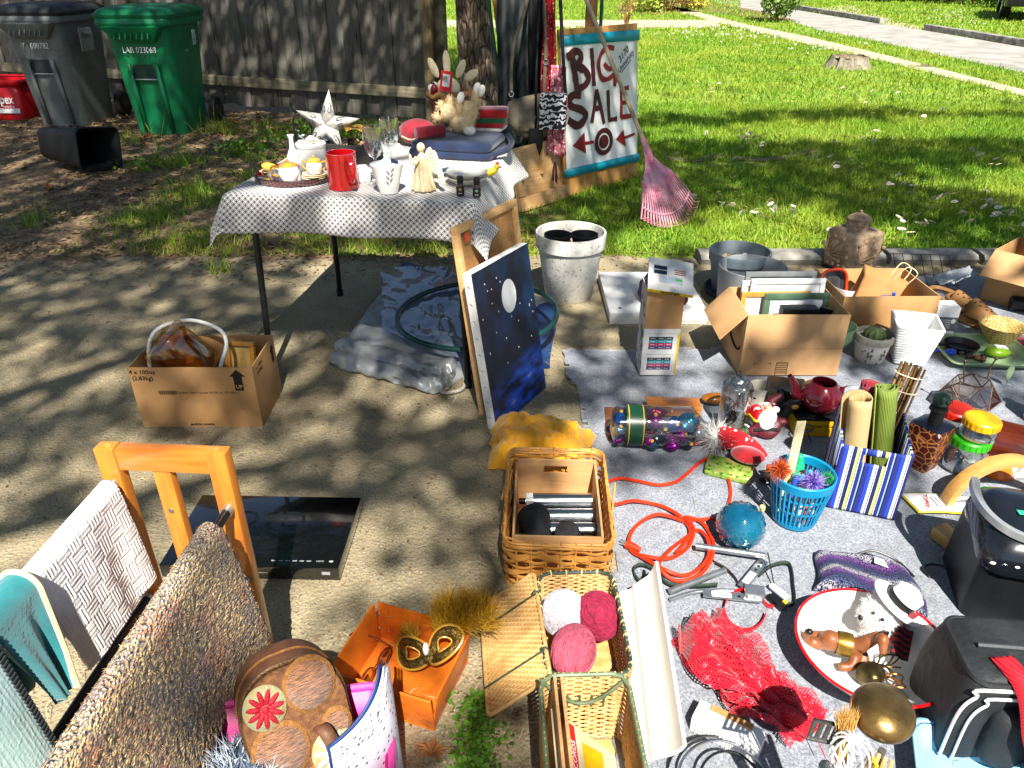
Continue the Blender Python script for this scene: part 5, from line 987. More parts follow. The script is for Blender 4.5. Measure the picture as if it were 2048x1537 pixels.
# orange leather box with mask and glasses
A = Vector((-.245, 1.165, 0)); e = thing('leather_box', 'open orange leather storage box with rivets', 'box', A, -19); M_OLE = mat('orange_leather', '#d9741c', '#c2601a', s=10, r=.45, bump=.3, bs=60, dirt='#a04a14', ds=12, coat=.2)
for k, (x, y, w, d) in enumerate(((0, -.10, .235, .005), (0, .10, .235, .005), (-.118, 0, .005, .194), (.118, 0, .005, .194))): B().box((x, y, .055), (w, d, .11), ((R(7) if y < 0 else R(-7)) if y else 0, (R(-7) if x < 0 else R(7)) if x else 0, 0)).build('side', M_OLE, e, bevel=.0015)
B().box((0, 0, .004), (.23, .195, .005)).build('base', M_OLE, e)
for x in (-.11, -.085):
    for z in (.045, .08): B().ball((x, .0945+.01*(z > .06)-.008, z), (.004, .002, .004), 8, 5).build('rivet', MATS['silver'], e)
M_TORT = mat('tortoise_shell', '#7a2c0c', '#3a1206', s=50, r=.15, coat=.6, bump=0); e = thing('eyeglasses', 'tortoise shell eyeglasses lying in the orange box', 'glasses', A+Vector((-.065, .0, .022)), 62)
for s_ in (-1, 1):
    B().tube([(s_*.032+.024*math.cos(t), .0, .024+.021*math.sin(t)) for t in np.linspace(0, 6.28, 24, endpoint=False)], .0028, 6, closed=True).build('rim', M_TORT, e); B().tube(catmull([(s_*.058, 0, .034), (s_*.06, .05, .036), (s_*.056, .1, .03), (s_*.054, .12, .012)], 5), .0025, 6).build('temple', M_TORT, e)
    B().add([(s_*.032+.022*math.cos(t), 0, .024+.019*math.sin(t)) for t in np.linspace(0, 6.28, 24, endpoint=False)], [tuple(range(24))]).build('lens', M_GL, e)
B().tube([(-.009, 0, .028), (0, -.002, .032), (.009, 0, .028)], .0026, 6).build('bridge', M_TORT, e)
M_SEQ = mat('gold_sequin', '#8f7434', '#3b311d', s=160, r=.3, metal=.7, bump=.9, bs=300)
e = thing('feather_mask', 'gold sequinned masquerade mask with yellow feathers in the orange box', 'mask', A+Vector((.06, -.02, .10)), rot=(R(-52), R(-32), R(-14)))
for s_ in (-1, 1):
    ring = lambda k, y: [(s_*.046+(.05*math.cos(t)*k), y+.008*math.cos(t*2), .02+(.036*math.sin(t)+.012*math.cos(t)*s_)*k) for t in np.linspace(0, 2*PI, 28, endpoint=False)]
    B().loft([ring(1, 0), ring(.72, -.006), ring(.36, -.002)], (0, 0)).build('eye_surround', M_SEQ, e, solid=.002, off=0); B().tube(ring(1, -.002), .003, 6, closed=True).build('gold_braid', M_GOLD, e); B().tube(ring(.38, -.004), .002, 6, closed=True).build('gold_braid', M_GOLD, e)
B().ball((0, -.002, .006), (.014, .006, .02)).build('nose_bridge', M_SEQ, e); B().ball((0, -.008, .02), (.008, .005, .014)).build('nose_gem', M_CER, e)
M_FEA = leafmat('yellow_feather', '#8a5a0c', '#e6b81c', '#c9921a', .3); P_ = []; N_ = []
for k in range(30):
    a = -.55+k*.055; c_ = np.array([.04+.03*math.cos(a*2), .004, .045]); d = np.array([math.cos(a+.7), .1*math.sin(k), math.sin(a+.7)]); B_ = 90
    for t in np.linspace(0, 1, B_):
        q_ = c_+d*.10*t+np.array([.02, .01, -.03])*t*t; sd = 1 if rng.random() > .5 else -1; n_ = d*.8+sd*np.array([-d[2], .25*rng.normal(), d[0]])*.55; P_.append(q_); N_.append(n_/np.linalg.norm(n_))
fuzz(e, P_, N_, .032, M_FEA, 'feathers', .0014, .5)
P_ = np.array([(-.05+rng.normal()*.012, .004+rng.normal()*.004, .045+rng.normal()*.006) for _ in range(500)]); N_ = np.array([(-.5+rng.normal()*.4, .2*rng.normal(), 1) for _ in range(500)]); N_ /= np.linalg.norm(N_, axis=1)[:, None]; fuzz(e, P_, N_, .035, M_FEA, 'feathers', .0016, .4)

# ---- wicker
M_WIC = wood('willow', '#b5752c', '#e0a653', s=9, axis=0, r=.55, bump=.3, stretch=3); M_WIC2 = wood('fine_willow', '#a87c42', '#d9b274', s=12, axis=0, r=.6, bump=.3, stretch=3)
def loop_at(w, d, r_, z, n=12): return [Vector((x, y, z)) for x, y in rrect(w, d, r_, n)]
def densify(ring, step):
    o = []
    for i, p_ in enumerate(ring):
        q_ = ring[(i+1) % len(ring)]; k = max(1, int((q_-p_).length/step)); o += [p_.lerp(q_, j/k) for j in range(k)]
    return o
def weaver(ring, ph, amp, wl, h, b):
    """one strand woven in and out round the ring, an upright flat strip of height h"""
    n = len(ring); s_ = 0; v_ = []
    for i in range(n+1):
        p_ = ring[i % n]; t = (ring[(i+1) % n]-ring[i-1]).normalized(); nn = Vector((t.y, -t.x, 0)); q_ = p_+nn*amp*math.sin(2*PI*s_/wl+ph)
        hh = h*(1+.2*noise.noise(p_*30)); zz = .0025*noise.noise(p_*22+Vector((0, 0, ph))); v_ += [q_+nn*.0012+Vector((0, 0, zz-hh/2)), q_+nn*.0024+Vector((0, 0, zz)), q_+nn*.0012+Vector((0, 0, zz+hh/2)), q_-nn*.0012+Vector((0, 0, zz))]; s_ += (ring[(i+1) % n]-p_).length
    m = (n+1); f = [(4*i+j, 4*i+(j+1) % 4, 4*i+4+(j+1) % 4, 4*i+4+j) for i in range(m-1) for j in range(4)]; b.add(v_, f); return b
def wicker(e, w, d, h, rows, hs, nstake, m, parts=True, flare=1.06, amp=.005, stakem=None, stepd=.012):
    per = 2*(w+d); wl = per/nstake*2; fine = B()
    for k in range(rows):
        t = (k+.5)/rows; s_ = 1+(flare-1)*t; ring = densify(loop_at(w*s_, d*s_, .03, h*t, 4), stepd); b = B() if parts else fine; weaver(ring, PI*(k % 2), amp, wl, hs[k % len(hs)], b)
        if parts: b.build('weaver', m, e, ang=60)
    if not parts: fine.build('woven_wall', m, e, ang=60, kind='stuff')
    st_ = B(); r0 = densify(loop_at(w, d, .03, 0, 4), .004); r1 = [Vector((p_.x*flare, p_.y*flare, h)) for p_ in r0]
    for k in range(nstake):
        i = int(k*len(r0)/nstake); b = B() if parts else st_; b.tube([r0[i], r0[i].lerp(r1[i], .5), r1[i]+Vector((0, 0, .006))], .003 if parts else .0016, 5)
        if parts: b.build('stake', stakem or m, e)
    if not parts: st_.build('stakes', stakem or m, e, kind='stuff')
    B().box((0, 0, .004), (w*.96, d*.96, .005)).build('base', m, e)
    return r1
e = thing('willow_basket', 'frayed willow basket holding a wooden crate of steel rollers', 'basket', (.125, 1.655, 0), -2)
r1 = wicker(e, .265, .40, .165, 9, (.020, .009, .011), 34, M_WIC)
for k in range(4):
    rg_ = [Vector((p_.x*(1.0+.012*math.sin(i*.06+k)), p_.y*(1.0+.012*math.sin(i*.05+k*2)), p_.z-.008+.007*math.sin(i*.09+k*1.6))) for i, p_ in enumerate(r1[::3])]; B().tube(rg_, .0034, 6, closed=True).build('rim_strand', M_WIC, e)
for a, b_ in (((-.13, .15, .16), (-.155, .02, .12)), ((.145, -.08, .15), (.16, .02, .185)), ((-.14, -.18, .16), (-.02, -.215, .125)), ((-.15, -.1, .1), (-.13, .12, .15)), ((.14, .12, .17), (.15, -.14, .13))): B().tube([a, ((a[0]+b_[0])/2, (a[1]+b_[1])/2, (a[2]+b_[2])/2+.008), b_], .003, 5).build('loose_strand', M_WIC, e)
M_PLYB = wood('birch_ply', '#b98a58', '#d3a875', s=4, axis=0, r=.5, bump=.1); e = thing('wooden_crate', 'thin plywood crate with a hand slot inside the willow basket', 'crate', (.125, 1.665, .012), -2)
cw, cd, ch = .232, .335, .135
for nm, c_, s_ in (('side', (-cw/2, 0, ch/2), (.006, cd, ch)), ('side', (cw/2, 0, ch/2), (.006, cd, ch)), ('front', (0, -cd/2, ch/2), (cw-.007, .006, ch-.004)), ('base', (0, 0, .003), (cw-.01, cd-.01, .005))): B().box(c_, s_).build(nm, M_PLYB, e, bevel=.001)
for x, z, w, h in ((0, .045, cw-.007, .09), (0, .127, cw-.007, .022), (-.074, .103, .079, .026), (.074, .103, .079, .026)): B().box((x, cd/2, z), (w, .006, h)).build('slotted_back', M_PLYB, e)
M_STEEL = mat('brushed_steel', '#c9cbcc', '#aeb0b2', s=90, r=.22, metal=1, bump=.1, st=(1, 30, 30)); M_RUB = mat('black_rubber', '#2a2a2b', '#1c1c1d', s=40, r=.8, bump=.4)
for k, (y, z, lb) in enumerate(((.075, .055, 'steel roller with a white end sleeve at the crate back'), (.025, .04, 'middle steel roller in the wooden crate'), (-.03, .036, 'steel roller partly under the rubber elbows'))):
    o = thing('steel_roller', lb, 'roller', (.125, 1.665+y, z+.012), group='steel rollers'); B().cyl((-.085, 0, 0), (.108, 0, 0), .024-.001*k, 24).build('tube', M_STEEL, o); B().cyl((-.105, 0, 0), (-.086, 0, 0), .009, 12).build('spindle', M_BLK, o)
    if k == 0: B().cyl((-.084, 0, 0), (-.064, 0, 0), .0255, 24).build('sleeve', M_CER, o)
for k, (x, y, z, rz, lb) in enumerate(((.068, 1.59, .05, 10, 'large black rubber elbow bend in the wooden crate'), (.155, 1.575, .05, -30, 'black rubber coupling cup in the wooden crate'))):
    o = thing('rubber_elbow', lb, 'pipe fitting', (x, y, z+.012), rz, 'rubber pipe fittings')
    if k == 0: B().tube(catmull([(0, .045, .03), (0, .01, .035), (0, -.025, .02), (.005, -.045, -.01)], 5), [.043, .043, .042, .041, .040, .04, .039, .038, .037, .036, .036, .035, .034, .034, .034, .034], 22).build('bend', M_RUB, o); B().tube([(0, .05, .03), (0, .035, .031)], .046, 22).build('collar', M_RUB, o)
    else: B().lathe([(.034, -.04), (.035, -.03), (.036, .035), (.032, .05), (.02, .056), (.001, .058)], 26, cap=(1, 0)).build('bend', M_RUB, o, rot=(R(20), 0, 0)); B().lathe([(.04, -.04), (.041, -.025), (.036, -.025)], 26).build('collar', M_RUB, o, rot=(R(20), 0, 0))
o = B().cyl((.145, 1.512, .05), (.147, 1.512, .115), .008, 12).build('wooden_peg', mat('peg_wood', '#b9745a', r=.6), None); tag(o, 'short pinkish wooden peg standing at the crate front', 'peg')
# yellow cloth
M_YCL = mat('yellow_cotton', '#e6a50c', '#d08d08', s=8, r=.8, sheen=.4, bump=.4, bs=60); e = thing('yellow_cloth', 'crumpled bright yellow cotton cloth behind the willow basket', 'cloth', (0, 0, 0))
qd = [G(975, 940), G(1150, 950), G(1192, 878), G(985, 850)]
def ycl(u, v):
    p_ = qd[0]*(1-u)*(1-v)+qd[1]*u*(1-v)+qd[2]*u*v+qd[3]*(1-u)*v; ed = min(1, 6*min(u, 1-u, v, 1-v)); ed = ed**.6; h = .05+.05*math.sin(PI*u)*math.sin(PI*v)+.02*fbm(u*3, v*3, 1, 3, 3)+.03*abs(noise.noise(Vector((u*6+v*3, v*5, 2))))+.014*abs(noise.noise(Vector((u*15, v*13+u*6, 5)))); return (p_.x+.015*fbm(u*4, v*4, 1, 2), p_.y+.015*fbm(u*4, v*4, 1, 2, 5), .004+max(0, h*ed))
B().sheet(80, 64, ycl).build('fabric', M_YCL, e, ang=180); B().tube(catmull([G(985, 925)+Vector((0, 0, .02)), G(1000, 890)+Vector((0, 0, .06)), G(1025, 888)+Vector((0, 0, .07)), G(1045, 915)+Vector((0, 0, .05))], 6), .007, 8).build('hem_fold', M_YCL, e)

# yarn basket with hinged lid
YB = Vector((.158, 1.21, 0)); e = thing('yarn_basket', 'lidded fine wicker basket holding balls of yarn', 'basket', YB, 2)
r1 = wicker(e, .175, .29, .15, 24, (.006,), 60, M_WIC2, False, 1.04, .0022, stepd=.006); M_GRW = mat('green_wire', '#31473a', '#263a2f', s=30, r=.5)
B().tube(r1[::4], .0045, 6, closed=True).build('wire_rim', M_GRW, e)
b = B()
for i in range(0, len(r1), 9): p_ = r1[i]; b.tube([(p_.x*1.03, p_.y*1.02, p_.z-.012), (p_.x*1.035, p_.y*1.02, p_.z+.004), (p_.x, p_.y, p_.z+.0075), (p_.x*.965, p_.y*.98, p_.z+.002), (p_.x*.97, p_.y*.98, p_.z-.010)], .0024, 5)
b.build('rim_lashing', mat('pale_willow', '#d9c08c', r=.6), e, kind='stuff')
LW, LL = .17, .305
lb_ = B().box((0, 0, 0), (LW, LL, .003)).build('lid', M_WIC2, e, loc=(-.155, -.005, .095), rot=(0, R(-40), R(3)))
b = B()
for k in range(46):
    y = -LL/2+LL*(k+.5)/46; v_ = [(-LW/2+LW*i/34, y, .0035+.0022*math.sin(i*PI/2+PI*(k % 2))) for i in range(35)]; b.tube(v_, .0029, 4)
b.build('lid_weave', M_WIC2, lb_, kind='stuff')
B().tube(densify(loop_at(LW, LL, .012, .003, 4), .03), .005, 7, closed=True).build('lid_border', M_WIC2, lb_)
for y in (-.085, .08): B().cyl((-LW/2, y, .009), (LW/2, y, .009), .0022, 6).build('lid_wire', M_GRW, lb_); B().tube([(LW/2+.007*math.cos(t), y, .008+.009*math.sin(t)) for t in np.linspace(0, 6.28, 14, endpoint=False)], .0022, 5, closed=True).build('hinge_loop', M_GRW, e, loc=(-.155, -.005, .095), rot=(0, R(-40), R(3)))
def yarn(label, loc, r_, m, rot, kind=0):
    e = thing('yarn_ball', label, 'yarn', loc, rot=rot, group='balls of yarn'); B().ball((0, 0, 0), r_, 20, 12).build('core', m, e); b = B(); rr = Vector(r_)
    for k in range(48):
        ax = Vector((rng.normal()*.25, rng.normal()*.25, 1)).normalized() if kind == 0 else Vector((rng.normal(), rng.normal(), rng.normal())).normalized()
        u = ax.orthogonal().normalized(); w = ax.cross(u); h = (rng.random()*1.7-.85) if kind == 0 else rng.normal()*.25; c_ = math.sqrt(max(.05, 1-h*h)); pts = [(u*math.cos(t)*c_+w*math.sin(t)*c_+ax*h)*1.015 for t in np.linspace(0, 6.28, 26, endpoint=False)]; b.tube([Vector((p_.x*rr.x, p_.y*rr.y, p_.z*rr.z)) for p_ in pts], .0027, 5, closed=True)
    b.build('strands', m, e, kind='stuff'); return e
yarn('light grey ball of yarn in the wicker basket', YB+Vector((-.035, .07, .095)), (.052, .055, .055), mat('grey_yarn', '#c4bfc6', '#a8a3ac', s=80, r=.95, bump=.4), (.3, .2, .5), 1)
yarn('dark raspberry ball of yarn in the wicker basket', YB+Vector((.045, .055, .105)), (.05, .055, .052), mat('raspberry_yarn', '#8d1a3c', '#74142f', s=80, r=.95, bump=.4), (.5, -.2, .2), 0)
yarn('dusty pink skein of yarn in the wicker basket', YB+Vector((-.02, -.045, .10)), (.055, .06, .045), mat('pink_yarn', '#b9566b', '#a0475b', s=80, r=.95, bump=.4), (1.4, .1, .9), 0)
# record basket in front
RB = Vector((.152, .80, 0)); e = thing('record_basket', 'fine wicker magazine basket with green wire rim and handle', 'basket', RB, 2); r1 = wicker(e, .17, .44, .19, 30, (.006,), 70, M_WIC2, False, 1.04, .0022, stepd=.006)
B().tube(r1[::4], .005, 7, closed=True).build('wire_rim', mat('sage_wire', '#6b7a5c', '#56664a', s=30, r=.5), e)
B().tube([(-.088+.176*t, .215, .195-.075*math.sin(PI*t)) for t in np.linspace(0, 1, 20)], .004, 6).build('wire_arc', MATS['sage_wire'], e)
for k in range(4): B().cyl((-.03+.025*k, .222, .10), (-.03+.025*k, .218, .14), .0022, 5).build('wire_stub', MATS['sage_wire'], e)
for x, lb, t in ((-.072, 'thin bare wood panel edge in the record basket', .006), (-.058, 'thin pale wood panel beside another in the record basket', .007)):
    o = thing('plywood_sheet', lb, 'panel', RB+Vector((x, .0, .01)), rot=(0, R(3), R(2))); B().box((0, 0, .105), (t, .40, .21)).build('board', M_PLYB, o, bevel=.001)
e = thing('record_sleeve', 'colourful PIED PIPER children record sleeve in the wicker basket', 'record sleeve', RB+Vector((.068, -.02, .012)), rot=(0, R(-41), R(2)))
B().box((0, 0, .105), (.004, .38, .205)).build('sleeve', mat('sleeve_cream', '#e6d8b8', '#d2bf96', s=9, r=.6), e); FX = .0025
def face(pts, m, nm='printed_shape', dx=0): return B().add([(FX+dx, y, z) for y, z in pts], [tuple(range(len(pts)))]).build(nm, m, e)
face([(-.19, .135), (.185, .14), (.185, .205), (-.19, .205)], mat('print_red', '#c9161c', r=.5, bump=0)); face([(-.19, .004), (-.19, .13), (-.02, .12), (.02, .05), (.02, .004)], mat('print_black', '#20242a', r=.5, bump=0)); face([(.0, .06), (.02, .13), (.07, .12), (.06, .03)], mat('print_yellow', '#ecc012', r=.5, bump=0), dx=.0003); face([(.09, .06), (.10, .12), (.16, .12), (.17, .05)], mat('print_yellow', '#ecc012'), dx=.0003); face([(-.03, .03), (-.03, .10), (.01, .09), (.01, .04)], mat('print_blue', '#2a6ba8', r=.5, bump=0), dx=.0006); face([(-.12, .02), (-.11, .08), (-.07, .07), (-.08, .02)], mat('print_orange', '#e08a1c', r=.5, bump=0), dx=.0003)
text('PIED PIPER', .047, mat('print_yellow', '#ecc012'), e, (FX+.0006, .045, .178), (PI/2, 0, PI/2), ex=.0002, bold=.001, shear=.2); text('LITTLE KIDDIE RECORDS', .018, M_WHITEINK, e, (FX+.0006, .05, .150), (PI/2, 0, PI/2), ex=.0002)
# crown moulding
M_MLD = mat('white_enamel', '#e3e3df', '#d6d6d0', s=5, r=.35, bump=.1, dirt='#cfcdc4', ds=6); e = thing('crown_moulding', 'length of white painted crown moulding lying beside the wicker baskets', 'moulding', (.262, 1.40, .006), -3.5)
pr = [(0, 0), (.004, .018), (.018, .034), (.034, .036), (.042, .040), (.047, .052), (.052, .052), (.062, .060), (.082, .075), (.094, .094), (.100, .112), (.104, .114), (.108, .110), (.102, .085), (.085, .06), (.05, .035), (.02, .012), (.012, 0)]
B().loft([[(x, y+(z*.35 if y > -.2 else (-z*.2)), z) for x, z in pr] for y in (0, -.02, -.2, -.40, -.45)]).build('profile', M_MLD, e, ang=30)
# red mesh scarf
def f_net(name, c_, dens):
    m = mat(name, c_, r=.4, bump=0, sheen=.3)
    t, nd = nodes(m); b_ = t.nodes['Principled BSDF']; uv = nd('TexCoord').outputs['UV']; x = nd('SeparateXYZ', Vector=nd('VectorMath', operation='SCALE', _0=uv, Scale=dens).outputs[0]).outputs; o_ = None
    for s_ in (0, 1):
        f_ = nd('Math', operation='FRACT', _0=x[s_]).outputs[0]; k = nd('Math', operation='LESS_THAN', _0=f_, _1=.5).outputs[0]; o_ = k if o_ is None else nd('Math', operation='MAXIMUM', _0=o_, _1=k).outputs[0]
    t.links.new(o_, b_.inputs['Alpha']); return m
M_NET = f_net('red_net', '#c90f2b', 170); e = thing('mesh_scarf', 'crumpled red glitter mesh scarf on the felt blanket', 'scarf', (0, 0, 0)); spine = [G(1385, 1262), G(1420, 1330), G(1490, 1390), G(1560, 1440), G(1620, 1478)]
sp_ = catmull(spine, 10)
for k in range(4):
    w_ = (.075, .06, .05, .085)[k]
    def fn(u, v, k=k, w_=w_):
        i = u*(len(sp_)-1); a = sp_[int(i)]; c_ = sp_[min(int(i)+1, len(sp_)-1)]; p_ = a.lerp(c_, i-int(i)); d = (sp_[-1]-sp_[0]).normalized(); nn = Vector((-d.y, d.x, 0)); t = (v-.5)*2; tw = .9*math.sin(u*5+k*1.7)+k*.6
        ww = w_*(.75+.35*math.sin(u*PI+.4*k))*(1+.15*math.sin(u*13+k)); h = .012+.06*math.sin(PI*u**.7)*(1-.5*t*t)*(.5+.25*k/3)+.022*math.sin(t*4+tw*2)+.012*math.sin(u*16+t*5+k)+.011*noise.noise(Vector((u*17, t*5, k)))+.006*abs(noise.noise(Vector((u*36, t*9, k))))
        return (p_.x+nn.x*(t*ww+.015*math.sin(tw)), p_.y+nn.y*(t*ww+.015*math.sin(tw)), .012+max(0, h))
    B().sheet(90, 36, fn, uv=(.36, w_*2.4)).build('net_layer', M_NET, e, ang=180)
for k in range(16): p_ = sp_[int(12+rng.random()*28)]; a = rng.random()*6.28; B().tube([p_+Vector((.05*math.cos(a), .05*math.sin(a), .05)), p_+Vector((.085*math.cos(a), .085*math.sin(a), .045+.02*rng.random()))], .0012, 4).build('loose_thread', mat('red_thread', '#d3183a', r=.5), e)
# ================================================================== the felt blanket and the things on its far half
def f_felt(nd, tc):
    o = tc.outputs['Object']; n = nd('TexNoise', Vector=o, Scale=170, Detail=4, Roughness=.8).outputs[0]; n2 = nd('TexNoise', Vector=o, Scale=35, Detail=5).outputs[0]
    c = mixc(nd, ramp(nd, n, .36, .66), C('#555b68'), C('#a6aab2')); c = mixc(nd, nd('Math', operation='MULTIPLY', _0=ramp(nd, n2, .4, .7), _1=.35).outputs[0], c, C('#494f5a')); n3 = nd('TexNoise', Vector=o, Scale=3.5, Detail=7, Roughness=.7).outputs[0]; c = mixc(nd, nd('Math', operation='MULTIPLY', _0=ramp(nd, n3, .52, .72), _1=.45).outputs[0], c, C('#5c5848')); return c, n
PX = [G(1120, 707), G(1290, 702), G(1432, 704), G(1450, 640), G(1545, 575), G(1600, 556), G(2120, 556), Vector((3.2, 2.0, 0)), Vector((2.2, .4, 0)), Vector((.2, .4, 0)), Vector((.205, .95, 0)), G(1225, 1200), G(1195, 960), G(1150, 800)]
def inside(x, y):
    c_ = False; n = len(PX)
    for i in range(n):
        a, b_ = PX[i], PX[(i+1) % n]
        if (a.y > y) != (b_.y > y) and x < (b_.x-a.x)*(y-a.y)/(b_.y-a.y)+a.x: c_ = not c_
    return c_
b = B(); NX, NY = 150, 170; idx = {}
def fz(x, y): return .007+.005*fbm(x, y, 2.2, 3, 3)+.006*math.sin((x*.8-y)*9+3*fbm(x, y, 1.2))*abs(fbm(x, y, .9, 2, 6))*2+.006*max(0, 1-abs(fbm(x, y, 1.1, 2, 11))*9)
for j in range(NY):
    for i in range(NX):
        x, y = .18+2.7*i/NX, .45+3.35*j/NY
        if not inside(x+.02*fbm(x, y, 9, 2), y+.02*fbm(x, y, 9, 2, 4)): continue
        q_ = []
        for di, dj in ((0, 0), (1, 0), (1, 1), (0, 1)):
            k = (i+di, j+dj)
            if k not in idx: xx, yy = .18+2.7*k[0]/NX, .45+3.35*k[1]/NY; idx[k] = len(b.v); b.v.append((xx+.006*fbm(xx, yy, 30, 2), yy+.006*fbm(xx, yy, 30, 2, 7), max(.004, fz(xx, yy))))
            q_.append(idx[k])
        b.f.append(tuple(q_))
o = b.build('felt_blanket', cmat('grey_felt', f_felt, .98, bstr=.5, Sheen_Weight=.3), None, ang=180, solid=.003); tag(o, 'grey felt moving blanket spread over the slab under the sale goods', 'blanket')
BZ = .011
def F(u, v, z=BZ): return G(u, v, z)
# planters
def pot(e, r0, r1, h, m, band=None, t=.008, name='wall'):
    p_ = [(.001, 0), (r0-.004, 0), (r0, .004)]
    p_ += [(r0+(r1-r0)*.78, h*.78), (r1, h*.79), (r1*1.02, h-.004), (r1*1.01, h)] if band else [(r1, h)]
    p_ += [(r1-t, h), (r1-t*1.4, h*.78), (r0-t, t*1.5), (.001, t*1.5)]; return B().lathe(p_, 48).build(name, m, e, ang=40)
e = thing('white_planter', 'large speckled white plastic planter with two black nursery pots inside', 'planter', G(1137, 590)); M_WPOT = mat('stained_white', '#d8d6ce', '#c4c2ba', s=9, r=.6, bump=.2, dirt='#4a463c', ds=75)
pot(e, .115, .165, .325, M_WPOT, True)
for dx, lb in ((-.062, 'black nursery pot with a red rim patch inside the white planter'), (.064, 'black nursery pot without red inside the white planter')):
    o = thing('nursery_pot', lb, 'flower pot', e.location+Vector((dx, -.008, .19)), group='nursery pots'); B().lathe([(.045, 0), (.06, .11), (.066, .112), (.066, .125), (.06, .125), (.05, .02), (.001, .018)], 28).build('wall', M_BLK, o)
    if dx < 0: B().sheet(6, 2, lambda u, v: (.064*math.sin(u*1.2+.1), -.064*math.cos(u*1.2+.1), .075+.03*v)).build('red_label', M_RED, o)
e = thing('grey_planter', 'round slate grey plastic planter filled with shells and paper', 'planter', G(1468, 585)); M_SLATE = mat('slate_plastic', '#6d7880', '#5f6a72', s=6, r=.55, bump=.1)
pot(e, .11, .145, .22, M_SLATE, True); B().lathe([(.001, .002), (.14, .002), (.15, .03), (.146, .03), (.137, .008)], 36).build('saucer', mat('dark_slate', '#3d464c', r=.6), e)
B().lathe([(.001, .165), (.132, .16)], 24).build('filling', mat('shell_bed', '#8f8a80', '#5d564a', s=50, r=.9, bump=.8), e)
gp = e.location
for k, (x, y, c_) in enumerate(((-.05, -.02, '#e6e2da'), (-.02, .01, '#c9a98a'), (.02, -.03, '#dfe2e6'), (.06, .0, '#c98a35'), (.0, -.06, '#d9d4c8'), (-.07, .02, '#d2b8a0'), (.04, .03, '#e2ded4'))):
    o = B().ball((0, 0, .012), (.022, .014, .012), 10, 6, (k, .4, k)).build('shell', mat('shell'+c_, c_, r=.6), None, loc=gp+Vector((x, y, .168)), rot=(.2, .1, k)); tag(o, ['white shell at the edge of the grey planter', 'tan shell among the paper in the grey planter', 'bluish white paper ball in the grey planter', 'amber orange shell in the grey planter', 'cream shell at the front of the grey planter', 'pinkish shell at the back of the grey planter', 'pale shell behind the amber one'][k], 'shell', 'shells in the grey planter')
e = thing('cylinder_planter', 'plain light grey cylindrical planter behind the box of frames', 'planter', G(1492, 622)); B().lathe([(.001, 0), (.135, 0), (.14, .004), (.155, .225), (.150, .226), (.146, .22), (.13, .012), (.001, .012)], 56).build('wall', mat('matte_grey', '#8b9093', '#7d8286', s=6, r=.7, bump=.1), e, ang=50)
# flat white box and wine dish
e = thing('flat_box', 'flat white cardboard box lying on the slab behind the yellow-topped carton', 'box', Vector((.665, 3.36, 0)), 0); M_WBX = mat('white_board', '#e2e1e0', '#d6d5d4', s=4, r=.6, bump=.1)
B().box((0, 0, .0225), (.44, .51, .045)).build('tray', M_WBX, e, bevel=.003); B().box((0, 0, .035), (.446, .516, .04)).build('lid', M_WBX, e, bevel=.003); B().box((-.17, -.20, .0556), (.016, .016, .0006)).build('printed_mark', mat('plum_print', '#5d4668', bump=0), e)
e = thing('glass_dish', 'plum coloured pressed glass dish standing tilted on the flat box', 'dish', G(1325, 598, .058), rot=(R(42), 0, R(-8))); M_PLUM = mat('plum_glass', '#5a2730', '#45191f', s=60, r=.12, bump=.8, bs=110, coat=.6)
secs = []
for r_, z in ((.03, .002), (.06, .006), (.10, .022), (.118, .04), (.116, .043), (.097, .027), (.058, .011), (.001, .007)): secs.append([(r_*math.cos(a)*(1+.025*math.sin(12*a)*(r_ > .09)), r_*math.sin(a)*(1+.025*math.sin(12*a)*(r_ > .09))+.02, z) for a in np.linspace(0, 2*PI, 60, endpoint=False)])
B().loft(secs, (1, 0)).build('dish', M_PLUM, e, ang=60); B().box((0, .02, .016), (.035, .025, .008), (0, 0, .2)).build('label_plate', mat('black_label', '#17181a', '#8f9296', s=60, r=.4), e)
# tall sprayer carton
A = F(1280, 750); e = thing('sprayer_carton', 'tall white and brown sprayer carton with its printed top flap open', 'box', A+Vector((.07, .065, 0)), 0); M_CW = mat('carton_white', '#dedcd8', '#cfcdc8', s=6, r=.55); M_CY = mat('carton_yellow', '#e3c51a', r=.5, bump=0)
w, d, h = .14, .125, .36
B().box((0, -d/2, h*.28), (w, .004, h*.56)).build('front_panel', M_CW, e); B().box((0, -d/2, h*.78), (w, .004, h*.44-.001)).build('bare_front', M_CARD, e); B().box((0, d/2, h/2), (w, .004, h)).build('back_panel', M_CW, e)
for s_ in (-1, 1): B().box((s_*(w/2-.001), 0, h/2), (.004, d-.005, h-.001)).build('side_panel', mat('carton_side', '#d5d3cf', '#6f6d6a', s=22, r=.6, lo=.55, hi=.6) if s_ < 0 else M_CY, e)
B().box((w/2-.004, -d/2-.0024, h*.26), (.008, .0008, h*.50)).build('yellow_stripe', M_CY, e)
for z0 in (.115, .025):
    for k, c_ in enumerate(('#3d3a6d', '#b5245c', '#2f9fae', '#1a1a1c')):
        for j in range(3): B().box((-.033+.031*j, -d/2-.0024, z0+.006+.0135*k), (.030, .0008, .0125)).build('chart_cell', mat('cell'+c_, c_, r=.5, bump=0), e); B().box((-.033+.031*j, -d/2-.0029, z0+.006+.0135*k), (.018, .0004, .002)).build('chart_line', M_WHITEINK, e)
    B().box((0, -d/2-.0024, z0+.066), (.11, .0006, .0015)).build('rule_line', mat('grey_ink', '#9a9da0'), e)
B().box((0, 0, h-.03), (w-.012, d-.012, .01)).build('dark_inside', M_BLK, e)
fl = B().box((.0, .05, 0), (w+.03, .17, .012)).build('lid_flap', M_CW, e, loc=(.012, -.06, h+.015), rot=(R(24), R(7), R(-6)), bevel=.002)
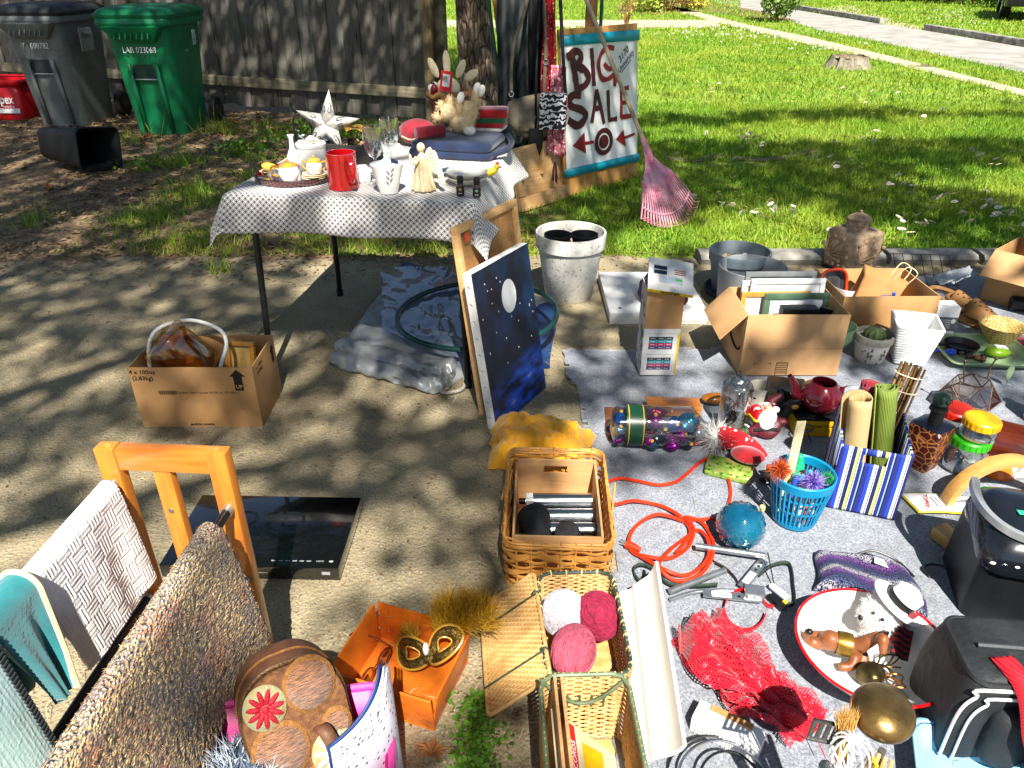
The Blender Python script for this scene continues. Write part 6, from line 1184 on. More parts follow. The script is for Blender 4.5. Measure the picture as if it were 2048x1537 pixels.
B().box((.0, -.0358, 0), (w+.03, .002, .013)).build('lid_edge', M_CY, fl); text('WAGNER', .017, M_BLACKINK, fl, (0, -.0372, 0), ex=.0002, bold=.0006)
for k, (x, y, ww, hh, c_) in enumerate(((-.04, .085, .05, .02, '#1c2b45'), (-.04, .06, .05, .02, '#1c2b45'), (.035, .08, .045, .004, '#b5342c'), (.035, .07, .04, .004, '#b5342c'), (.035, .06, .042, .004, '#b5342c'), (.0, .025, .09, .035, '#b9c3cf'), (.03, .03, .022, .012, '#34c24a'))): B().box((x, y, .0064+.0003*(k == 6)), (ww, hh, .0006)).build('printed_block', mat('blk'+c_, c_, r=.5, bump=0), fl)
# box of picture frames
A = F(1477, 752); e = thing('frame_box', 'open brown cardboard box full of picture frames with one flap folded out', 'box', A+Vector((.195, .145, 0)), 0); w, d, h = .39, .28, .262
carton(e, w, d, h, M_CARD2); flap(e, d, .14, (-w/2-.001, 0, h), (R(-48), R(0), R(90)), M_CARD2); B().box((0, -d/2-.0008, h*.45), (w-.004, .0006, .002)).build('seam_tape', M_CARD, e); FY = -d/2-.0008
for x in (-.14, -.075): b = B(); b.box((x+(.006 if x < -.1 else -.006), FY, .055), (.012, .0005, .0015)); b.box((x, FY, .05), (.0015, .0005, .010)); b.build('printed_corner', M_BLACKINK, e)
b = B(); b.box((-.03, FY, .058), (.045, .0005, .002)); b.box((-.0525, FY, .03), (.002, .0005, .056)); b.box((-.0075, FY, .03), (.002, .0005, .056))
for k in range(6): b.box((-.03, FY, .012+.008*k), (.04, .0005, .0022))
b.build('printed_block', M_BLACKINK, e)
B().tube(catmull([(-w/2-.0015, .07, .15), (-w/2-.0015, .02, .10), (-w/2-.0015, -.07, .085), (-w/2-.0015, -.11, .11)], 6), .005, 5).build('printed_swoosh', M_BLACKINK, e, ); 
fb = e.location
def pframe(label, x, y, w_, h_, mf, mi, lean_=-8, z=.006, bw=.02, name='picture_frame'):
    o = thing(name, label, 'picture frame', fb+Vector((x, y, z)), rot=(R(lean_), 0, R(1.5)))
    for px, pz, a, c_ in ((0, bw/2, w_, bw), (0, h_-bw/2, w_, bw), (-w_/2+bw/2, h_/2, bw, h_-2*bw), (w_/2-bw/2, h_/2, bw, h_-2*bw)): B().box((px, 0, pz), (a, .014, c_)).build('frame_strip', mf, o, bevel=.002)
    B().box((0, .002, h_/2), (w_-2*bw+.004, .004, h_-2*bw+.004)).build('picture', mi, o); return o
M_MATT = mat('matt_white', '#e9e9e8', r=.7, bump=.05); M_GF = mat('sage_frame', '#4f6b52', '#3f5843', s=14, r=.45)
pframe('flat grey backing board behind the white frames', .0, .10, .29, .33, mat('grey_board', '#6f7274', r=.6), mat('grey_board', '#6f7274'), -4)
pframe('large white mat board frame in the box', .02, .055, .30, .315, M_MATT, M_MATT, -5); pframe('second white frame peeking out beside the large one', -.01, .075, .30, .30, M_MATT, mat('oatmeal', '#d9d2c2', r=.8), -5)
pframe('honey wood frame edge between the white frames', -.03, .035, .28, .27, M_HONEY, M_MATT, -5); pframe('sage green picture frame at the front of the box', .045, .005, .26, .275, M_GF, M_MATT, -5, bw=.024)
e = thing('black_case', 'small black case lying in front of the green frame', 'case', fb+Vector((.03, -.05, .006))); B().box((0, 0, .125), (.14, .05, .25)).build('body', M_BLK, e, bevel=.004); B().box((.09, -.01, .2), (.05, .012, .1), (0, .3, 0)).build('strap', M_BLK, e)
# second box with household goods
e = thing('goods_box', 'wide open cardboard box with a paper bag and blue lid inside', 'box', Vector((1.60, 3.09, BZ)), 1); carton(e, .41, .33, .20, M_CARD); gb2 = e.location
e = thing('baking_pan', 'grey pan with an orange red rim standing in the wide box', 'pan', gb2+Vector((-.145, .03, .01)), rot=(R(-14), 0, R(14))); B().loft([[(x, 0, z+.12) for x, z in rrect(.13, .2, .045, 6)], [(x*.9, .03, z*.9+.12) for x, z in rrect(.13, .2, .045, 6)]], (0, 1)).build('pan', mat('pan_grey', '#6f7073', '#5d5e61', s=9, r=.35, metal=.5), e, solid=.003); B().tube([(x, -.002, z+.12) for x, z in rrect(.135, .205, .047, 6)], .007, 7, closed=True).build('rim', mat('orange_red', '#c8401c', r=.4), e)
e = thing('paper_bag', 'crumpled brown paper bag with twisted handles in the wide box', 'bag', gb2+Vector((-.02, .02, .01)), rot=(R(-8), R(18), R(-14))); b = B(); secs = []
for z, w_, d_ in ((0, .16, .09), (.1, .17, .1), (.19, .18, .08), (.23, .2, .05)): secs.append([(x+.006*noise.noise(Vector((x*40, z*40, 1))), y+.008*noise.noise(Vector((x*30, y*30, z*30))), z+.01*math.sin(x*30)*(z > .2)) for x, y in densify([Vector((*p_, 0)) for p_ in rrect(w_, d_, .005, 1)], .02)[:40] for _ in (0,)] if 0 else [(x+.006*noise.noise(Vector((x*40, z*40, 1))), y+.008*noise.noise(Vector((x*30, y*30, z*30))), z) for x, y in rrect(w_, d_, .012, 5)])
b.loft(secs, (1, 0)).build('paper', mat('kraft_paper', '#a87c4c', '#946a3c', s=9, r=.85, bump=.5, bs=20), e, solid=.001)
for y in (-.03, .03): B().tube(catmull([(.03, y, .22), (.05, y*1.5, .29), (.10, y*1.6, .28), (.09, y, .22)], 6), .0025, 6).build('twisted_handle', mat('twine', '#d9c49a', r=.9), e)
e = thing('blue_saucepan', 'blue enamel pot with a domed lid in the wide box', 'pot', gb2+Vector((.045, -.09, .13))); B().lathe([(.075, 0), (.077, .004), (.055, .025), (.02, .036), (.001, .038)], 32).build('dome', mat('blue_enamel', '#1f4f9e', r=.3, coat=.5, bump=0), e); B().lathe([(.006, .036), (.005, .045), (.011, .053), (.001, .058)], 16).build('knob', mat('blue_enamel', '#1f4f9e'), e); B().lathe([(.07, -.122), (.073, 0)], 28, cap=(1, 1)).build('pot_wall', mat('blue_enamel', '#1f4f9e'), e)
e = thing('white_bowl', 'white plastic bowl half hidden behind the paper bag', 'bowl', gb2+Vector((-.06, .11, .03))); B().lathe([(.04, 0), (.075, .08), (.078, .11), (.074, .11), (.038, .01), (.001, .01)], 32).build('bowl', M_CER, e)
# carved lantern
e = thing('carved_lantern', 'square sand coloured ceramic jar carved with dandelion stems and a small lid', 'jar', Vector((1.80, 3.80, .02)), 28); M_SAND = mat('sand_stoneware', '#b89e82', '#8d745c', s=24, r=.85, bump=.6, bs=70)
B().loft([sect(.185, .185, .012, 0), sect(.20, .20, .015, .12), sect(.205, .205, .02, .19), sect(.17, .17, .04, .205)]).build('body', M_SAND, e, bevel=.003)
for ry in (0, 90, -90, 180):
    b = B(); b.T = Matrix.Rotation(R(ry), 4, 'Z')
    for k, (a, L_) in enumerate(((-.2, .09), (.15, .13), (.5, .14), (.9, .15), (1.25, .13), (1.6, .11), (1.95, .07))):
        p0 = Vector((-.08, -.102, .06)); p1 = p0+Vector((math.cos(a)*L_, 0, math.sin(a)*L_*.85)); b.tube([p0, p1], .0045, 6); b.ball(p1, (.012, .008, .012), 10, 6)
    for k in range(4): b.ball((-.06+.035*k, -.10, .02), (.011, .008, .011), 10, 6)
    b.build('relief', mat('sand_relief', '#b39678', '#8d7058', s=30, r=.85, bump=.4), e)
l = B().lathe([(.055, .205), (.057, .212), (.055, .25), (.05, .256), (.06, .258), (.058, .262), (.035, .278), (.012, .284), (.006, .29), (.009, .298), (.001, .302)], 28).build('lid', M_SAND, e, ang=30)
for k in range(20): a = k*2*PI/20; B().tube([(.055*math.cos(a), .055*math.sin(a), .262), (.014*math.cos(a), .014*math.sin(a), .286)], .0025, 4).build('lid_rib', M_SAND, l)
for k in range(10): a = k*2*PI/10; B().ball((.056*math.cos(a), .056*math.sin(a), .232), (.006, .006, .014), 8, 5, (0, .4, a)).build('leaf_relief', MATS['sand_relief'], l)
# box at the right edge
e = thing('flap_box', 'brown cardboard box with a creased flap beside the woven bowl', 'box', Vector((2.50, 3.33, BZ)), 40); carton(e, .30, .36, .25, M_CARD); flap(e, .36, .15, (-.15, 0, .25), (R(-42), 0, R(90)), M_CARD2); flap(e, .30, .14, (0, -.18, .25), (R(60), 0, R(180)), M_CARD2); b3 = e.location
o = B().box((0, 0, .16), (.2, .01, .3), (R(-10), 0, 0)).build('white_folder', M_MATT, None, loc=b3+Vector((-.04, .0, .01)), rot=(0, 0, .5)); tag(o, 'white folder sticking out of the creased flap box', 'folder'); o = B().sheet(10, 10, lambda u, v: (.1*(u-.5), .03*math.sin(u*5+v), .3*v)).build('pink_cloth', mat('pink_felt', '#d8578f', r=.9), None, loc=b3+Vector((.03, -.08, .01)), solid=.004); tag(o, 'pink cloth sticking out of the creased flap box', 'cloth')
# wire rack over the kerb
e = thing('wire_rack', 'thin black wire rack with a crumpled silver sheet beside the wide box', 'rack', Vector((2.06, 3.52, BZ)), -6); b = B()
for k in range(7): B().tube([(-.14+.045*k, -.12, .02), (-.13+.045*k, .02, .06), (-.13+.045*k, .12, .13)], .0018, 5).build('wire', M_BLK, e)
for y, z in ((-.12, .02), (-.05, .035), (.02, .06), (.12, .13)): B().tube([(-.15, y, z), (.16, y, z)], .0018, 5).build('wire', M_BLK, e)
for x in (-.14, .15): B().tube([(x, -.12, .02), (x, -.11, 0)], .002, 5).build('wire_foot', M_BLK, e)
B().sheet(14, 10, lambda u, v: (.04+.16*u, -.1+.12*v, .055+.06*u+.015*noise.noise(Vector((u*6, v*6, 2))))).build('silver_sheet', mat('foil_grey', '#b3b8bb', '#8d9296', s=12, r=.4, metal=.4, bump=.4), e, solid=.001)
# clogs
M_CLOG = mat('tan_rubber', '#8a6236', '#74502b', s=14, r=.6, bump=.2)
for k, (u, v, rz, lb) in enumerate(((1918, 634, 28, 'brown rubber clog partly behind its mate'), (1953, 652, 22, 'brown rubber clog with round holes beside the woven bowl'))):
    e = thing('clog', lb, 'shoe', F(u, v)+Vector((0, .06, 0)), rz, 'pair of clogs'); e.scale = (1.15, 1.15, 1.2)
    foot = lambda s_, z: [(x*s_*(1-.12*(y < -.02)), y*s_, z) for x, y in [(.042*math.sin(t)*(1+.18*math.cos(t)), -.11*math.cos(t)) for t in np.linspace(0, 2*PI, 28, endpoint=False)]]
    B().loft([foot(1.04, 0), foot(1.06, .018), foot(1.0, .028)]).build('sole', mat('tan_sole', '#a37a45', r=.7), e)
    def up(u_, v_): a = (u_-.5)*PI*1.0; y = -.105+.11*v_; ww = .040*math.sqrt(max(.02, 1-((y+.01)/.11)**2))+.006; hh = .03+.035*v_; return (ww*math.sin(a), y, .026+hh*math.cos(a))
    us = B().sheet(16, 10, up).build('upper', M_CLOG, e, solid=.005); B().tube(catmull([(-.042, 0, .045), (-.045, .06, .055), (-.02, .108, .06), (.02, .108, .06), (.045, .06, .055), (.042, 0, .045)], 5), .009, 7).build('heel_strap', M_CLOG, e)
    for (x, y) in ((0, -.05), (-.015, -.035), (.015, -.035), (0, -.02), (-.018, -.012), (.018, -.012), (0, -.075), (-.012, -.062), (.012, -.062)): q_ = up(.5+math.asin(max(-1, min(1, x/.046)))/PI, (y+.105)/.11); B().ball((q_[0], q_[1], q_[2]+.001), (.0045, .0045, .002), 8, 4).build('vent_hole', mat('hole_dark', '#1d130a', bump=0), us)
e = thing('woven_bowl', 'pale woven bamboo bowl next to the clogs', 'bowl', F(1993, 684)); B().lathe([(.045, 0), (.047, .004), (.09, .078), (.092, .085), (.087, .085), (.045, .01), (.001, .008)], 40).build('bowl', cmat('bamboo_weave', lambda nd, tc: (lambda n: (mixc(nd, n, C('#d9bd7a'), C('#a8843f')), n))(nd('TexChecker', Vector=nd('Mapping', Vector=tc.outputs['Object'], Rotation=(.4, .5, .2)).outputs[0], Scale=95).outputs[1]), .7), e, ang=50)
e = thing('printed_box', 'small white box printed with grey text behind the ribbed pot', 'box', F(1884, 682)+Vector((0, .05, 0)), -6); e.scale = (.75, .8, .9); B().box((0, 0, .085), (.125, .10, .17)).build('carton', M_WBX, e, bevel=.002); B().box((.005, -.0505, .085), (.115, .0008, .07)).build('grey_panel', mat('panel_grey', '#5f6265', r=.6), e)
for k in range(5): B().box((-.01, -.0512, .065+.010*k), (.075, .0006, .0025)).build('text_line', M_WHITEINK, e)
B().add([(.04+.012*math.cos(t), -.0513, .10+.012*math.sin(t)) for t in np.linspace(0, 6.28, 18, endpoint=False)], [tuple(range(18))]).build('round_mark', M_WHITEINK, e)
# ribbed square pot, cactus pot, green bowl
e = thing('ribbed_pot', 'square white ceramic pot with horizontal ribs', 'pot', F(1823, 728)+Vector((0, .045, 0)), -16); M_RIBC = mat('matte_white_glaze', '#dfe0de', '#d2d3d1', s=7, r=.4, bump=.05); secs = []
for k in range(40): t = k/39; w_ = .115+.06*t; secs.append(sect(w_+.004*abs(math.sin(k*PI/2.6)), w_+.004*abs(math.sin(k*PI/2.6)), .012, .175*t))
secs += [sect(.160, .160, .010, .175), sect(.15, .15, .010, .15), sect(.11, .11, .01, .02)]; B().loft(secs, (1, 1)).build('wall', M_RIBC, e, ang=20)
e = thing('cactus_pot', 'small whitewashed clay pot with grey rim holding a ribbed cactus', 'pot', F(1747, 729)+Vector((0, .05, 0))); pot(e, .056, .073, .115, mat('white_clay', '#dcd8cc', '#cfcabc', s=20, r=.8, bump=.3), True, .006)
B().lathe([(.0745, .088), (.0755, .112), (.074, .1165), (.066, .1165), (.065, .09)], 40).build('rim_band', mat('grey_clay', '#9a978c', '#868378', s=20, r=.85, bump=.4), e); B().lathe([(.001, .095), (.064, .094)], 24).build('soil', mat('pot_soil', '#8a8577', '#5f5a4c', s=60, r=.95, bump=.8), e)
for x in (-.55, .3):
    b = B()
    for k in range(12): a = x+rng.normal()*.13; z = .045+rng.normal()*.014; r_ = .0575+.016*z/.115; b.ball((r_*math.sin(a), -r_*math.cos(a), z), (.005, .002, .004), 6, 4, (0, k, a))
    b.build('flower_print', mat('print_grey', '#6f706a', bump=0), e)
secs = []
for z, r_ in ((.09, .03), (.105, .04), (.125, .038), (.138, .024), (.142, .006)): secs.append([(r_*(1+.10*math.cos(10*a))*math.cos(a), r_*(1+.10*math.cos(10*a))*math.sin(a), z) for a in np.linspace(0, 2*PI, 80, endpoint=False)])
B().loft(secs).build('cactus', mat('cactus_green', '#4a5a34', '#39472a', s=60, r=.8, bump=.5), e, ang=70)
e = thing('green_bowl', 'celadon green bowl tucked between two cardboard boxes', 'bowl', Vector((1.345, 2.82, BZ))); B().lathe([(.03, 0), (.034, .0), (.075, .07), (.08, .12), (.076, .12), (.033, .01), (.001, .008)], 36).build('bowl', mat('celadon', '#8fae8a', '#7d9c78', s=8, r=.25, bump=0), e, ang=60)
# green tray and the things on it
q_ = [F(1906, 738), F(2062, 742), F(1998, 684), F(1876, 682)]; c0 = (q_[0]+q_[1]+q_[2]+q_[3])/4; e = thing('green_tray', 'shallow sage green plastic tray with odds and ends', 'tray', c0, -3); M_SAGE = mat('sage_plastic', '#9db58c', '#8fa67e', s=6, r=.35)
B().loft([sect(.30, .22, .03, .0), sect(.34, .27, .03, .028)], (1, 0)).build('dish', M_SAGE, e, solid=.004); B().loft([sect(.34, .27, .03, .028), sect(.365, .295, .03, .03)], (0, 0)).build('rim', M_SAGE, e, solid=.003); tc_ = c0+Vector((0, 0, .005))
e = thing('small_skillet', 'small black ribbed skillet lying on the green tray', 'pan', tc_+Vector((-.06, .045, 0)), 8); B().lathe([(.001, .0), (.055, 0), (.068, .028), (.065, .028), (.053, .005), (.001, .005)], 36).build('pan', M_BLK, e); B().box((-.105, .02, .024), (.085, .016, .008), (0, .1, -.15)).build('handle', M_BLK, e, bevel=.003)
e = thing('soap_dish', 'bright green oval container with a white label on the tray', 'container', tc_+Vector((.055, -.02, 0)), -10); B().ball((0, 0, .022), (.05, .034, .022), 24, 12).build('shell', mat('lime_plastic', '#7da31c', '#6d9014', s=8, r=.3, bump=0), e); B().box((.008, .004, .0435), (.05, .028, .001), (.1, .1, .1)).build('label', M_CER, e)
e = thing('blue_scoop', 'small translucent blue scoop at the tray corner', 'scoop', tc_+Vector((-.135, -.015, .004)), 20); B().ball((0, 0, .014), (.026, .02, .013), 16, 8).build('bowl', mat('royal_blue', '#1f4fd0', r=.25, bump=0), e); B().tube([(-.02, .005, .016), (-.06, .025, .02)], .005, 7).build('handle', mat('royal_blue', '#1f4fd0'), e)
for k, (x, y, c_, lb) in enumerate(((-.07, -.04, '#4a2a1c', 'dark brown seed pod on the green tray'), (-.045, -.055, '#8a5a3c', 'reddish brown shell piece on the green tray'), (-.02, -.05, '#1c1715', 'black sunglass lens piece on the green tray'), (-.085, -.01, '#55504a', 'grey pebble on the green tray beside the skillet'), (-.03, -.07, '#6d4a35', 'small brown nut at the tray front'))):
    o = B().ball((0, 0, .012), (.020-.002*k, .012, .011), 12, 7).build('trinket', mat('trk'+c_, c_, r=.3), None, loc=tc_+Vector((x, y, 0)), rot=(.1, .1, k*1.3)); tag(o, lb, 'trinket', 'trinkets on the green tray')
# far right edge bits
e = thing('black_bottle', 'black cylindrical bottle lying at the blanket edge by the flap box', 'bottle', F(2052, 625)+Vector((.03, 0, .035)), rot=(0, PI/2, R(-20))); B().lathe([(.033, -.1), (.035, -.09), (.035, .07), (.02, .1)], 24, cap=(1, 1)).build('body', M_BLK, e); B().lathe([(.021, .1), (.021, .125)], 20, cap=(1, 1)).build('cap', M_BLK, e)
e = thing('maroon_pouch', 'maroon cloth pouch beyond the woven bowl', 'pouch', F(2050, 690), 0); b = pillowbox(.12, .08, .03); b.build('pouch', M_CRM, e, ang=70); B().tube([(-.06, -.02, .03), (0, -.03, .033), (.06, -.02, .03)], .003, 5).build('zip', M_BLK, e)
e = thing('spray_bottle', 'white plastic bottle with a red label at the blanket edge', 'bottle', F(2058, 838)+Vector((.02, 0, 0))); B().lathe([(.035, 0), (.037, .004), (.037, .11), (.02, .14), (.015, .15)], 28, cap=(1, 1)).build('body', M_CER, e); B().lathe([(.0376, .02), (.0376, .095)], 28).build('label', M_RED, e); B().lathe([(.017, .15), (.017, .175), (.01, .18)], 16, cap=(1, 1)).build('cap', M_CER, e); B().ball((-.03, -.022, .06), (.008, .004, .01)).build('label_flower', mat('pale_teal', '#9fd0cc', bump=0), e)
# ================================================================== the near half of the blanket
def Pd(u, v, D):
    """point on the direction of picture point (u, v) at ground distance D"""
    z = CAM_H-D*math.tan(PITCH+math.atan((v-768)/FPX)); return Vector(((u-1024)/FPX*(D*math.cos(PITCH)+(CAM_H-z)*math.sin(PITCH)), D, z))
o = B().box((0, 0, .004), (.20, .21, .007)).build('brown_board', mat('hardboard', '#7a4a2c', '#6b4026', s=8, r=.6), None, loc=F(1268, 850), rot=(0, 0, R(-4)), bevel=.001); tag(o, 'thin brown hardboard panel under the ornament bag', 'board')
e = thing('wooden_box', 'small orange varnished wooden box behind the ornament bag', 'box', F(1345, 822), -3); B().box((0, 0, .014), (.19, .075, .026)).build('box', M_RACKX, e, bevel=.003); B().box((0, 0, .032), (.194, .079, .009)).build('lid', M_RACKX, e, bevel=.002)
o = B().ball((0, 0, .02), (.05, .03, .02), 16, 8).build('amber_dish', mat('amber_resin', '#a8661c', '#7a4410', s=9, r=.2, coat=.5), None, loc=F(1428, 806)); tag(o, 'flat amber dish beside the glass jar', 'dish')
# clear bag of christmas ornaments
OB = Vector((.505, 2.125, BZ)); e = thing('ornament_bag', 'clear plastic tube bag of Christmas ornaments with a green band', 'ornament bag', OB, -3); r_ = .068
def tubef(u, v): a = 2*PI*u; x = -.175+.32*v; k = math.sqrt(max(.04, 1-((v-.08)/.08)**2)) if v < .08 else (1 if v < .85 else 1-.75*((v-.85)/.15)); q_ = r_*k*(1+.03*noise.noise(Vector((math.cos(a)*3, math.sin(a)*3, x*30)))); return (x, q_*math.cos(a), r_+.002+q_*math.sin(a))
B().sheet(36, 40, tubef).build('film', glass('bag_film', '#eef2f2', .06, .35, .7), e, ang=100)
B().sheet(30, 2, lambda u, v: (-.125+.062*v, (r_+.0015)*math.cos(2*PI*u), r_+.002+(r_+.0015)*math.sin(2*PI*u))).build('green_band', mat('dark_green_card', '#12442c', '#0d3823', s=8, r=.35), e, ang=100)
for x in (-.118, -.07): B().sheet(30, 1, lambda u, v: (x+.003*v, (r_+.0019)*math.cos(2*PI*u), r_+.002+(r_+.0019)*math.sin(2*PI*u))).build('gold_line', M_GOLD, e, ang=100)
B().sheet(16, 12, lambda u, v: (.12+.07*v, (.03+.05*v)*math.cos(2*PI*u)*(1+.3*noise.noise(Vector((u*12, v*5, 1)))), .03+.045*v*math.sin(2*PI*u)*.7+.02*noise.noise(Vector((u*12, v*6, 4)))+.012)).build('gathered_end', MATS['bag_film'], e, ang=120)
def ornament(label, p_, r_, c_, kind='ribbed', rot=(0, 0, 0)):
    e = thing('christmas_ornament', label, 'ornament', OB+Vector(p_), rot=rot, group='ornaments in the clear bag'); m = mat('orn'+c_, c_, r=.22, metal=.75, bump=0)
    if kind == 'ribbed': secs = [[((r_*(1+.05*math.cos(k*PI)))*math.sin(PI*k/24+.001)*math.cos(a), (r_*(1+.05*math.cos(k*PI)))*math.sin(PI*k/24+.001)*math.sin(a), -r_*math.cos(PI*k/24)) for a in np.linspace(0, 2*PI, 20, endpoint=False)] for k in range(25)]
    elif kind == 'fluted': secs = [[(r_*math.sin(PI*k/10+.001)*(1+.1*math.cos(12*a))*math.cos(a), r_*math.sin(PI*k/10+.001)*(1+.1*math.cos(12*a))*math.sin(a), -r_*math.cos(PI*k/10)*1.0) for a in np.linspace(0, 2*PI, 72, endpoint=False)] for k in range(11)]
    elif kind == 'twist': secs = [[(r_*.5*math.sin(PI*min(1, .12+k/20))*(1+.12*math.cos(6*(a+k*.22)))*math.cos(a), r_*.5*math.sin(PI*min(1, .12+k/20))*(1+.12*math.cos(6*(a+k*.22)))*math.sin(a), r_*2.2*(k/20-.5)) for a in np.linspace(0, 2*PI, 48, endpoint=False)] for k in range(19)]
    else: secs = [[(r_*math.sin(PI*k/14+.001)*math.cos(a), r_*math.sin(PI*k/14+.001)*math.sin(a), -r_*math.cos(PI*k/14)) for a in np.linspace(0, 2*PI, 24, endpoint=False)] for k in range(15)]
    B().loft(secs).build('bauble', m, e, ang=60); B().lathe([(.006, r_*(1.05 if kind == 'twist' else .97)), (.006, r_*(1.05 if kind == 'twist' else .97)+.008)], 10, cap=(0, 1)).build('cap', M_GOLD, e)
T1, PU, BL, GR, RE, SI = '#3f93b5', '#8d1f86', '#1d5fb5', '#3d4a57', '#a31c2c', '#b9c3ca'
for a in ((('large light blue ribbed ornament in the clear bag', (.085, -.01, .088), .036, T1, 'ribbed', (.3, .5, .2))), ('red twisted teardrop ornament along the top of the bag', (-.01, .01, .118), .034, RE, 'twist', (0, PI/2, .1)), ('plain purple ball ornament beside the green band', (-.03, -.02, .098), .026, PU, 'ball'), ('royal blue ribbed ornament in the middle of the bag', (.035, -.025, .092), .024, BL, 'ribbed', (1, .2, 0)), ('grey blue ribbed ornament under the purple ball', (-.015, -.045, .06), .027, GR, 'ribbed', (.2, .6, .4)), ('purple fluted ornament in the middle of the bag', (.055, -.045, .062), .026, PU, 'fluted', (.8, .5, 0)), ('silver mirror ball ornament near the gathered end', (.115, -.03, .06), .024, SI, 'ball'), ('purple fluted onion ornament at the bottom of the bag', (.03, -.04, .03), .027, '#a02598', 'fluted', (.4, 1.2, 0)), ('dark grey ribbed ornament near the gathered end', (.085, -.045, .034), .02, GR, 'ribbed', (1.2, .3, 0)), ('small steel blue ribbed ornament at the bottom of the bag', (-.035, -.045, .03), .021, '#54788f', 'ribbed', (.2, 1, 0)), ('blue ribbed ornament at the closed end of the bag', (-.145, .0, .10), .022, BL, 'ribbed', (0, .4, 1)), ('blue and silver pine cone ornament at the closed end', (-.15, -.03, .07), .02, '#6f9fc4', 'fluted', (.4, .2, 0)), ('small purple fluted ornament against the green band', (-.05, -.05, .045), .018, '#a02598', 'fluted', (1, .5, 0)), ('small purple twisted ornament at the closed end', (-.145, -.045, .045), .02, PU, 'twist', (0, 1.3, .4))): ornament(*a)
# glass jar with shards, cups, teapot group
e = thing('glass_jar', 'tall clear glass jar of black glass shards with plastic on top', 'jar', F(1462, 852)); B().lathe([(.001, .003), (.048, .002), (.052, .008), (.052, .165), (.05, .17), (.0475, .165), (.0475, .01), (.001, .009)], 40).build('wall', M_GL, e, ang=60); b = B()
for k in range(90): p_ = Vector((rng.normal()*.018, rng.normal()*.018, rng.uniform(.015, .115))); a = Vector(rng.normal(size=3)).normalized()*.016; c_ = Vector(rng.normal(size=3)).normalized()*.014; b.add([p_, p_+a, p_+c_, p_+a*.4+c_*.4+Vector((0, 0, .006))], [(0, 1, 2), (0, 3, 1), (1, 3, 2), (0, 2, 3)])
b.build('shards', mat('black_glass', '#17181a', '#4a4d50', s=60, r=.1, bump=0, coat=1), e, kind='stuff', ang=10)
B().sheet(18, 12, lambda u, v: ((.015+.035*v)*math.cos(2*PI*u)*(1+.4*noise.noise(Vector((u*9, v*4, 1)))), (.015+.035*v)*math.sin(2*PI*u), .205-.05*v+.02*noise.noise(Vector((u*10, v*6, 4))))).build('plastic_wrap', glass('bag_film', '#eef2f2'), e, ang=120)
e = thing('white_cup', 'plain cream white cup behind the glass jar', 'cup', F(1516, 812)); cup(e, .036, .043, .088, mat('cream_gloss', '#e9e2cf', r=.3, bump=0), n=36)
e = thing('tape_caddy', 'olive and black desk caddy behind the teapot', 'caddy', F(1575, 838)+Vector((0, .06, 0)), -12); B().box((0, 0, .055), (.13, .11, .11)).build('case', mat('olive_plastic', '#3f3a2c', '#322e23', s=9, r=.4), e, bevel=.006); B().tube(catmull([(-.03, -.06, .12), (-.02, -.075, .09), (-.03, -.07, .05), (.0, -.075, .02)], 5), .009, 7).build('clip', M_BLK, e); B().tube(catmull([(.03, -.05, .125), (.035, -.075, .09), (.03, -.07, .04)], 5), .008, 7).build('clip', MATS['pan_grey'], e)
e = thing('yellow_carton', 'ridged yellow plastic box lettered Computer Transcription Tray under the teapot', 'box', F(1645, 874)+Vector((0, .06, 0)), -3); M_YB = mat('yellow_box', '#e0b010', '#d2a30c', s=6, r=.4)
B().box((0, 0, .033), (.19, .12, .064)).build('box', M_YB, e, bevel=.003); B().box((0, 0, .07), (.196, .126, .010)).build('black_lid', M_BLK, e, bevel=.003)
for k in range(7): B().box((0, -.0605, .009+.0085*k), (.188, .002, .0025)).build('ridge', M_YB, e)
text('Computer Transcription', .0135, M_BLACKINK, e, (.005, -.0622, .044), ex=.0002); text('Kit Tray', .0135, M_BLACKINK, e, (-.055, -.0622, .030), ex=.0002)
e = thing('teapot', 'glossy maroon ceramic teapot without its lid', 'teapot', F(1640, 874)+Vector((0, .06, .076)), -8); M_MARO = mat('maroon_glaze', '#6b1422', '#5a0f1b', s=5, r=.12, coat=1, bump=.03)
B().lathe([(.04, 0), (.045, .004), (.068, .03), (.074, .055), (.066, .085), (.046, .10), (.042, .108), (.038, .108), (.042, .098), (.06, .08), (.066, .055), (.04, .01), (.001, .008)], 44).build('body', M_MARO, e, ang=70)
B().tube(catmull([(-.055, 0, .035), (-.085, 0, .055), (-.098, 0, .095), (-.118, 0, .125)], 6), [.024-.0009*i for i in range(19)], 16, cap=(0, 0)).build('spout', M_MARO, e); handle(e, [(.06, 0, .085), (.10, 0, .09), (.115, 0, .06), (.10, 0, .03), (.062, 0, .022)], .009, M_MARO); B().ball((.0, 0, .02), (.01, .01, .01)).build('black_ball', M_BLK, e)  # last part: small black ball low inside the open pot
e = thing('blue_folder', 'pale blue plastic folder lying behind the teapot', 'folder', F(1705, 800), 24); B().box((0, 0, .004), (.15, .12, .006)).build('cover', mat('pale_aqua', '#b9dbe0', r=.3, bump=.02), e, bevel=.002); B().box((0, 0, .009), (.145, .115, .002)).build('cover', MATS['pale_aqua'], e, rot=(0, .02, .08))
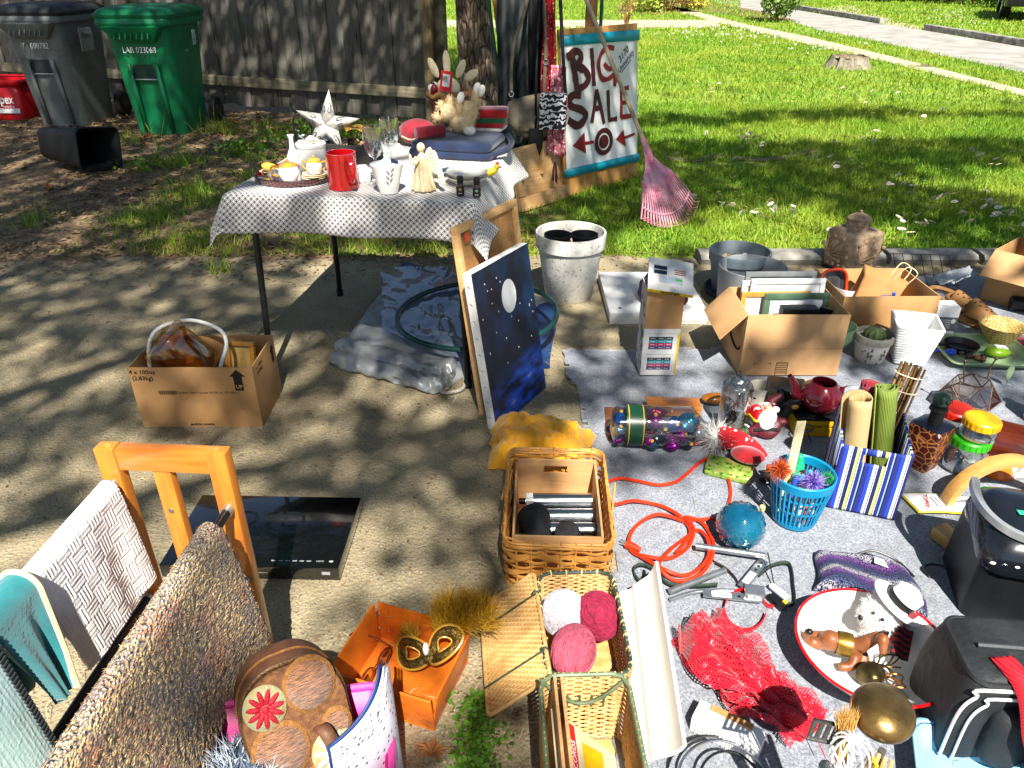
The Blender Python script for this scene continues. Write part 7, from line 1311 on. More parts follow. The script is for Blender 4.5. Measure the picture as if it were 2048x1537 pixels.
# little red birdhouse, santa, gnome, cushion
e = thing('toy_birdhouse', 'small red and yellow painted birdhouse ornament with a blue bird', 'ornament', F(1518, 862)+Vector((0, .02, 0)), 12); B().loft([sect(.05, .05, .01, .012), sect(.06, .06, .012, .05)]).build('house', mat('toy_cream', '#e6dfc6', r=.5), e); B().loft([sect(.075, .075, .012, .05), sect(.075, .075, .012, .056)]).build('eave', mat('toy_yellow', '#d8c22c'), e); B().loft([sect(.07, .07, .014, .056), sect(.05, .05, .012, .085)]).build('roof', M_RED, e, bevel=.004); B().lathe([(.009, 0), (.009, .002)], 16, cap=(1, 1)).build('hole', M_BLK, e, loc=(0, -.031, .07), rot=(R(75), 0, 0)); B().ball((-.025, -.03, .025), (.012, .008, .008)).build('bird', mat('bird_blue', '#2f7fc4', r=.5), e); B().box((0, 0, .006), (.08, .075, .012)).build('base', M_WBX, e, bevel=.003)
M_MARW = mat('maroon_wood', '#5a1420', '#45101a', s=20, r=.5, bump=.1); e = thing('santa_figure', 'painted wooden Santa with white beard, maroon suit and striped green leg', 'figurine', F(1545, 892)+Vector((-.01, .03, .008)), rot=(R(-48), R(-14), R(-20)))
b = B(); b.ball((0, 0, .05), (.048, .02, .05), 18, 12).ball((-.045, 0, .03), (.025, .015, .018)).ball((.045, 0, .06), (.024, .015, .016)).tube([(.0, 0, .10), (.02, 0, .14), (.05, .0, .16)], [.026, .018, .007], 10); b.build('suit', M_MARW, e, remesh=.004)
for x, z, r1_ in ((0, .075, (.034, .014, .034)), (0, .05, (.024, .013, .026)), (-.03, .10, (.014, .011, .012)), (.03, .10, (.014, .011, .012))): B().ball((x, -.016, z), r1_, 14, 8).build('beard', M_CER, e)
B().ball((0, -.024, .105), (.02, .012, .016)).build('face', mat('toy_skin', '#dca38a', r=.5), e); B().ball((0, -.036, .102), .006).build('nose', mat('toy_nose', '#c9695a', r=.5), e); B().ball((0, -.008, .122), (.03, .014, .008)).build('hat_trim', M_CER, e)
for x in (-.008, .008): B().ball((x, -.034, .11), .0025, 8, 5).build('eye', M_BLK, e)
B().tube([(-.06, 0, .03), (-.115, 0, .015)], .016, 12).build('leg', cmat('green_stripe', lambda nd, tc: mixc(nd, ramp(nd, nd('TexWave', Vector=tc.outputs['Object'], Scale=24, bands_direction='X').outputs[0], .55, .7), C('#145a2a'), C('#5a1420')), .6), e); B().ball((-.125, 0, .01), (.014, .016, .012)).build('boot', M_RED, e); B().box((0, -.019, .028), (.08, .006, .01)).build('belt', M_BLK, e)
e = thing('black_glove', 'black leather glove draped over the Santa figure', 'glove', F(1572, 858)+Vector((0, .0, .09)), rot=(R(20), R(30), 0)); b = B(); b.ball((0, 0, 0), (.03, .014, .045), 14, 8); [b.tube([(-.02+.013*k, 0, -.03), (-.03+.016*k, -.006, -.07-.008*(k in (1, 2)))], .007, 7) for k in range(4)]; b.tube([(.025, 0, 0), (.048, -.004, -.03)], .008, 7); b.build('glove', M_BLK, e, remesh=.003); B().ball((0, -.014, .02), (.012, .003, .012)).build('gold_badge', M_GOLD, e)
def f_nordic(nd, tc):
    v = nd('TexVoronoi', Vector=tc.outputs['Object'], Scale=46, feature='F1').outputs[0]; k = nd('TexWave', Vector=tc.outputs['Object'], Scale=16, Distortion=3, bands_direction='X').outputs[0]; return mixc(nd, nd('Math', operation='MULTIPLY', _0=ramp(nd, v, .34, .28), _1=ramp(nd, k, .4, .5)).outputs[0], C('#a80f1c'), C('#ecdcd8')), v
e = thing('gnome', 'knitted red nordic pattern gnome hat with white fluffy beard lying down', 'gnome', F(1440, 905)+Vector((0, .03, .0)), -26); B().tube(catmull([(.0, 0, .04), (.05, 0, .045), (.11, .0, .036), (.16, -.01, .02)], 5), [.038, .04, .041, .041, .04, .038, .036, .033, .03, .027, .023, .02, .016, .012, .008, .004], 16).build('hat', cmat('nordic_knit', f_nordic, .95, bstr=.6), e); B().ball((-.01, -.01, .036), (.028, .035, .034), 14, 9).build('beard', mat('white_wool', '#e6e2dc', r=.95), e); fuzz(e, *ball_fuzz([((-.01, -.01, .036), (.028, .035, .034))], 700), .03, leafmat('beard_hair', '#cfcac4', '#f2efea', '#dedad4', .1), 'beard_hair', .0014, .6); B().tube([(-.03, .02, .03), (-.07, -.03, .014), (-.11, -.035, .01)], .009, 8).build('arm', M_RED, e); B().ball((-.118, -.035, .011), (.013, .01, .01)).build('mitten', M_BLK, e)
e = thing('holly_bag', 'clear bag of green holly pattern with a red cushion on it', 'bag', F(1462, 955)+Vector((0, .03, 0)), -22); pillowbox(.15, .10, .02).build('bag', cmat('holly_print', f_spots('#7a9a3c', '#3a5a1c', 60, .4, '#a3a05a'), .3), e, ang=70); o = thing('heart_cushion', 'small plain red velvet cushion beside the gnome hat', 'cushion', F(1500, 950)+Vector((0, .05, .02)), -24); B().ball((0, 0, .022), (.055, .042, .022), 18, 10).build('pad', mat('red_velvet', '#b80f1c', '#9a0c17', s=30, r=.9, sheen=.8), o); B().tube([(-.05, 0, .02), (0, -.043, .022), (.05, 0, .02)], .002, 5).build('piping', M_RED, o)
e = thing('elf_ornament', 'small felt elf ornament with orange hat beside the blue basket', 'ornament', F(1545, 965)+Vector((0, .02, .0)), 10); B().ball((0, 0, .02), (.022, .016, .02)).build('head', mat('felt_skin', '#dca88c', r=.9), e); B().tube([(0, 0, .032), (-.02, 0, .055)], [.02, .005], 10).build('hat', mat('felt_rust', '#b5431c', r=.9), e); B().ball((-.012, -.016, .024), .004, 8, 5).build('eye', M_BLK, e); B().ball((.005, -.018, .018), .004, 8, 5).build('nose', mat('felt_skin', '#dca88c'), e); B().ball((-.015, -.01, .006), (.03, .02, .006)).build('collar', M_BLK, e)
e = thing('bent_wire_tripod', 'small grey wire stand behind the ruler', 'stand', F(1605, 885)); [B().tube([(.0, 0, .06), (.03*math.cos(k*2.1), .03*math.sin(k*2.1), 0)], .0025, 6).build('leg', MATS['pan_grey'], e) for k in range(3)]; B().tube([(.025*math.cos(t), .025*math.sin(t), .06) for t in np.linspace(0, 6.28, 16, endpoint=False)], .003, 6, closed=True).build('ring', MATS['pan_grey'], e)
# blue basket of craft supplies
BB = F(1600, 1062)+Vector((0, .06, 0)); e = thing('blue_basket', 'turquoise plastic slotted basket of craft supplies', 'basket', BB); M_TURQ = mat('turquoise_plastic', '#0f86b3', '#0c79a3', s=6, r=.35, bump=.05)
R0, R1, HB = .062, .086, .165
for k in range(36): a = 2*PI*k/36; B().tube([(R0*math.cos(a), R0*math.sin(a), .012), (R1*math.cos(a), R1*math.sin(a), HB-.02)], .0034, 4).build('slat', M_TURQ, e)
for z in (.06, .105): r_ = R0+(R1-R0)*z/HB; B().lathe([(r_-.002, z), (r_+.002, z), (r_+.003, z+.005), (r_-.002, z+.005)], 40).build('hoop', M_TURQ, e)
B().lathe([(.001, 0), (R0, 0), (R0+.003, .016), (R0-.001, .016), (.001, .004)], 40).build('base', M_TURQ, e); B().lathe([(R1-.004, HB-.024), (R1+.001, HB-.026), (R1+.004, HB), (R1+.001, HB+.004), (R1-.003, HB), (R1-.004, HB-.024)], 48).build('rim', M_TURQ, e)
for k in range(17):
    a = k*2.4; rr = .012+.0028*k; c_ = ['#1fae7a', '#d94a1c', '#23232a', '#3a56c4', '#e3c21c', '#8d2fa0', '#e8e8e4', '#2fb0c4', '#c9202c'][k % 9]; hh = .10+.03*((k*7) % 5)/5
    o = thing('marker', ('white barrelled marker with %s cap in the turquoise basket' if k % 2 else 'solid %s marker standing in the turquoise basket') % ['green', 'orange', 'black', 'blue', 'yellow', 'violet', 'white', 'aqua', 'red'][k % 9], 'marker', BB+Vector((rr*math.cos(a), rr*math.sin(a), .006)), rot=(.12*math.sin(a), -.12*math.cos(a), 0), group='markers in the turquoise basket'); m = mat('mk'+c_, c_, r=.4, bump=0); B().cyl((0, 0, 0), (0, 0, hh), .0075, 10).build('barrel', M_CER if k % 2 else m, o); B().lathe([(.0085, hh), (.0085, hh+.03), (.005, hh+.035)], 10, cap=(1, 1)).build('cap', m, o)
e = thing('glue_bottle', 'green capped tube standing up in the turquoise basket', 'tube', BB+Vector((.005, .035, .006)), rot=(-.1, 0, 0)); B().lathe([(.016, 0), (.016, .15), (.014, .155)], 16, cap=(1, 1)).build('tube', mat('mk#1fae7a', '#1fae7a'), e); B().lathe([(.012, .155), (.011, .18), (.006, .185)], 14, cap=(1, 1)).build('cap', mat('mk#1fae7a', '#1fae7a'), e)
for p_, r_, c_, lb in (((.01, -.045, .165), .024, ('#4a2f9a', '#b9a8f0', '#7a4fc4'), 'spiky purple tinsel pom-pom on the turquoise basket'), ((-.075, -.015, .185), .024, ('#8a2f0c', '#e0641c', '#b8481a'), 'fluffy rust orange pom-pom on the basket rim'), ((.06, -.02, .158), .014, ('#0f6a35', '#34b06a', '#1d8a4c'), 'small green glitter pom-pom on the turquoise basket')):
    e = thing('pompom', lb, 'pom-pom', BB+Vector(p_)); B().ball((0, 0, 0), r_*.5).build('core', mat('pc'+c_[0], c_[0], r=.9), e); d = rng.normal(size=(700, 3)); d /= np.linalg.norm(d, axis=1)[:, None]; fuzz(e, d*r_*.3, d, r_*1.15, leafmat('pf'+c_[0], *c_, .1), 'tinsel', .0014, .25)
e = thing('ruler', 'pale wooden ruler standing up in the turquoise basket', 'ruler', BB+Vector((-.035, .01, .01)), rot=(R(-3), R(2), R(10))); B().box((0, 0, .155), (.028, .003, .31)).build('stick', mat('ruler_wood', '#d6caa6', '#c6b88f', s=20, r=.6), e); b = B(); [b.box((-.0115+(.002 if k % 5 else 0), -.0018, .02+.007*k), (.004 if k % 5 else .008, .0004, .0012)) for k in range(40)]; b.build('graduation', M_BLACKINK, e)
# striped fabric bin and rolled mats
SB = Vector((1.075, 1.87, BZ)); e = thing('striped_bin', 'fabric storage bin with blue, white and lime stripes and a hand slot', 'bin', SB, -19)
def f_stripe(cols):
    def f(nd, tc):
        x = nd('SeparateXYZ', Vector=tc.outputs['UV']).outputs[0]; t = nd('Math', operation='FRACT', _0=nd('Math', operation='MULTIPLY', _0=x, _1=13.5).outputs[0]).outputs[0]; cr_ = nd('ValToRGB', Fac=t); el = cr_.color_ramp; el.interpolation = 'CONSTANT'
        while len(el.elements) < len(cols): el.elements.new(.5)
        for i, (p_, c_) in enumerate(cols): el.elements[i].position = p_; el.elements[i].color = C(c_)
        return cr_.outputs[0], nd('TexNoise', Vector=tc.outputs['Object'], Scale=400).outputs[0]
    return f
M_STR = cmat('bright_stripe', f_stripe([(0, '#16257a'), (.16, '#1e3fb0'), (.30, '#e6e6ea'), (.40, '#0f1540'), (.43, '#e6e6ea'), (.46, '#101a5c'), (.60, '#c3dc7a'), (.70, '#0d3a20'), (.73, '#e6e6ea'), (.76, '#16257a'), (.9, '#9ab8e6'), (.94, '#0f1540')]), .85)
w, d, h = .19, .25, .225
def panel(nm, p0, ux, L_, H_, hole=False):
    b = B(); ux = Vector(ux); n_ = 24 if hole else 1; m_ = 24 if hole else 1; vv = []; uvs = []
    for j in range(m_+1):
        for i in range(n_+1): u, v = i/n_, j/m_; bow = .006*math.sin(PI*u)*math.sin(PI*v); q_ = Vector(p0)+ux*L_*u+Vector((0, 0, H_*v))+Vector((ux.y, -ux.x, 0))*bow; vv.append(q_); uvs.append((L_*u, H_*v))
    ff = [(j*(n_+1)+i, j*(n_+1)+i+1, (j+1)*(n_+1)+i+1, (j+1)*(n_+1)+i) for j in range(m_) for i in range(n_) if not (hole and 8 <= i < 16 and 19 <= j < 22)]
    b.add(vv, ff); b.uv = uvs; return b.build(nm, M_STR, e, solid=.006, ang=60)
panel('front_panel', (-w/2, -d/2, 0), (1, 0, 0), w, h, True); panel('back_panel', (w/2, d/2, 0), (-1, 0, 0), w, h); panel('side_panel', (-w/2, d/2, 0), (0, -1, 0), d, h, False); panel('side_panel', (w/2, -d/2, 0), (0, 1, 0), d, h); B().box((0, 0, .004), (w, d, .006)).build('base', mat('navy_lining', '#12183a', r=.9), e)
def rollmat(label, x, y, r_, L_, m, rot, turns=2.2, name='rolled_mat'):
    e = thing(name, label, 'mat', SB+Vector((x, y, .012)), rot=rot, group='rolled mats in the striped bin')
    def fn(u, v): a = u*turns*2*PI; q_ = r_*(.45+.55*u)*(1+.02*math.sin(v*9)); return (q_*math.cos(a), q_*math.sin(a), L_*v+.004*math.sin(a*2))
    B().sheet(64, 12, fn, uv=(.4, L_)).build('mat', m, e, solid=.003, ang=120); B().cyl((0, 0, .002), (0, 0, .006), r_*.4, 10).build('core', m, e); return e
M_JUTE = cmat('woven_jute', lambda nd, tc: (lambda n: (mixc(nd, n, C('#c9ad7d'), C('#a88d60')), n))(nd('TexChecker', Vector=tc.outputs['UV'], Scale=480).outputs[1]), .9, bstr=.4); M_GRM = cmat('green_bamboo', lambda nd, tc: (lambda w_: (mixc(nd, w_, C('#8a9a3c'), C('#55702c')), w_))(nd('TexWave', Vector=tc.outputs['UV'], Scale=70, bands_direction='X', Distortion=1).outputs[0]), .6, bstr=.6)
rollmat('tan woven jute mat rolled up in the striped bin', -.035, -.02, .045, .33, M_JUTE, (R(-4), R(-6), .4), 1.4); rollmat('dark red cloth mat rolled up in the striped bin', .025, .05, .036, .32, M_CRM, (R(-6), R(2), 1)); rollmat('green bamboo mat rolled up in the striped bin', .058, -.015, .034, .345, M_GRM, (R(-3), R(9), 2))
e = thing('bamboo_blind', 'brown bamboo slat mat rolled up behind the green mat', 'mat', SB+Vector((.058, .075, .012)), rot=(R(-8), R(12), 0), group='rolled mats in the striped bin')
for k in range(20): a = k*.62; q_ = .016+.0011*k; B().cyl((q_*math.cos(a), q_*math.sin(a), .0), (q_*math.cos(a), q_*math.sin(a), .37), .0033, 6).build('slat', mat('bamboo_slat', '#b08a54', '#5d3f22', s=9, r=.5, rnd_tint=.8), e)
for z in (.34, .29): B().tube([(.041*math.cos(t), .041*math.sin(t), z) for t in np.linspace(0, 6.28, 18, endpoint=False)], .002, 5, closed=True).build('cord', M_CRE, e)
e = thing('bubble_wrap', 'folded white bubble wrap sticking up behind the tan mat', 'packaging', SB+Vector((-.03, .09, .012)), 10); B().sheet(14, 20, lambda u, v: (-.04+.085*u, .012*math.sin(u*5)+.0035*abs(math.sin(u*40)*math.sin(v*50)), .30*v), uv=(.1, .3)).build('wrap', mat('cloudy_plastic', '#dfe4e8', r=.25, bump=.8, bs=120, alpha=.85), e, solid=.006)
# moroccan bottle, terrarium, jars
def f_cells(nd, tc):
    v = nd('TexVoronoi', Vector=tc.outputs['Object'], Scale=42, feature='DISTANCE_TO_EDGE').outputs[0]; return mixc(nd, ramp(nd, v, .07, .03), C('#4a1712'), C('#b5793c')), v
e = thing('patterned_flask', 'tall square brown flask with gold cell pattern and a green knob stopper', 'flask', F(1846, 952)+Vector((.02, .06, 0)), 34); B().loft([sect(.07, .07, .008, 0), sect(.105, .105, .010, .15), sect(.10, .10, .02, .158), sect(.05, .05, .02, .165)]).build('body', cmat('gold_cells', f_cells, .35, bstr=.3), e, ang=30); B().loft([sect(.102, .102, .012, .150), sect(.098, .098, .02, .160), sect(.055, .055, .02, .168)], (0, 1)).build('shoulder', mat('dark_lacquer', '#1b1f2a', r=.25, coat=.6), e); B().lathe([(.022, .165), (.02, .205), (.028, .212), (.026, .222), (.018, .226)], 24, cap=(0, 1)).build('neck', M_DKW, e)
s_ = B().ball((0, 0, .247), (.027, .027, .025), 18, 12).build('stopper', mat('green_jade', '#3d5a4c', '#2c463a', s=30, r=.4), e); [B().tube([(.025*math.cos(k)+.006*math.cos(t), .025*math.sin(k)+.003*math.sin(t)-.002, .25+.006*math.sin(t)) for t in np.linspace(0, 6.28, 10, endpoint=False)], .0015, 4, closed=True).build('scroll', M_BLK, s_) for k in (3.6, 4.3, 5.0)]
e = thing('terrarium', 'geometric glass terrarium with thin bronze edges and two prongs', 'terrarium', F(1943, 838)+Vector((0, .05, 0)), 10); M_BRZ = mat('bronze_wire', '#5d4638', '#4a372c', s=30, r=.4, metal=.6)
r0 = [Vector((.035*math.cos(t), .035*math.sin(t), .0)) for t in np.linspace(0, 2*PI, 6, endpoint=False)]; r1_ = [Vector((.10*math.cos(t+.5), .10*math.sin(t+.5), .065)) for t in np.linspace(0, 2*PI, 6, endpoint=False)]; r2_ = [Vector((.058*math.cos(t), .058*math.sin(t), .13)) for t in np.linspace(0, 2*PI, 6, endpoint=False)]
M_PANE = glass('smoky_pane', '#d9d2cf', .03, .3, .8)
for i in range(6):
    j = (i+1) % 6
    for t_ in ((r0[i], r0[j], r1_[i]), (r1_[i], r0[j], r1_[j]), (r1_[i], r1_[j], r2_[j]), (r1_[i], r2_[j], r2_[i])): B().add(t_, [(0, 1, 2)]).build('pane', M_PANE, e)
    for p_, q_ in ((r0[i], r0[j]), (r0[i], r1_[i]), (r0[j], r1_[i]), (r1_[i], r1_[j]), (r1_[i], r2_[i]), (r1_[i], r2_[j]), (r2_[i], r2_[j])): B().cyl(p_, q_, .0022, 5).build('edge', M_BRZ, e)
for x in (-.045, .05): pr_ = B().tube(catmull([(x, 0, .13), (x*1.1, .01, .17), (x*1.3, .01, .205)], 5), .003, 6).build('prong', M_BRZ, e); B().ball((x*1.3, .01, .208), .007, 8, 6).build('prong_tip', M_BRZ, pr_)
def jar(label, loc, r_, h, c_, mesh_top=False):
    e = thing('storage_jar', label, 'jar', loc, group='lidded storage jars'); B().lathe([(.001, .003), (r_-.006, .002), (r_, .01), (r_, h-.02), (r_*.9, h-.006), (r_*.88, h), (r_*.86, h), (r_-.003, h-.022), (r_-.003, .012), (.001, .007)], 36).build('glass', M_GL, e, ang=60)
    m = mat('lid'+c_, c_, r=.35, bump=.02); l = B().lathe([(r_*.93, h-.006), (r_*.97, h-.006), (r_*.97, h+.016), (r_*.9, h+.02), (.001, h+.019)], 36).build('lid', m, e, ang=30)
    for k in range(22): a = k*2*PI/22; B().box((r_*.975*math.cos(a), r_*.975*math.sin(a), h+.005), (.003, .006, .018), (0, 0, a)).build('grip_rib', m, l)
    if mesh_top:
        for k in range(7): x = -.6+.2*k; L_ = r_*.85*math.sqrt(1-x*x); B().box((x*r_*.85, 0, h+.021), (.0016, 2*L_, .001)).build('vent_slot', mat('slot_dark', '#7a1a10', bump=0), l)
jar('storage jar with a red vented lid behind the yellow lidded jar', F(1908, 900)+Vector((0, .05, 0)), .056, .115, '#dd2f1c', True); gj = F(1937, 952)+Vector((0, .05, 0)); jar('storage jar with a green lid under the yellow lidded jar', gj, .062, .10, '#2fa516'); jar('small jar with a yellow lid stacked on the green lidded jar', gj+Vector((.012, -.006, .121)), .055, .05, '#e8ae0e')
e = thing('wooden_tray', 'dark reddish wooden tray at the right end of the blanket', 'tray', F(2060, 930)+Vector((.02, .08, 0)), -32); M_CHER = wood('cherry_wood', '#3d160c', '#6d2c18', s=6, axis=0, r=.35, coat=.3)
B().box((0, 0, .008), (.26, .18, .012)).build('base', M_CHER, e)
for x, y, w_, d_ in ((0, -.09, .26, .012), (0, .09, .26, .012), (-.13, 0, .012, .168), (.13, 0, .012, .168)): B().box((x, y, .025), (w_, d_, .045)).build('side', M_CHER, e, bevel=.002)
e = thing('orange_bowl', 'shiny orange plastic bowl upside down beside the green lidded jar', 'bowl', F(1990, 942)); B().lathe([(.052, 0), (.05, .012), (.035, .035), (.001, .042)], 32).build('bowl', mat('orange_plastic', '#e07a1c', '#d26a12', s=6, r=.25), e); B().lathe([(.055, 0), (.055, .004), (.05, .004)], 32).build('rim', mat('orange_plastic', '#e07a1c'), e)
e = thing('white_rag', 'crumpled white rag beside the orange bowl', 'rag', F(2028, 945)); B().sheet(16, 12, lambda u, v: (.1*(u-.5), .07*(v-.5), .004+.03*max(0, .5+fbm(u*4, v*4, 1, 3, 6))*min(1, 8*min(u, 1-u, v, 1-v)))).build('cloth', M_MATT, e, ang=180)
# paper packet, wooden arc, wood block
e = thing('product_card', 'white printed product sheet with yellow edges lying on the blanket', 'packet', F(1935, 1012), -3); b = B(); b.sheet(20, 8, lambda u, v: (.33*(u-.5)-.02*v, .095*(v-.5), .005+.004*math.sin(u*7)), uv=(1, 1)).build('card', mat('card_yellow', '#e6d21c', r=.45), e, solid=.001); B().sheet(20, 8, lambda u, v: (.322*(u-.5)-.02*v+.002, .083*(v-.5), .0068+.004*math.sin(u*7))).build('panel', M_MATT, e)
text('TOPPERS', .018, mat('print_red', '#c9161c'), e, (-.125, .0, .0125), (0, 0, R(-104)), ex=.0001); text('JAR', .026, M_BLACKINK, e, (-.055, .01, .0125), (0, 0, R(-96)), ex=.0001, bold=.0006)
for k in range(4): B().box((-.10+.012*k, .0, .0125), (.0025, .05, .0002), (0, 0, .12)).build('text_line', mat('grey_ink', '#9a9da0'), e)
e = thing('wooden_arc', 'curved bentwood handle standing on the blanket behind the coffee maker', 'handle', F(1985, 1000), 8); e.scale = (1.15, 1.2, 1.25); M_BEECH = wood('beech', '#b5803f', '#d3a25c', s=6, axis=0, r=.4, coat=.2)
b = B(); secs = []
for t in np.linspace(0, PI, 28): c_, s2 = math.cos(t), math.sin(t); secs.append([(-c_*(.135+dr), dy, s2*(.115+dr)+.002) for dr, dy in ((-.011, -.016), (.011, -.016), (.011, .016), (-.011, .016))])
b.loft(secs).build('arc', M_BEECH, e, bevel=.003); B().cyl((-.135, 0, .004), (.135, 0, .004), .004, 8).build('tie_bar', MATS['galvanised'], e)
o = B().box((0, 0, .02), (.05, .07, .04)).build('wood_block', M_BEECH, None, loc=F(1890, 1085), rot=(0, 0, R(20)), bevel=.006); tag(o, 'small rounded beech block beside the coffee maker', 'block')
e = thing('metal_leaf', 'small silver metal leaf on a bent wire behind the terrarium', 'ornament', F(2012, 775), 0); B().sheet(6, 10, lambda u, v: ((u-.5)*.03*math.sin(PI*v+.05), .004*abs(u-.5)*4, .02+.09*v)).build('leaf', M_SAGE, e, solid=.001); B().tube([(-.03, 0, .004), (0, 0, .006), (0, 0, .03), (.03, 0, .004)], .002, 5).build('wire', MATS['silver'], e)
# ---- coffee maker
KL = Vector((1.255, 1.44, BZ)); e = thing('coffee_maker', 'black single-cup coffee maker with a silver lift handle and clear tank', 'coffee maker', KL, -16); e.scale = (.86, .86, .86); M_KB = mat('coffee_black', '#14161a', '#101216', s=20, r=.45, bump=.1)
B().loft([sect(.23, .28, .03, 0), sect(.23, .28, .03, .02), sect(.22, .27, .03, .21)]).build('body', M_KB, e)
B().loft([[(x, y-.01, z+.02*(y/.15)) for x, y, z in sect(w_, d_, min(.06, w_*.45), zz)] for w_, d_, zz in ((.235, .29, .205), (.24, .295, .225), (.225, .275, .27), (.17, .21, .30), (.08, .1, .31))]).build('head', mat('coffee_gloss', '#171b22', '#12151b', s=9, r=.22, coat=.5, bump=0), e, ang=50)
pts = [(.122*math.cos(t), .04-.16*math.sin(t), .318-.02*math.sin(t)) for t in np.linspace(-.35, PI+.35, 30)]
b = B(); secs = []
for i, p_ in enumerate(pts): p_ = Vector(p_); t_ = (Vector(pts[min(i+1, 29)])-Vector(pts[max(i-1, 0)])).normalized(); n_ = Vector((t_.y, -t_.x, 0)); secs.append([p_+n_*dx+Vector((0, 0, dz)) for dx, dz in ((-.012, -.01), (.010, -.012), (.014, .002), (.004, .012), (-.010, .010))])
b.loft(secs).build('lift_handle', mat('silver_plastic', '#a9adb0', '#9a9ea2', s=20, r=.3, metal=.5, bump=0), e, ang=50)
for k in range(5): B().ball((-.095+.03*k, -.152, .222), (.008, .003, .005), 10, 6).build('button', M_CER if k % 2 == 0 else MATS['silver'], e)
B().box((-.01, -.02, .3135), (.035, .02, .001), (0, .05, .1)).build('price_sticker', mat('mint_sticker', '#2fbf8f', r=.5), e)
tk = B().loft([sect(.12, .17, .02, .01, dx=.19, dy=-.03), sect(.13, .18, .02, .20, dx=.19, dy=-.03)], (1, 0)).build('water_tank', glass('tank_plastic', '#c9d0d2', .06, .4, .7), e, ang=40); B().loft([sect(.136, .186, .02, .20, dx=.19, dy=-.03), sect(.136, .186, .02, .21, dx=.19, dy=-.03)], (0, 0)).build('tank_rim', M_GL, tk, solid=.003); B().tube([(.17, -.05, .02), (.17, -.05, .17), (.19, -.05, .17), (.19, -.05, .02)], .003, 6).build('tank_rib', M_CER, tk)
B().tube(catmull([(-.11, .05, .02), (-.16, .06, .01), (-.19, .03, .01), (-.17, -.0, .012)], 6), .004, 7).build('power_cord', M_BLK, e)
# ---- cooler bag
e = thing('cooler_bag', 'black zipped cooler bag with white piping and a red webbing strap', 'bag', Vector((1.19, 1.03, BZ)), -6); e.scale = (1, 1, 1.15); M_NYL = mat('black_nylon', '#24272a', '#17191c', s=14, r=.65, bump=.9, bs=45); w, d, h = .60, .18, .24
secs = []
for z, k in ((0, 1), (.02, 1.02), (.10, 1.03), (.16, 1.0), (.19, .96), (.2, .88)): secs.append([(x+.006*noise.noise(Vector((x*12, z*20, 1))), y+.008*noise.noise(Vector((x*10, y*10, z*20))), z+.006*noise.noise(Vector((x*14, y*14, 2)))) for x, y in rrect(w*k, d*k, .025, 6)])
B().loft(secs).build('body', M_NYL, e, ang=40)
B().tube([(x, y, .19+.004*noise.noise(Vector((x*14, y*14, 2)))) for x, y in rrect(w*.95, d*.95, .03, 6)], .006, 6, closed=True).build('top_seam', M_NYL, e); B().tube([(-w*.42, 0, .203), (w*.42, 0, .203)], .005, 6).build('top_zip', mat('zip_grey', '#3d4145', r=.4), e)
def arcf(k, y, z0=.0): return [(-w/2*k, y, .01), (-w/2*k, y, .12*k), (-w/2*k+.02, y, .165*k), (-w/2*k+.06, y, .185*k), (w/2*k-.06, y, .185*k), (w/2*k-.02, y, .165*k), (w/2*k, y, .01)]
B().loft([arcf(1.0, -d/2-.004), arcf(1.0, -d/2+.05)]).build('front_panel', M_NYL, e, bevel=.006); B().tube(catmull(arcf(1.0, -d/2-.004), 6), .0035, 6).build('white_piping', M_CER, e); B().tube(catmull(arcf(.93, -d/2-.010), 6), .003, 6).build('white_piping', M_CER, e)
pk = B().loft([[(x-.02, -d/2-.002-dy, z+.08) for x, z in rrect(.44*k, .13*k, .03, 6)] for k, dy in ((1, 0), (1, .02), (.94, .032), (.7, .036))], (0, 1)).build('front_pocket', M_NYL, e, ang=60)
B().tube(catmull([(-.2, -d/2-.012, .15), (0, -d/2-.016, .155), (.2, -d/2-.012, .15)], 5), .004, 6).build('zip', mat('zip_grey', '#3d4145', r=.4), pk)
b = B(); vv = []
for p_ in catmull([(-.22, -.03, .205), (-.2, -.1, .195), (-.19, -.145, .14), (-.17, -.15, .10), (-.14, -.145, .05), (-.07, -.145, .03)], 8): vv += [(p_.x-.02, p_.y, p_.z-.004), (p_.x+.02, p_.y, p_.z+.004)]
b.add(vv, [(2*i, 2*i+1, 2*i+3, 2*i+2) for i in range(len(vv)//2-1)]).build('red_strap', cmat('red_webbing', lambda nd, tc: (mixc(nd, nd('TexNoise', Vector=tc.outputs['Object'], Scale=90).outputs[0], C('#c20f24'), C('#a80d1e')), nd('TexWave', Vector=tc.outputs['Object'], Scale=160, bands_direction='Z').outputs[0]), .7), e, solid=.003, ang=80)
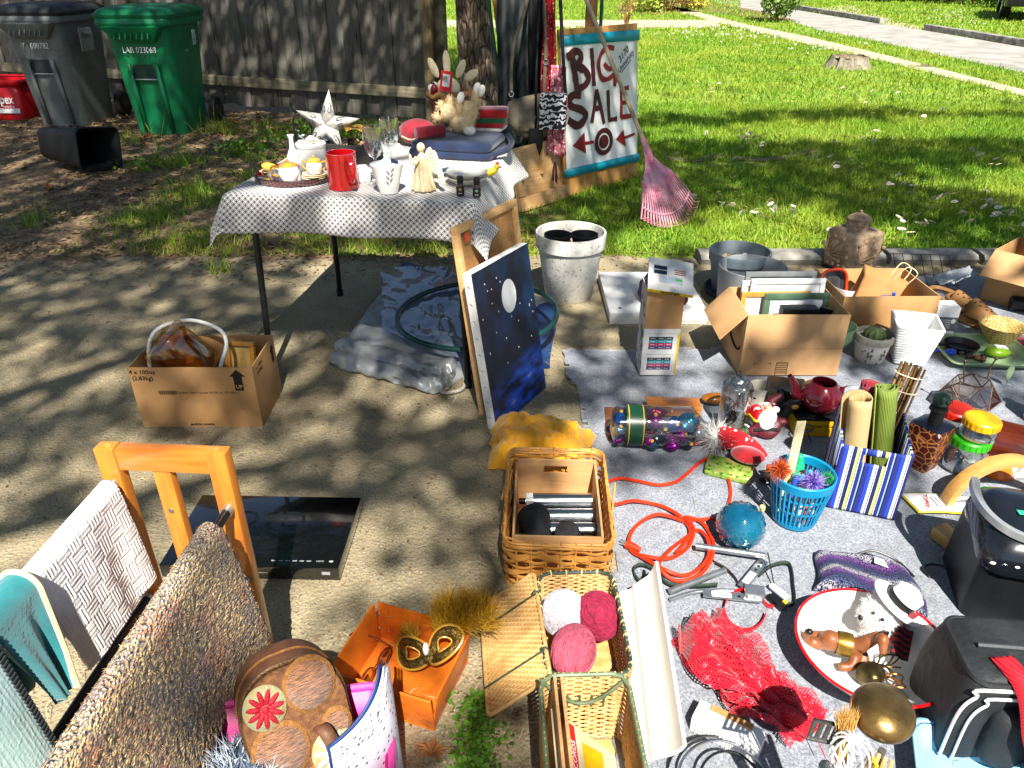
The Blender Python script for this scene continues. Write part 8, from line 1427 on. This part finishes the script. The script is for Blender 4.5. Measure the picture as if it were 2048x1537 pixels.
# ---- enamel bowl and what is in it
EB = G(1745, 1292, .085); EB.z = BZ; e = thing('enamel_bowl', 'white enamel bowl with a red rim', 'bowl', EB); B().lathe([(.09, 0), (.095, .002), (.155, .06), (.168, .082), (.166, .083), (.150, .058), (.09, .006), (.001, .005)], 64).build('bowl', mat('enamel_white', '#e6e6e4', '#dcdcda', s=5, r=.15, bump=0, coat=.6), e, ang=60); B().tube([(.168*math.cos(t), .168*math.sin(t), .083) for t in np.linspace(0, 2*PI, 64, endpoint=False)], .0035, 7, closed=True).build('rim', M_REDC, e)
M_HORSE = mat('brown_resin', '#8a5230', '#70401f', s=20, r=.45, bump=.2); e = thing('toy_horse', 'brown toy horse with a gold saddle lying in the enamel bowl', 'toy', EB+Vector((-.05, .03, .03)), rot=(R(20), R(0), R(-20))); b = B()
b.ball((.0, 0, .03), (.045, .024, .026)).ball((-.03, 0, .03), (.026, .024, .028)).tube(catmull([(.03, 0, .04), (.05, .01, .065), (.062, .012, .09)], 5), [.02, .019, .018, .017, .016, .015, .014, .013, .013, .012, .012], 10).ball((.066, .0, .10), (.014, .014, .016)).tube([(.066, .0, .105), (.07, -.03, .088)], [.013, .008], 9)
for x, pts in ((-.04, [(-.045, -.01, .02), (-.075, -.012, .022), (-.085, -.012, .05), (-.082, -.012, .07)]), (-.035, [(-.04, .012, .018), (-.07, .012, .008), (-.095, .012, .012)]), (.03, [(.03, -.012, .015), (.02, -.04, .01), (-.005, -.05, .012)]), (.035, [(.035, .01, .015), (.05, -.02, .008), (.04, -.045, .006)])): b.tube(catmull(pts, 4), [.014-.0005*i for i in range(4*(len(pts)-1)+1)], 8)
b.build('body', M_HORSE, e, remesh=.0035, smooth=2); B().lathe([(.027, -.016), (.0285, 0), (.027, .016)], 18).build('saddle', mat('old_gold', '#8a6a24', '#6d521a', s=30, r=.35, metal=.6), e, loc=(0, 0, .03), rot=(0, PI/2, 0)); B().ball((.071, .008, .118), (.004, .003, .009)).build('ear', M_BLK, e); B().ball((-.082, -.012, .072), (.008, .008, .007)).build('hoof', M_BLK, e); B().tube(catmull([(.055, .02, .06), (.068, .018, .095), (.07, .008, .112)], 4), .006, 6).build('mane', M_BLK, e)
M_WFUR = leafmat('white_fur', '#d9d6d2', '#f4f2ee', '#e9e6e0', .15); e = thing('plush_bear', 'fluffy white plush bear head with a black eye, white hat and black band', 'plush toy', EB+Vector((.055, .10, .06)), rot=(R(12), R(12), R(-15))); bl = [((0, 0, .03), (.045, .042, .045)), ((-.035, -.03, .03), (.022, .022, .02)), ((.01, -.02, -.02), (.04, .035, .04))]
b = B(); [b.ball(c_, r_, 16, 10) for c_, r_ in bl]; b.build('body', M_SOCK, e, remesh=.005); fuzz(e, *ball_fuzz(bl, 1500), .008, M_WFUR); B().ball((-.055, -.042, .032), .007).build('nose', M_BLK, e)
for x, y in ((-.036, -.035), (-.015, -.045)): B().ball((x, y, .055), .0045, 8, 6).build('eye', M_BLK, e)
ht = B().lathe([(.055, .06), (.07, .062), (.07, .065), (.038, .068), (.036, .105), (.02, .115), (.001, .116)], 28, sy=.85).build('hat', M_MATT, e, rot=(R(-14), R(22), 0), ang=40); B().lathe([(.0385, .069), (.038, .086)], 28, sy=.85).build('hat_band', M_BLK, ht); B().box((.02, -.037, .078), (.016, .003, .016)).build('hat_patch', M_CRM, ht); B().lathe([(.015, 0), (.015, .004)], 16, cap=(1, 1)).build('tag', M_REDC, e, loc=(.045, -.045, .0), rot=(R(80), 0, 0))
e = thing('striped_scarf', 'red and black striped knitted scarf end hanging in the enamel bowl', 'scarf', EB+Vector((.085, .03, .02)), -30); e.scale = (.75, .75, .75); B().sheet(10, 14, lambda u, v: (.05*(u-.5), .10*(v-.5), .03+.03*v+.006*math.sin(u*6)), uv=(.05, .1)).build('knit', cmat('red_black_stripe', lambda nd, tc: mixc(nd, ramp(nd, nd('TexWave', Vector=tc.outputs['UV'], Scale=16, bands_direction='Y').outputs[0], .45, .55), C('#141416'), C('#7a101c')), .95), e, solid=.006)
e = thing('brass_bell', 'small tarnished brass bell lying in the enamel bowl', 'bell', EB+Vector((-.015, -.045, .035)), rot=(R(65), R(-20), 0)); B().lathe([(.030, 0), (.032, .003), (.024, .014), (.016, .03), (.008, .036), (.001, .037)], 28).build('bell', mat('tarnished_brass', '#5f5030', '#3d3420', s=30, r=.35, metal=.8), e, solid=.002); B().ball((0, 0, .006), .006).build('clapper', MATS['tarnished_brass'], e)
for k, (x, y, c_, lb) in enumerate(((.02, -.03, '#4a4026', 'tangled brass chain in the enamel bowl'), (.035, -.055, '#b5763c', 'loop of copper wire in the enamel bowl'), (.0, -.075, '#8a8f92', 'steel wire clip in the enamel bowl'), (.05, .0, '#5d4c2c', 'dark bronze chain beside the striped scarf'))):
    b = B(); pts = [(.022*math.cos(t*1.7+k)*(1+.3*math.sin(t)), .02*math.sin(t*1.3), .008+.008*abs(math.sin(t*2.1))) for t in np.linspace(0, 9, 14)]; o = b.tube(catmull(pts, 4), .002, 5).build('chain', mat('ch'+c_, c_, r=.3, metal=.8), None, loc=EB+Vector((x, y, .012))); tag(o, lb, 'chain', 'chains and wires in the enamel bowl')
o = B().box((0, 0, .008), (.035, .04, .012)).build('glass_block', glass('frost', '#dfe3e6', .15, .5), None, loc=EB+Vector((.03, -.09, .012)), rot=(.2, .1, .5)); tag(o, 'small clear plastic block in the enamel bowl', 'block')
# ---- crochet cap
def f_croc(nd, tc):
    uv = tc.outputs['UV']; n = nd('TexNoise', Vector=uv, Scale=2.2, Detail=2).outputs[0]; y = nd('SeparateXYZ', Vector=uv).outputs[1]; s_ = nd('Math', operation='FRACT', _0=nd('Math', operation='MULTIPLY_ADD', _0=y, _1=2.3, _2=nd('Math', operation='MULTIPLY', _0=n, _1=.7).outputs[0]).outputs[0]).outputs[0]
    cr_ = nd('ValToRGB', Fac=s_); el = cr_.color_ramp
    for p_, c_ in ((.2, '#efe9ee'), (.32, '#d9d4e0'), (.45, '#5a6a96'), (.62, '#3a4270'), (.8, '#6a3a9a')): x = el.elements.new(p_); x.color = C(c_)
    el.elements[0].color = C('#7a3fae'); el.elements[-1].color = C('#b06ac4'); n2 = nd('TexNoise', Vector=uv, Scale=90, Detail=2).outputs[0]; v = nd('TexVoronoi', Vector=nd('Mapping', Vector=uv, Scale=(1, 1.6, 1)).outputs[0], Scale=42).outputs[0]
    c = mixc(nd, nd('Math', operation='MULTIPLY', _0=ramp(nd, n2, .5, .62), _1=.75).outputs[0], cr_.outputs[0], C('#262c58')); return mixc(nd, ramp(nd, v, .4, .75), c, C('#242848')), nd('Math', operation='SUBTRACT', _0=1.0, _1=v).outputs[0]
e = thing('crochet_bag', 'purple, white and blue crocheted pouch with a fabric label', 'pouch', F(1732, 1165), -18)
def croc(u, v): x, y = (u-.5)*.27*(1-.12*v), (v-.5)*.155; ed = min(1, 7*min(u, 1-u, v, 1-v)); return (x+.008*math.sin(v*5), y+.012*math.sin(u*5), .004+(.035+.012*math.sin(u*6+v*4)+.0025*noise.noise(Vector((u*60, v*40, 0))))*math.sqrt(ed))
B().sheet(60, 40, croc, uv=(1.6, 1)).build('knit', cmat('variegated_crochet', f_croc, .95, bstr=1, bdist=.01), e, ang=180); B().box((.035, .035, .048), (.045, .022, .001), (.1, .15, -.1)).build('fabric_label', M_MATT, e); B().tube(catmull([(-.03, .075, .02), (.02, .10, .03), (.08, .09, .02), (.12, .05, .01)], 6), .0035, 6).build('strap', M_BLK, e)
# ---- orange cord
zoomA = lambda x, y: F(1180+x*.2441, 700+y*.2441, BZ+.006); zoomB = lambda x, y: F(1200+x*.2441, 980+y*.2441, BZ+.006)
p1_ = [zoomA(*q_) for q_ in ((100, 1130), (145, 1085), (240, 1052), (400, 1075), (560, 1105), (700, 1080), (800, 1010), (900, 920), (1000, 880), (1080, 930), (1140, 1080), (1150, 1200), (1110, 1310), (1020, 1375), (860, 1392))]
p2_ = [zoomB(*q_) for q_ in ((700, 260), (480, 225), (320, 290), (240, 400), (270, 510), (380, 570), (520, 580), (640, 540), (740, 440), (760, 330), (690, 240), (830, 270), (920, 400), (920, 550), (850, 680), (720, 742), (600, 735), (480, 650), (560, 520), (700, 400), (800, 330), (880, 430), (885, 560), (800, 660), (680, 700), (540, 685), (400, 600), (300, 530), (250, 490))]
p3_ = [zoomB(*q_) for q_ in ((60, 125), (160, 120), (270, 105), (420, 110), (530, 150), (640, 220), (700, 260), (740, 340), (720, 420), (620, 520))]
e = thing('extension_cord', 'coiled orange extension cord on the felt blanket', 'cord', (0, 0, 0)); M_OCORD = mat('orange_pvc', '#e6320c', '#d12a08', s=8, r=.4, bump=.05)
def lift(ps, a, b_): return [p_+Vector((0, 0, .004*((i*a) % b_))) for i, p_ in enumerate(ps)]
B().tube(catmull(p1_+[p2_[0]], 8), .0052, 8).build('cable', M_OCORD, e); B().tube(catmull(lift(p2_, 3, 4), 8), .0052, 8).build('cable', M_OCORD, e); B().tube(catmull(lift(p3_, 1, 3), 8), .0052, 8).build('cable', M_OCORD, e)
pg = zoomB(215, 455); pgo = B().tube([(0, 0, 0), (.018, -.012, 0), (.035, -.024, 0)], [.012, .011, .007], 10).build('plug', M_OCORD, e, loc=pg+Vector((0, 0, .006))); [B().box((-.008, .006+dy, 0), (.016, .0015, .006), (0, 0, -.6)).build('prong', MATS['silver'], pgo) for dy in (-.006, .006)]
# ---- globe, pin, straps, metal stand
e = thing('glass_globe', 'blue ribbed art glass globe with an open dark mouth', 'globe', F(1480, 1100)+Vector((0, .03, .064)), rot=(R(35), R(-25), 0)); M_BGL = mat('teal_glass', '#0f5f86', '#1b86a8', s=7, r=.06, trans=.55, bump=0, coat=1, st=(1, 1, .3)); secs = []
for k in range(19): a = .35+(PI-.36)*k/18; secs.append([(.066*math.sin(a)*(1+.045*math.cos(20*(t+a*.6)))*math.cos(t), .066*math.sin(a)*(1+.045*math.cos(20*(t+a*.6)))*math.sin(t), -.066*math.cos(a)) for t in np.linspace(0, 2*PI, 100, endpoint=False)])
B().loft(secs, (0, 1)).build('shell', M_BGL, e, solid=.003, ang=80); B().lathe([(.024, -.0625), (.026, -.064), (.02, -.055)], 28).build('mouth_rim', mat('dark_teal_glass', '#06202a', r=.1, bump=0), e); B().ball((0, 0, -.0), .058, 20, 12).build('inner_coat', mat('inner_iridescent', '#0c3f66', '#2a6fa0', s=9, r=.15, metal=.4, bump=0), e)
e = thing('corsage_pin', 'clear stick with a cream bead head leaning by the glass globe', 'pin', F(1522, 1055), rot=(R(6), R(-8), 0)); B().cyl((0, 0, 0), (0, 0, .075), .0012, 6).build('stick', M_GL, e); B().lathe([(.007, .072), (.008, .075), (.008, .086), (.006, .088)], 12, cap=(1, 1)).build('bead', mat('cream_bead', '#e9d68a', r=.4), e)
def strap(name, label, cat, pts, m, hgt=.016, th=.002, closed=False, parts=None):
    e = thing(name, label, cat, (0, 0, 0)); c_ = catmull(pts, 8, closed); c_ = c_+[c_[0]] if closed else c_; v_ = []
    for p_ in c_: v_ += [(p_.x, p_.y, BZ), (p_.x, p_.y, BZ+hgt)]
    B().add(v_, [(2*i, 2*i+1, 2*i+3, 2*i+2) for i in range(len(c_)-1)]).build('band', m, e, solid=th, ang=80); return e
M_OLV = mat('olive_webbing', '#2c3d30', '#223026', s=60, r=.8, bump=.4)
strap('green_strap', 'dark green webbing strap curving past the crown moulding', 'strap', [zoomB(*q_) for q_ in ((400, 700), (330, 750), (280, 700), (280, 640), (340, 615), (430, 650), (560, 770), (760, 790), (960, 780))], M_OLV)
strap('green_strap', 'dark green webbing strap bent square beside the metal brackets', 'strap', [zoomB(*q_) for q_ in ((1300, 700), (1400, 625), (1520, 600), (1570, 650), (1590, 800), (1600, 920), (1560, 945), (1440, 930))], M_OLV)
e = strap('dog_collar', 'red and black dog collar lying in a ring', 'collar', [zoomB(1190+175*math.cos(t), 985+170*math.sin(t)) for t in np.linspace(.2, 6.0, 14)]+[zoomB(1420, 960)], M_REDC, .014); p_ = zoomB(1450, 930); B().box((p_.x, p_.y, BZ+.012), (.022, .05, .016), (0, 0, .5)).build('buckle', M_BLK, e, bevel=.003); B().box((p_.x+.015, p_.y-.01, BZ+.022), (.010, .010, .004), (0, 0, .5)).build('yellow_tag', M_YEL, e); p_ = zoomB(1460, 850); B().box((p_.x, p_.y, BZ+.014), (.016, .055, .012), (0, 0, .55)).build('clasp', M_CER, e, bevel=.004)
e = strap('dog_leash', 'thin black leather lead arching over the metal brackets', 'leash', [zoomB(*q_) for q_ in ((920, 580), (1030, 640), (1110, 720), (1150, 800))], mat('brown_black', '#2b211c', r=.5), .01); p_ = zoomB(920, 580); B().tube([(p_.x+.008*math.cos(t), p_.y+.008*math.sin(t), BZ+.005) for t in np.linspace(0, 6.28, 12, endpoint=False)], .002, 5, closed=True).build('ring', MATS['silver'], e)
e = thing('metal_stand', 'collapsed silver tube stand with galvanised brackets and paper labels', 'stand', (0, 0, 0)); M_ALU = mat('aluminium', '#b3b7ba', '#9da1a4', s=30, r=.3, metal=.85, bump=.05)
def seg(a, b_, r_, z=.014, nm='tube'): return B().tube([zoomB(*a)+Vector((0, 0, z-.006)), zoomB(*b_)+Vector((0, 0, z))], r_, 12).build(nm, M_ALU, e)
seg((570, 850), (1020, 690), .009); seg((780, 490), (1340, 585), .009, .02)
B().tube(catmull([zoomB(575, 900), zoomB(760, 840), zoomB(940, 825), zoomB(1110, 828)], 5), .0055, 10).build('tube', M_ALU, e)
for a, b_ in (((1160, 810), (1340, 590)), ((840, 860), (1320, 910))):
    p_, q_ = zoomB(*a), zoomB(*b_); d_ = q_-p_; m_ = (p_+q_)/2; br_ = B().box((m_.x, m_.y, BZ+.012), (d_.length, .026, .004), (0, 0, math.atan2(d_.y, d_.x))).build('bracket', M_ALU, e, bevel=.001); B().box((m_.x+(-d_.x*.18), m_.y+(-d_.y*.18)+(.0), BZ+.0146), (.05, .018, .0006), (0, 0, math.atan2(d_.y, d_.x))).build('paper_label', M_MATT, e); [B().cyl((m_.x+d_.x*t, m_.y+d_.y*t, BZ+.0141), (m_.x+d_.x*t, m_.y+d_.y*t, BZ+.0146), .004, 10).build('screw_hole', M_BLK, br_) for t in (.12, .25, .38)]
p_ = zoomB(1260, 860); B().box((p_.x, p_.y, BZ+.014), (.05, .035, .024), (0, 0, -.2)).build('bracket_shoe', M_ALU, e, bevel=.002); p_ = zoomB(1388, 700); B().cyl((p_.x, p_.y-.04, BZ+.01), (p_.x, p_.y+.04, BZ+.05), .0018, 6).build('rod', M_BLK, e)
# ---- white vent box, wire hoops, utensils, blue tray
e = thing('vent_box', 'white plastic box with louvred sides and a cork strip beside the mesh scarf', 'box', F(1452, 1475), -33); B().box((0, 0, .022), (.145, .055, .044)).build('case', M_WBX, e, bevel=.005); B().box((.0, .018, .046), (.09, .014, .004)).build('cork_strip', MATS['cork'], e)
for k in range(15): B().box((-.058+.0083*k, -.0285, .022), (.003, .002, .034)).build('louvre', M_WBX, e)
e = thing('wire_hoops', 'black coated wire hoops lying at the slab end of the moulding', 'hoops', F(1432, 1560)); [B().tube([(r_*math.cos(t), r_*.8*math.sin(t), .008+.012*k+.02*math.sin(t)**2) for t in np.linspace(0, 2*PI, 48, endpoint=False)], .0028, 7, closed=True).build('hoop', M_BLK if k != 1 else MATS['silver'], e, loc=(.01*k, -.01*k, 0)) for k, r_ in enumerate((.098, .088, .06))]
CR = Vector((.555, .70, 0)); e = thing('utensil_crock', 'metal utensil crock crowded with kitchen tools', 'crock', CR); B().lathe([(.001, .003), (.062, 0), (.066, .004), (.07, .17), (.073, .175), (.069, .175), (.062, .01), (.001, .008)], 40).build('wall', M_STEEL, e, ang=60)
def tool(name, label, cat, head, tilt=None):
    """utensil from inside the crock up to head point; returns thing with local z along its shaft"""
    hd = Vector(head); bs = CR+Vector(((hd.x-CR.x)*.18, (hd.y-CR.y)*.18, .02)); ax = hd-bs; e = thing(name, label, cat, bs, group='kitchen tools in the crock'); e.rotation_euler = ax.to_track_quat('Z', 'Y').to_euler(); return e, ax.length
e, L_ = tool('brass_ladle', 'large tarnished brass ladle sticking out of the utensil crock', 'ladle', Pd(1765, 1500, .74)); B().cyl((0, 0, 0), (0, 0, L_), .006, 10).build('shaft', MATS['pan_grey'], e); lc = Pd(1765, 1425, .80); o_ = B().ball((0, 0, 0), (.05, .058, .034), 28, 16).build('bowl', mat('worn_brass', '#6b5535', '#9a7c4a', s=14, r=.32, metal=.85, bump=.25, bs=60), e); bpy.context.view_layer.update(); o_.location = e.matrix_world.inverted() @ lc
e, L_ = tool('slotted_spatula', 'black slotted spatula with a steel shaft in the utensil crock', 'spatula', Pd(1655, 1500, .73)); B().tube([(0, 0, 0), (0, 0, L_*.9)], .012, 8).build('shaft', M_STEEL, e); M_SPT = mat('nylon_grey', '#3b3b38', '#31312e', s=20, r=.5); bpy.context.view_layer.update(); hq = [Pd(1612, 1478, .755), Pd(1678, 1492, .75), Pd(1700, 1450, .785), Pd(1628, 1435, .79)]; iv = e.matrix_world.inverted()
b = B(); NU, NV = 14, 6; vv = [iv @ ((hq[0]*(1-i/NU)+hq[1]*(i/NU))*(1-j/NV)+(hq[3]*(1-i/NU)+hq[2]*(i/NU))*(j/NV)) for j in range(NV+1) for i in range(NU+1)]; b.add(vv, [(j*(NU+1)+i, j*(NU+1)+i+1, (j+1)*(NU+1)+i+1, (j+1)*(NU+1)+i) for j in range(NV) for i in range(NU) if not (i in (2, 5, 8, 11) and 1 <= j < 5)]).build('blade', M_SPT, e, solid=.003)
e, L_ = tool('pastry_brush', 'bristle pastry brush with pale handle in the utensil crock', 'brush', Pd(1690, 1462, .775)); B().box((0, 0, L_*.5), (.02, .008, L_)).build('handle', M_PINE, e); P_ = np.column_stack([rng.uniform(-.014, .014, 400), rng.uniform(-.006, .006, 400), np.full(400, L_-.005)]); N_ = np.column_stack([rng.normal(size=400)*.08, rng.normal(size=400)*.08, np.ones(400)]); fuzz(e, P_, N_/np.linalg.norm(N_, axis=1)[:, None], .045, leafmat('bristle', '#b57c2c', '#e6c27a', '#cf9d4c', 0), 'bristles', .0014, .1)
e, L_ = tool('wire_whisk', 'white coated wire whisk in the utensil crock', 'whisk', Pd(1705, 1490, .735)); B().cyl((0, 0, 0), (0, 0, L_-.06), .008, 8).build('handle', M_CER, e)
for k in range(6): a = k*PI/6; B().tube(catmull([(0, 0, L_-.07), (.03*math.cos(a), .03*math.sin(a), L_-.03), (.02*math.cos(a), .02*math.sin(a), L_+.01), (-.02*math.cos(a), -.02*math.sin(a), L_+.01), (-.03*math.cos(a), -.03*math.sin(a), L_-.03), (0, 0, L_-.07)], 4), .0016, 5).build('wire', M_CER, e)
for u, v, D, m, lb in ((1775, 1487, .72, M_PINE, 'wooden salad fork with pale tines in the utensil crock'), (1765, 1510, .70, M_YEL, 'yellow plastic fork in the utensil crock')):
    e, L_ = tool('salad_fork', lb, 'fork', Pd(u, v, D)); B().box((0, 0, L_*.4), (.02, .008, L_*.8)).build('handle', m, e, bevel=.003); [B().box((-.014+.0095*k, 0, L_*.8+.02), (.006, .006, .06)).build('tine', m, e, bevel=.002) for k in range(4)]
e = thing('blue_tray', 'pale blue square plastic dish in front of the cooler bag', 'dish', Vector((.90, .90, .01)), -20); B().loft([sect(.15, .15, .02, 0), sect(.19, .19, .03, .05)], (1, 0)).build('dish', mat('baby_blue', '#86b6cf', '#7aaac4', s=6, r=.35), e, solid=.005); B().loft([sect(.19, .19, .03, .05), sect(.205, .205, .03, .052)], (0, 0)).build('rim', mat('baby_blue', '#86b6cf'), e, solid=.004)
e = thing('corner_dome', 'dark grey dome added for a finger blur at the lens', 'lid', Vector((1.12, .80, .01))); B().lathe([(.15, 0), (.152, .01), (.12, .06), (.05, .085), (.001, .088)], 40).build('dome', mat('charcoal_enamel', '#3b4344', '#2f3637', s=6, r=.4), e); B().tube([(-.03, 0, .085), (-.03, 0, .11), (.03, 0, .11), (.03, 0, .085)], .006, 8).build('handle', M_BLK, e)  # dark dome added in place of a blurred finger before the lens
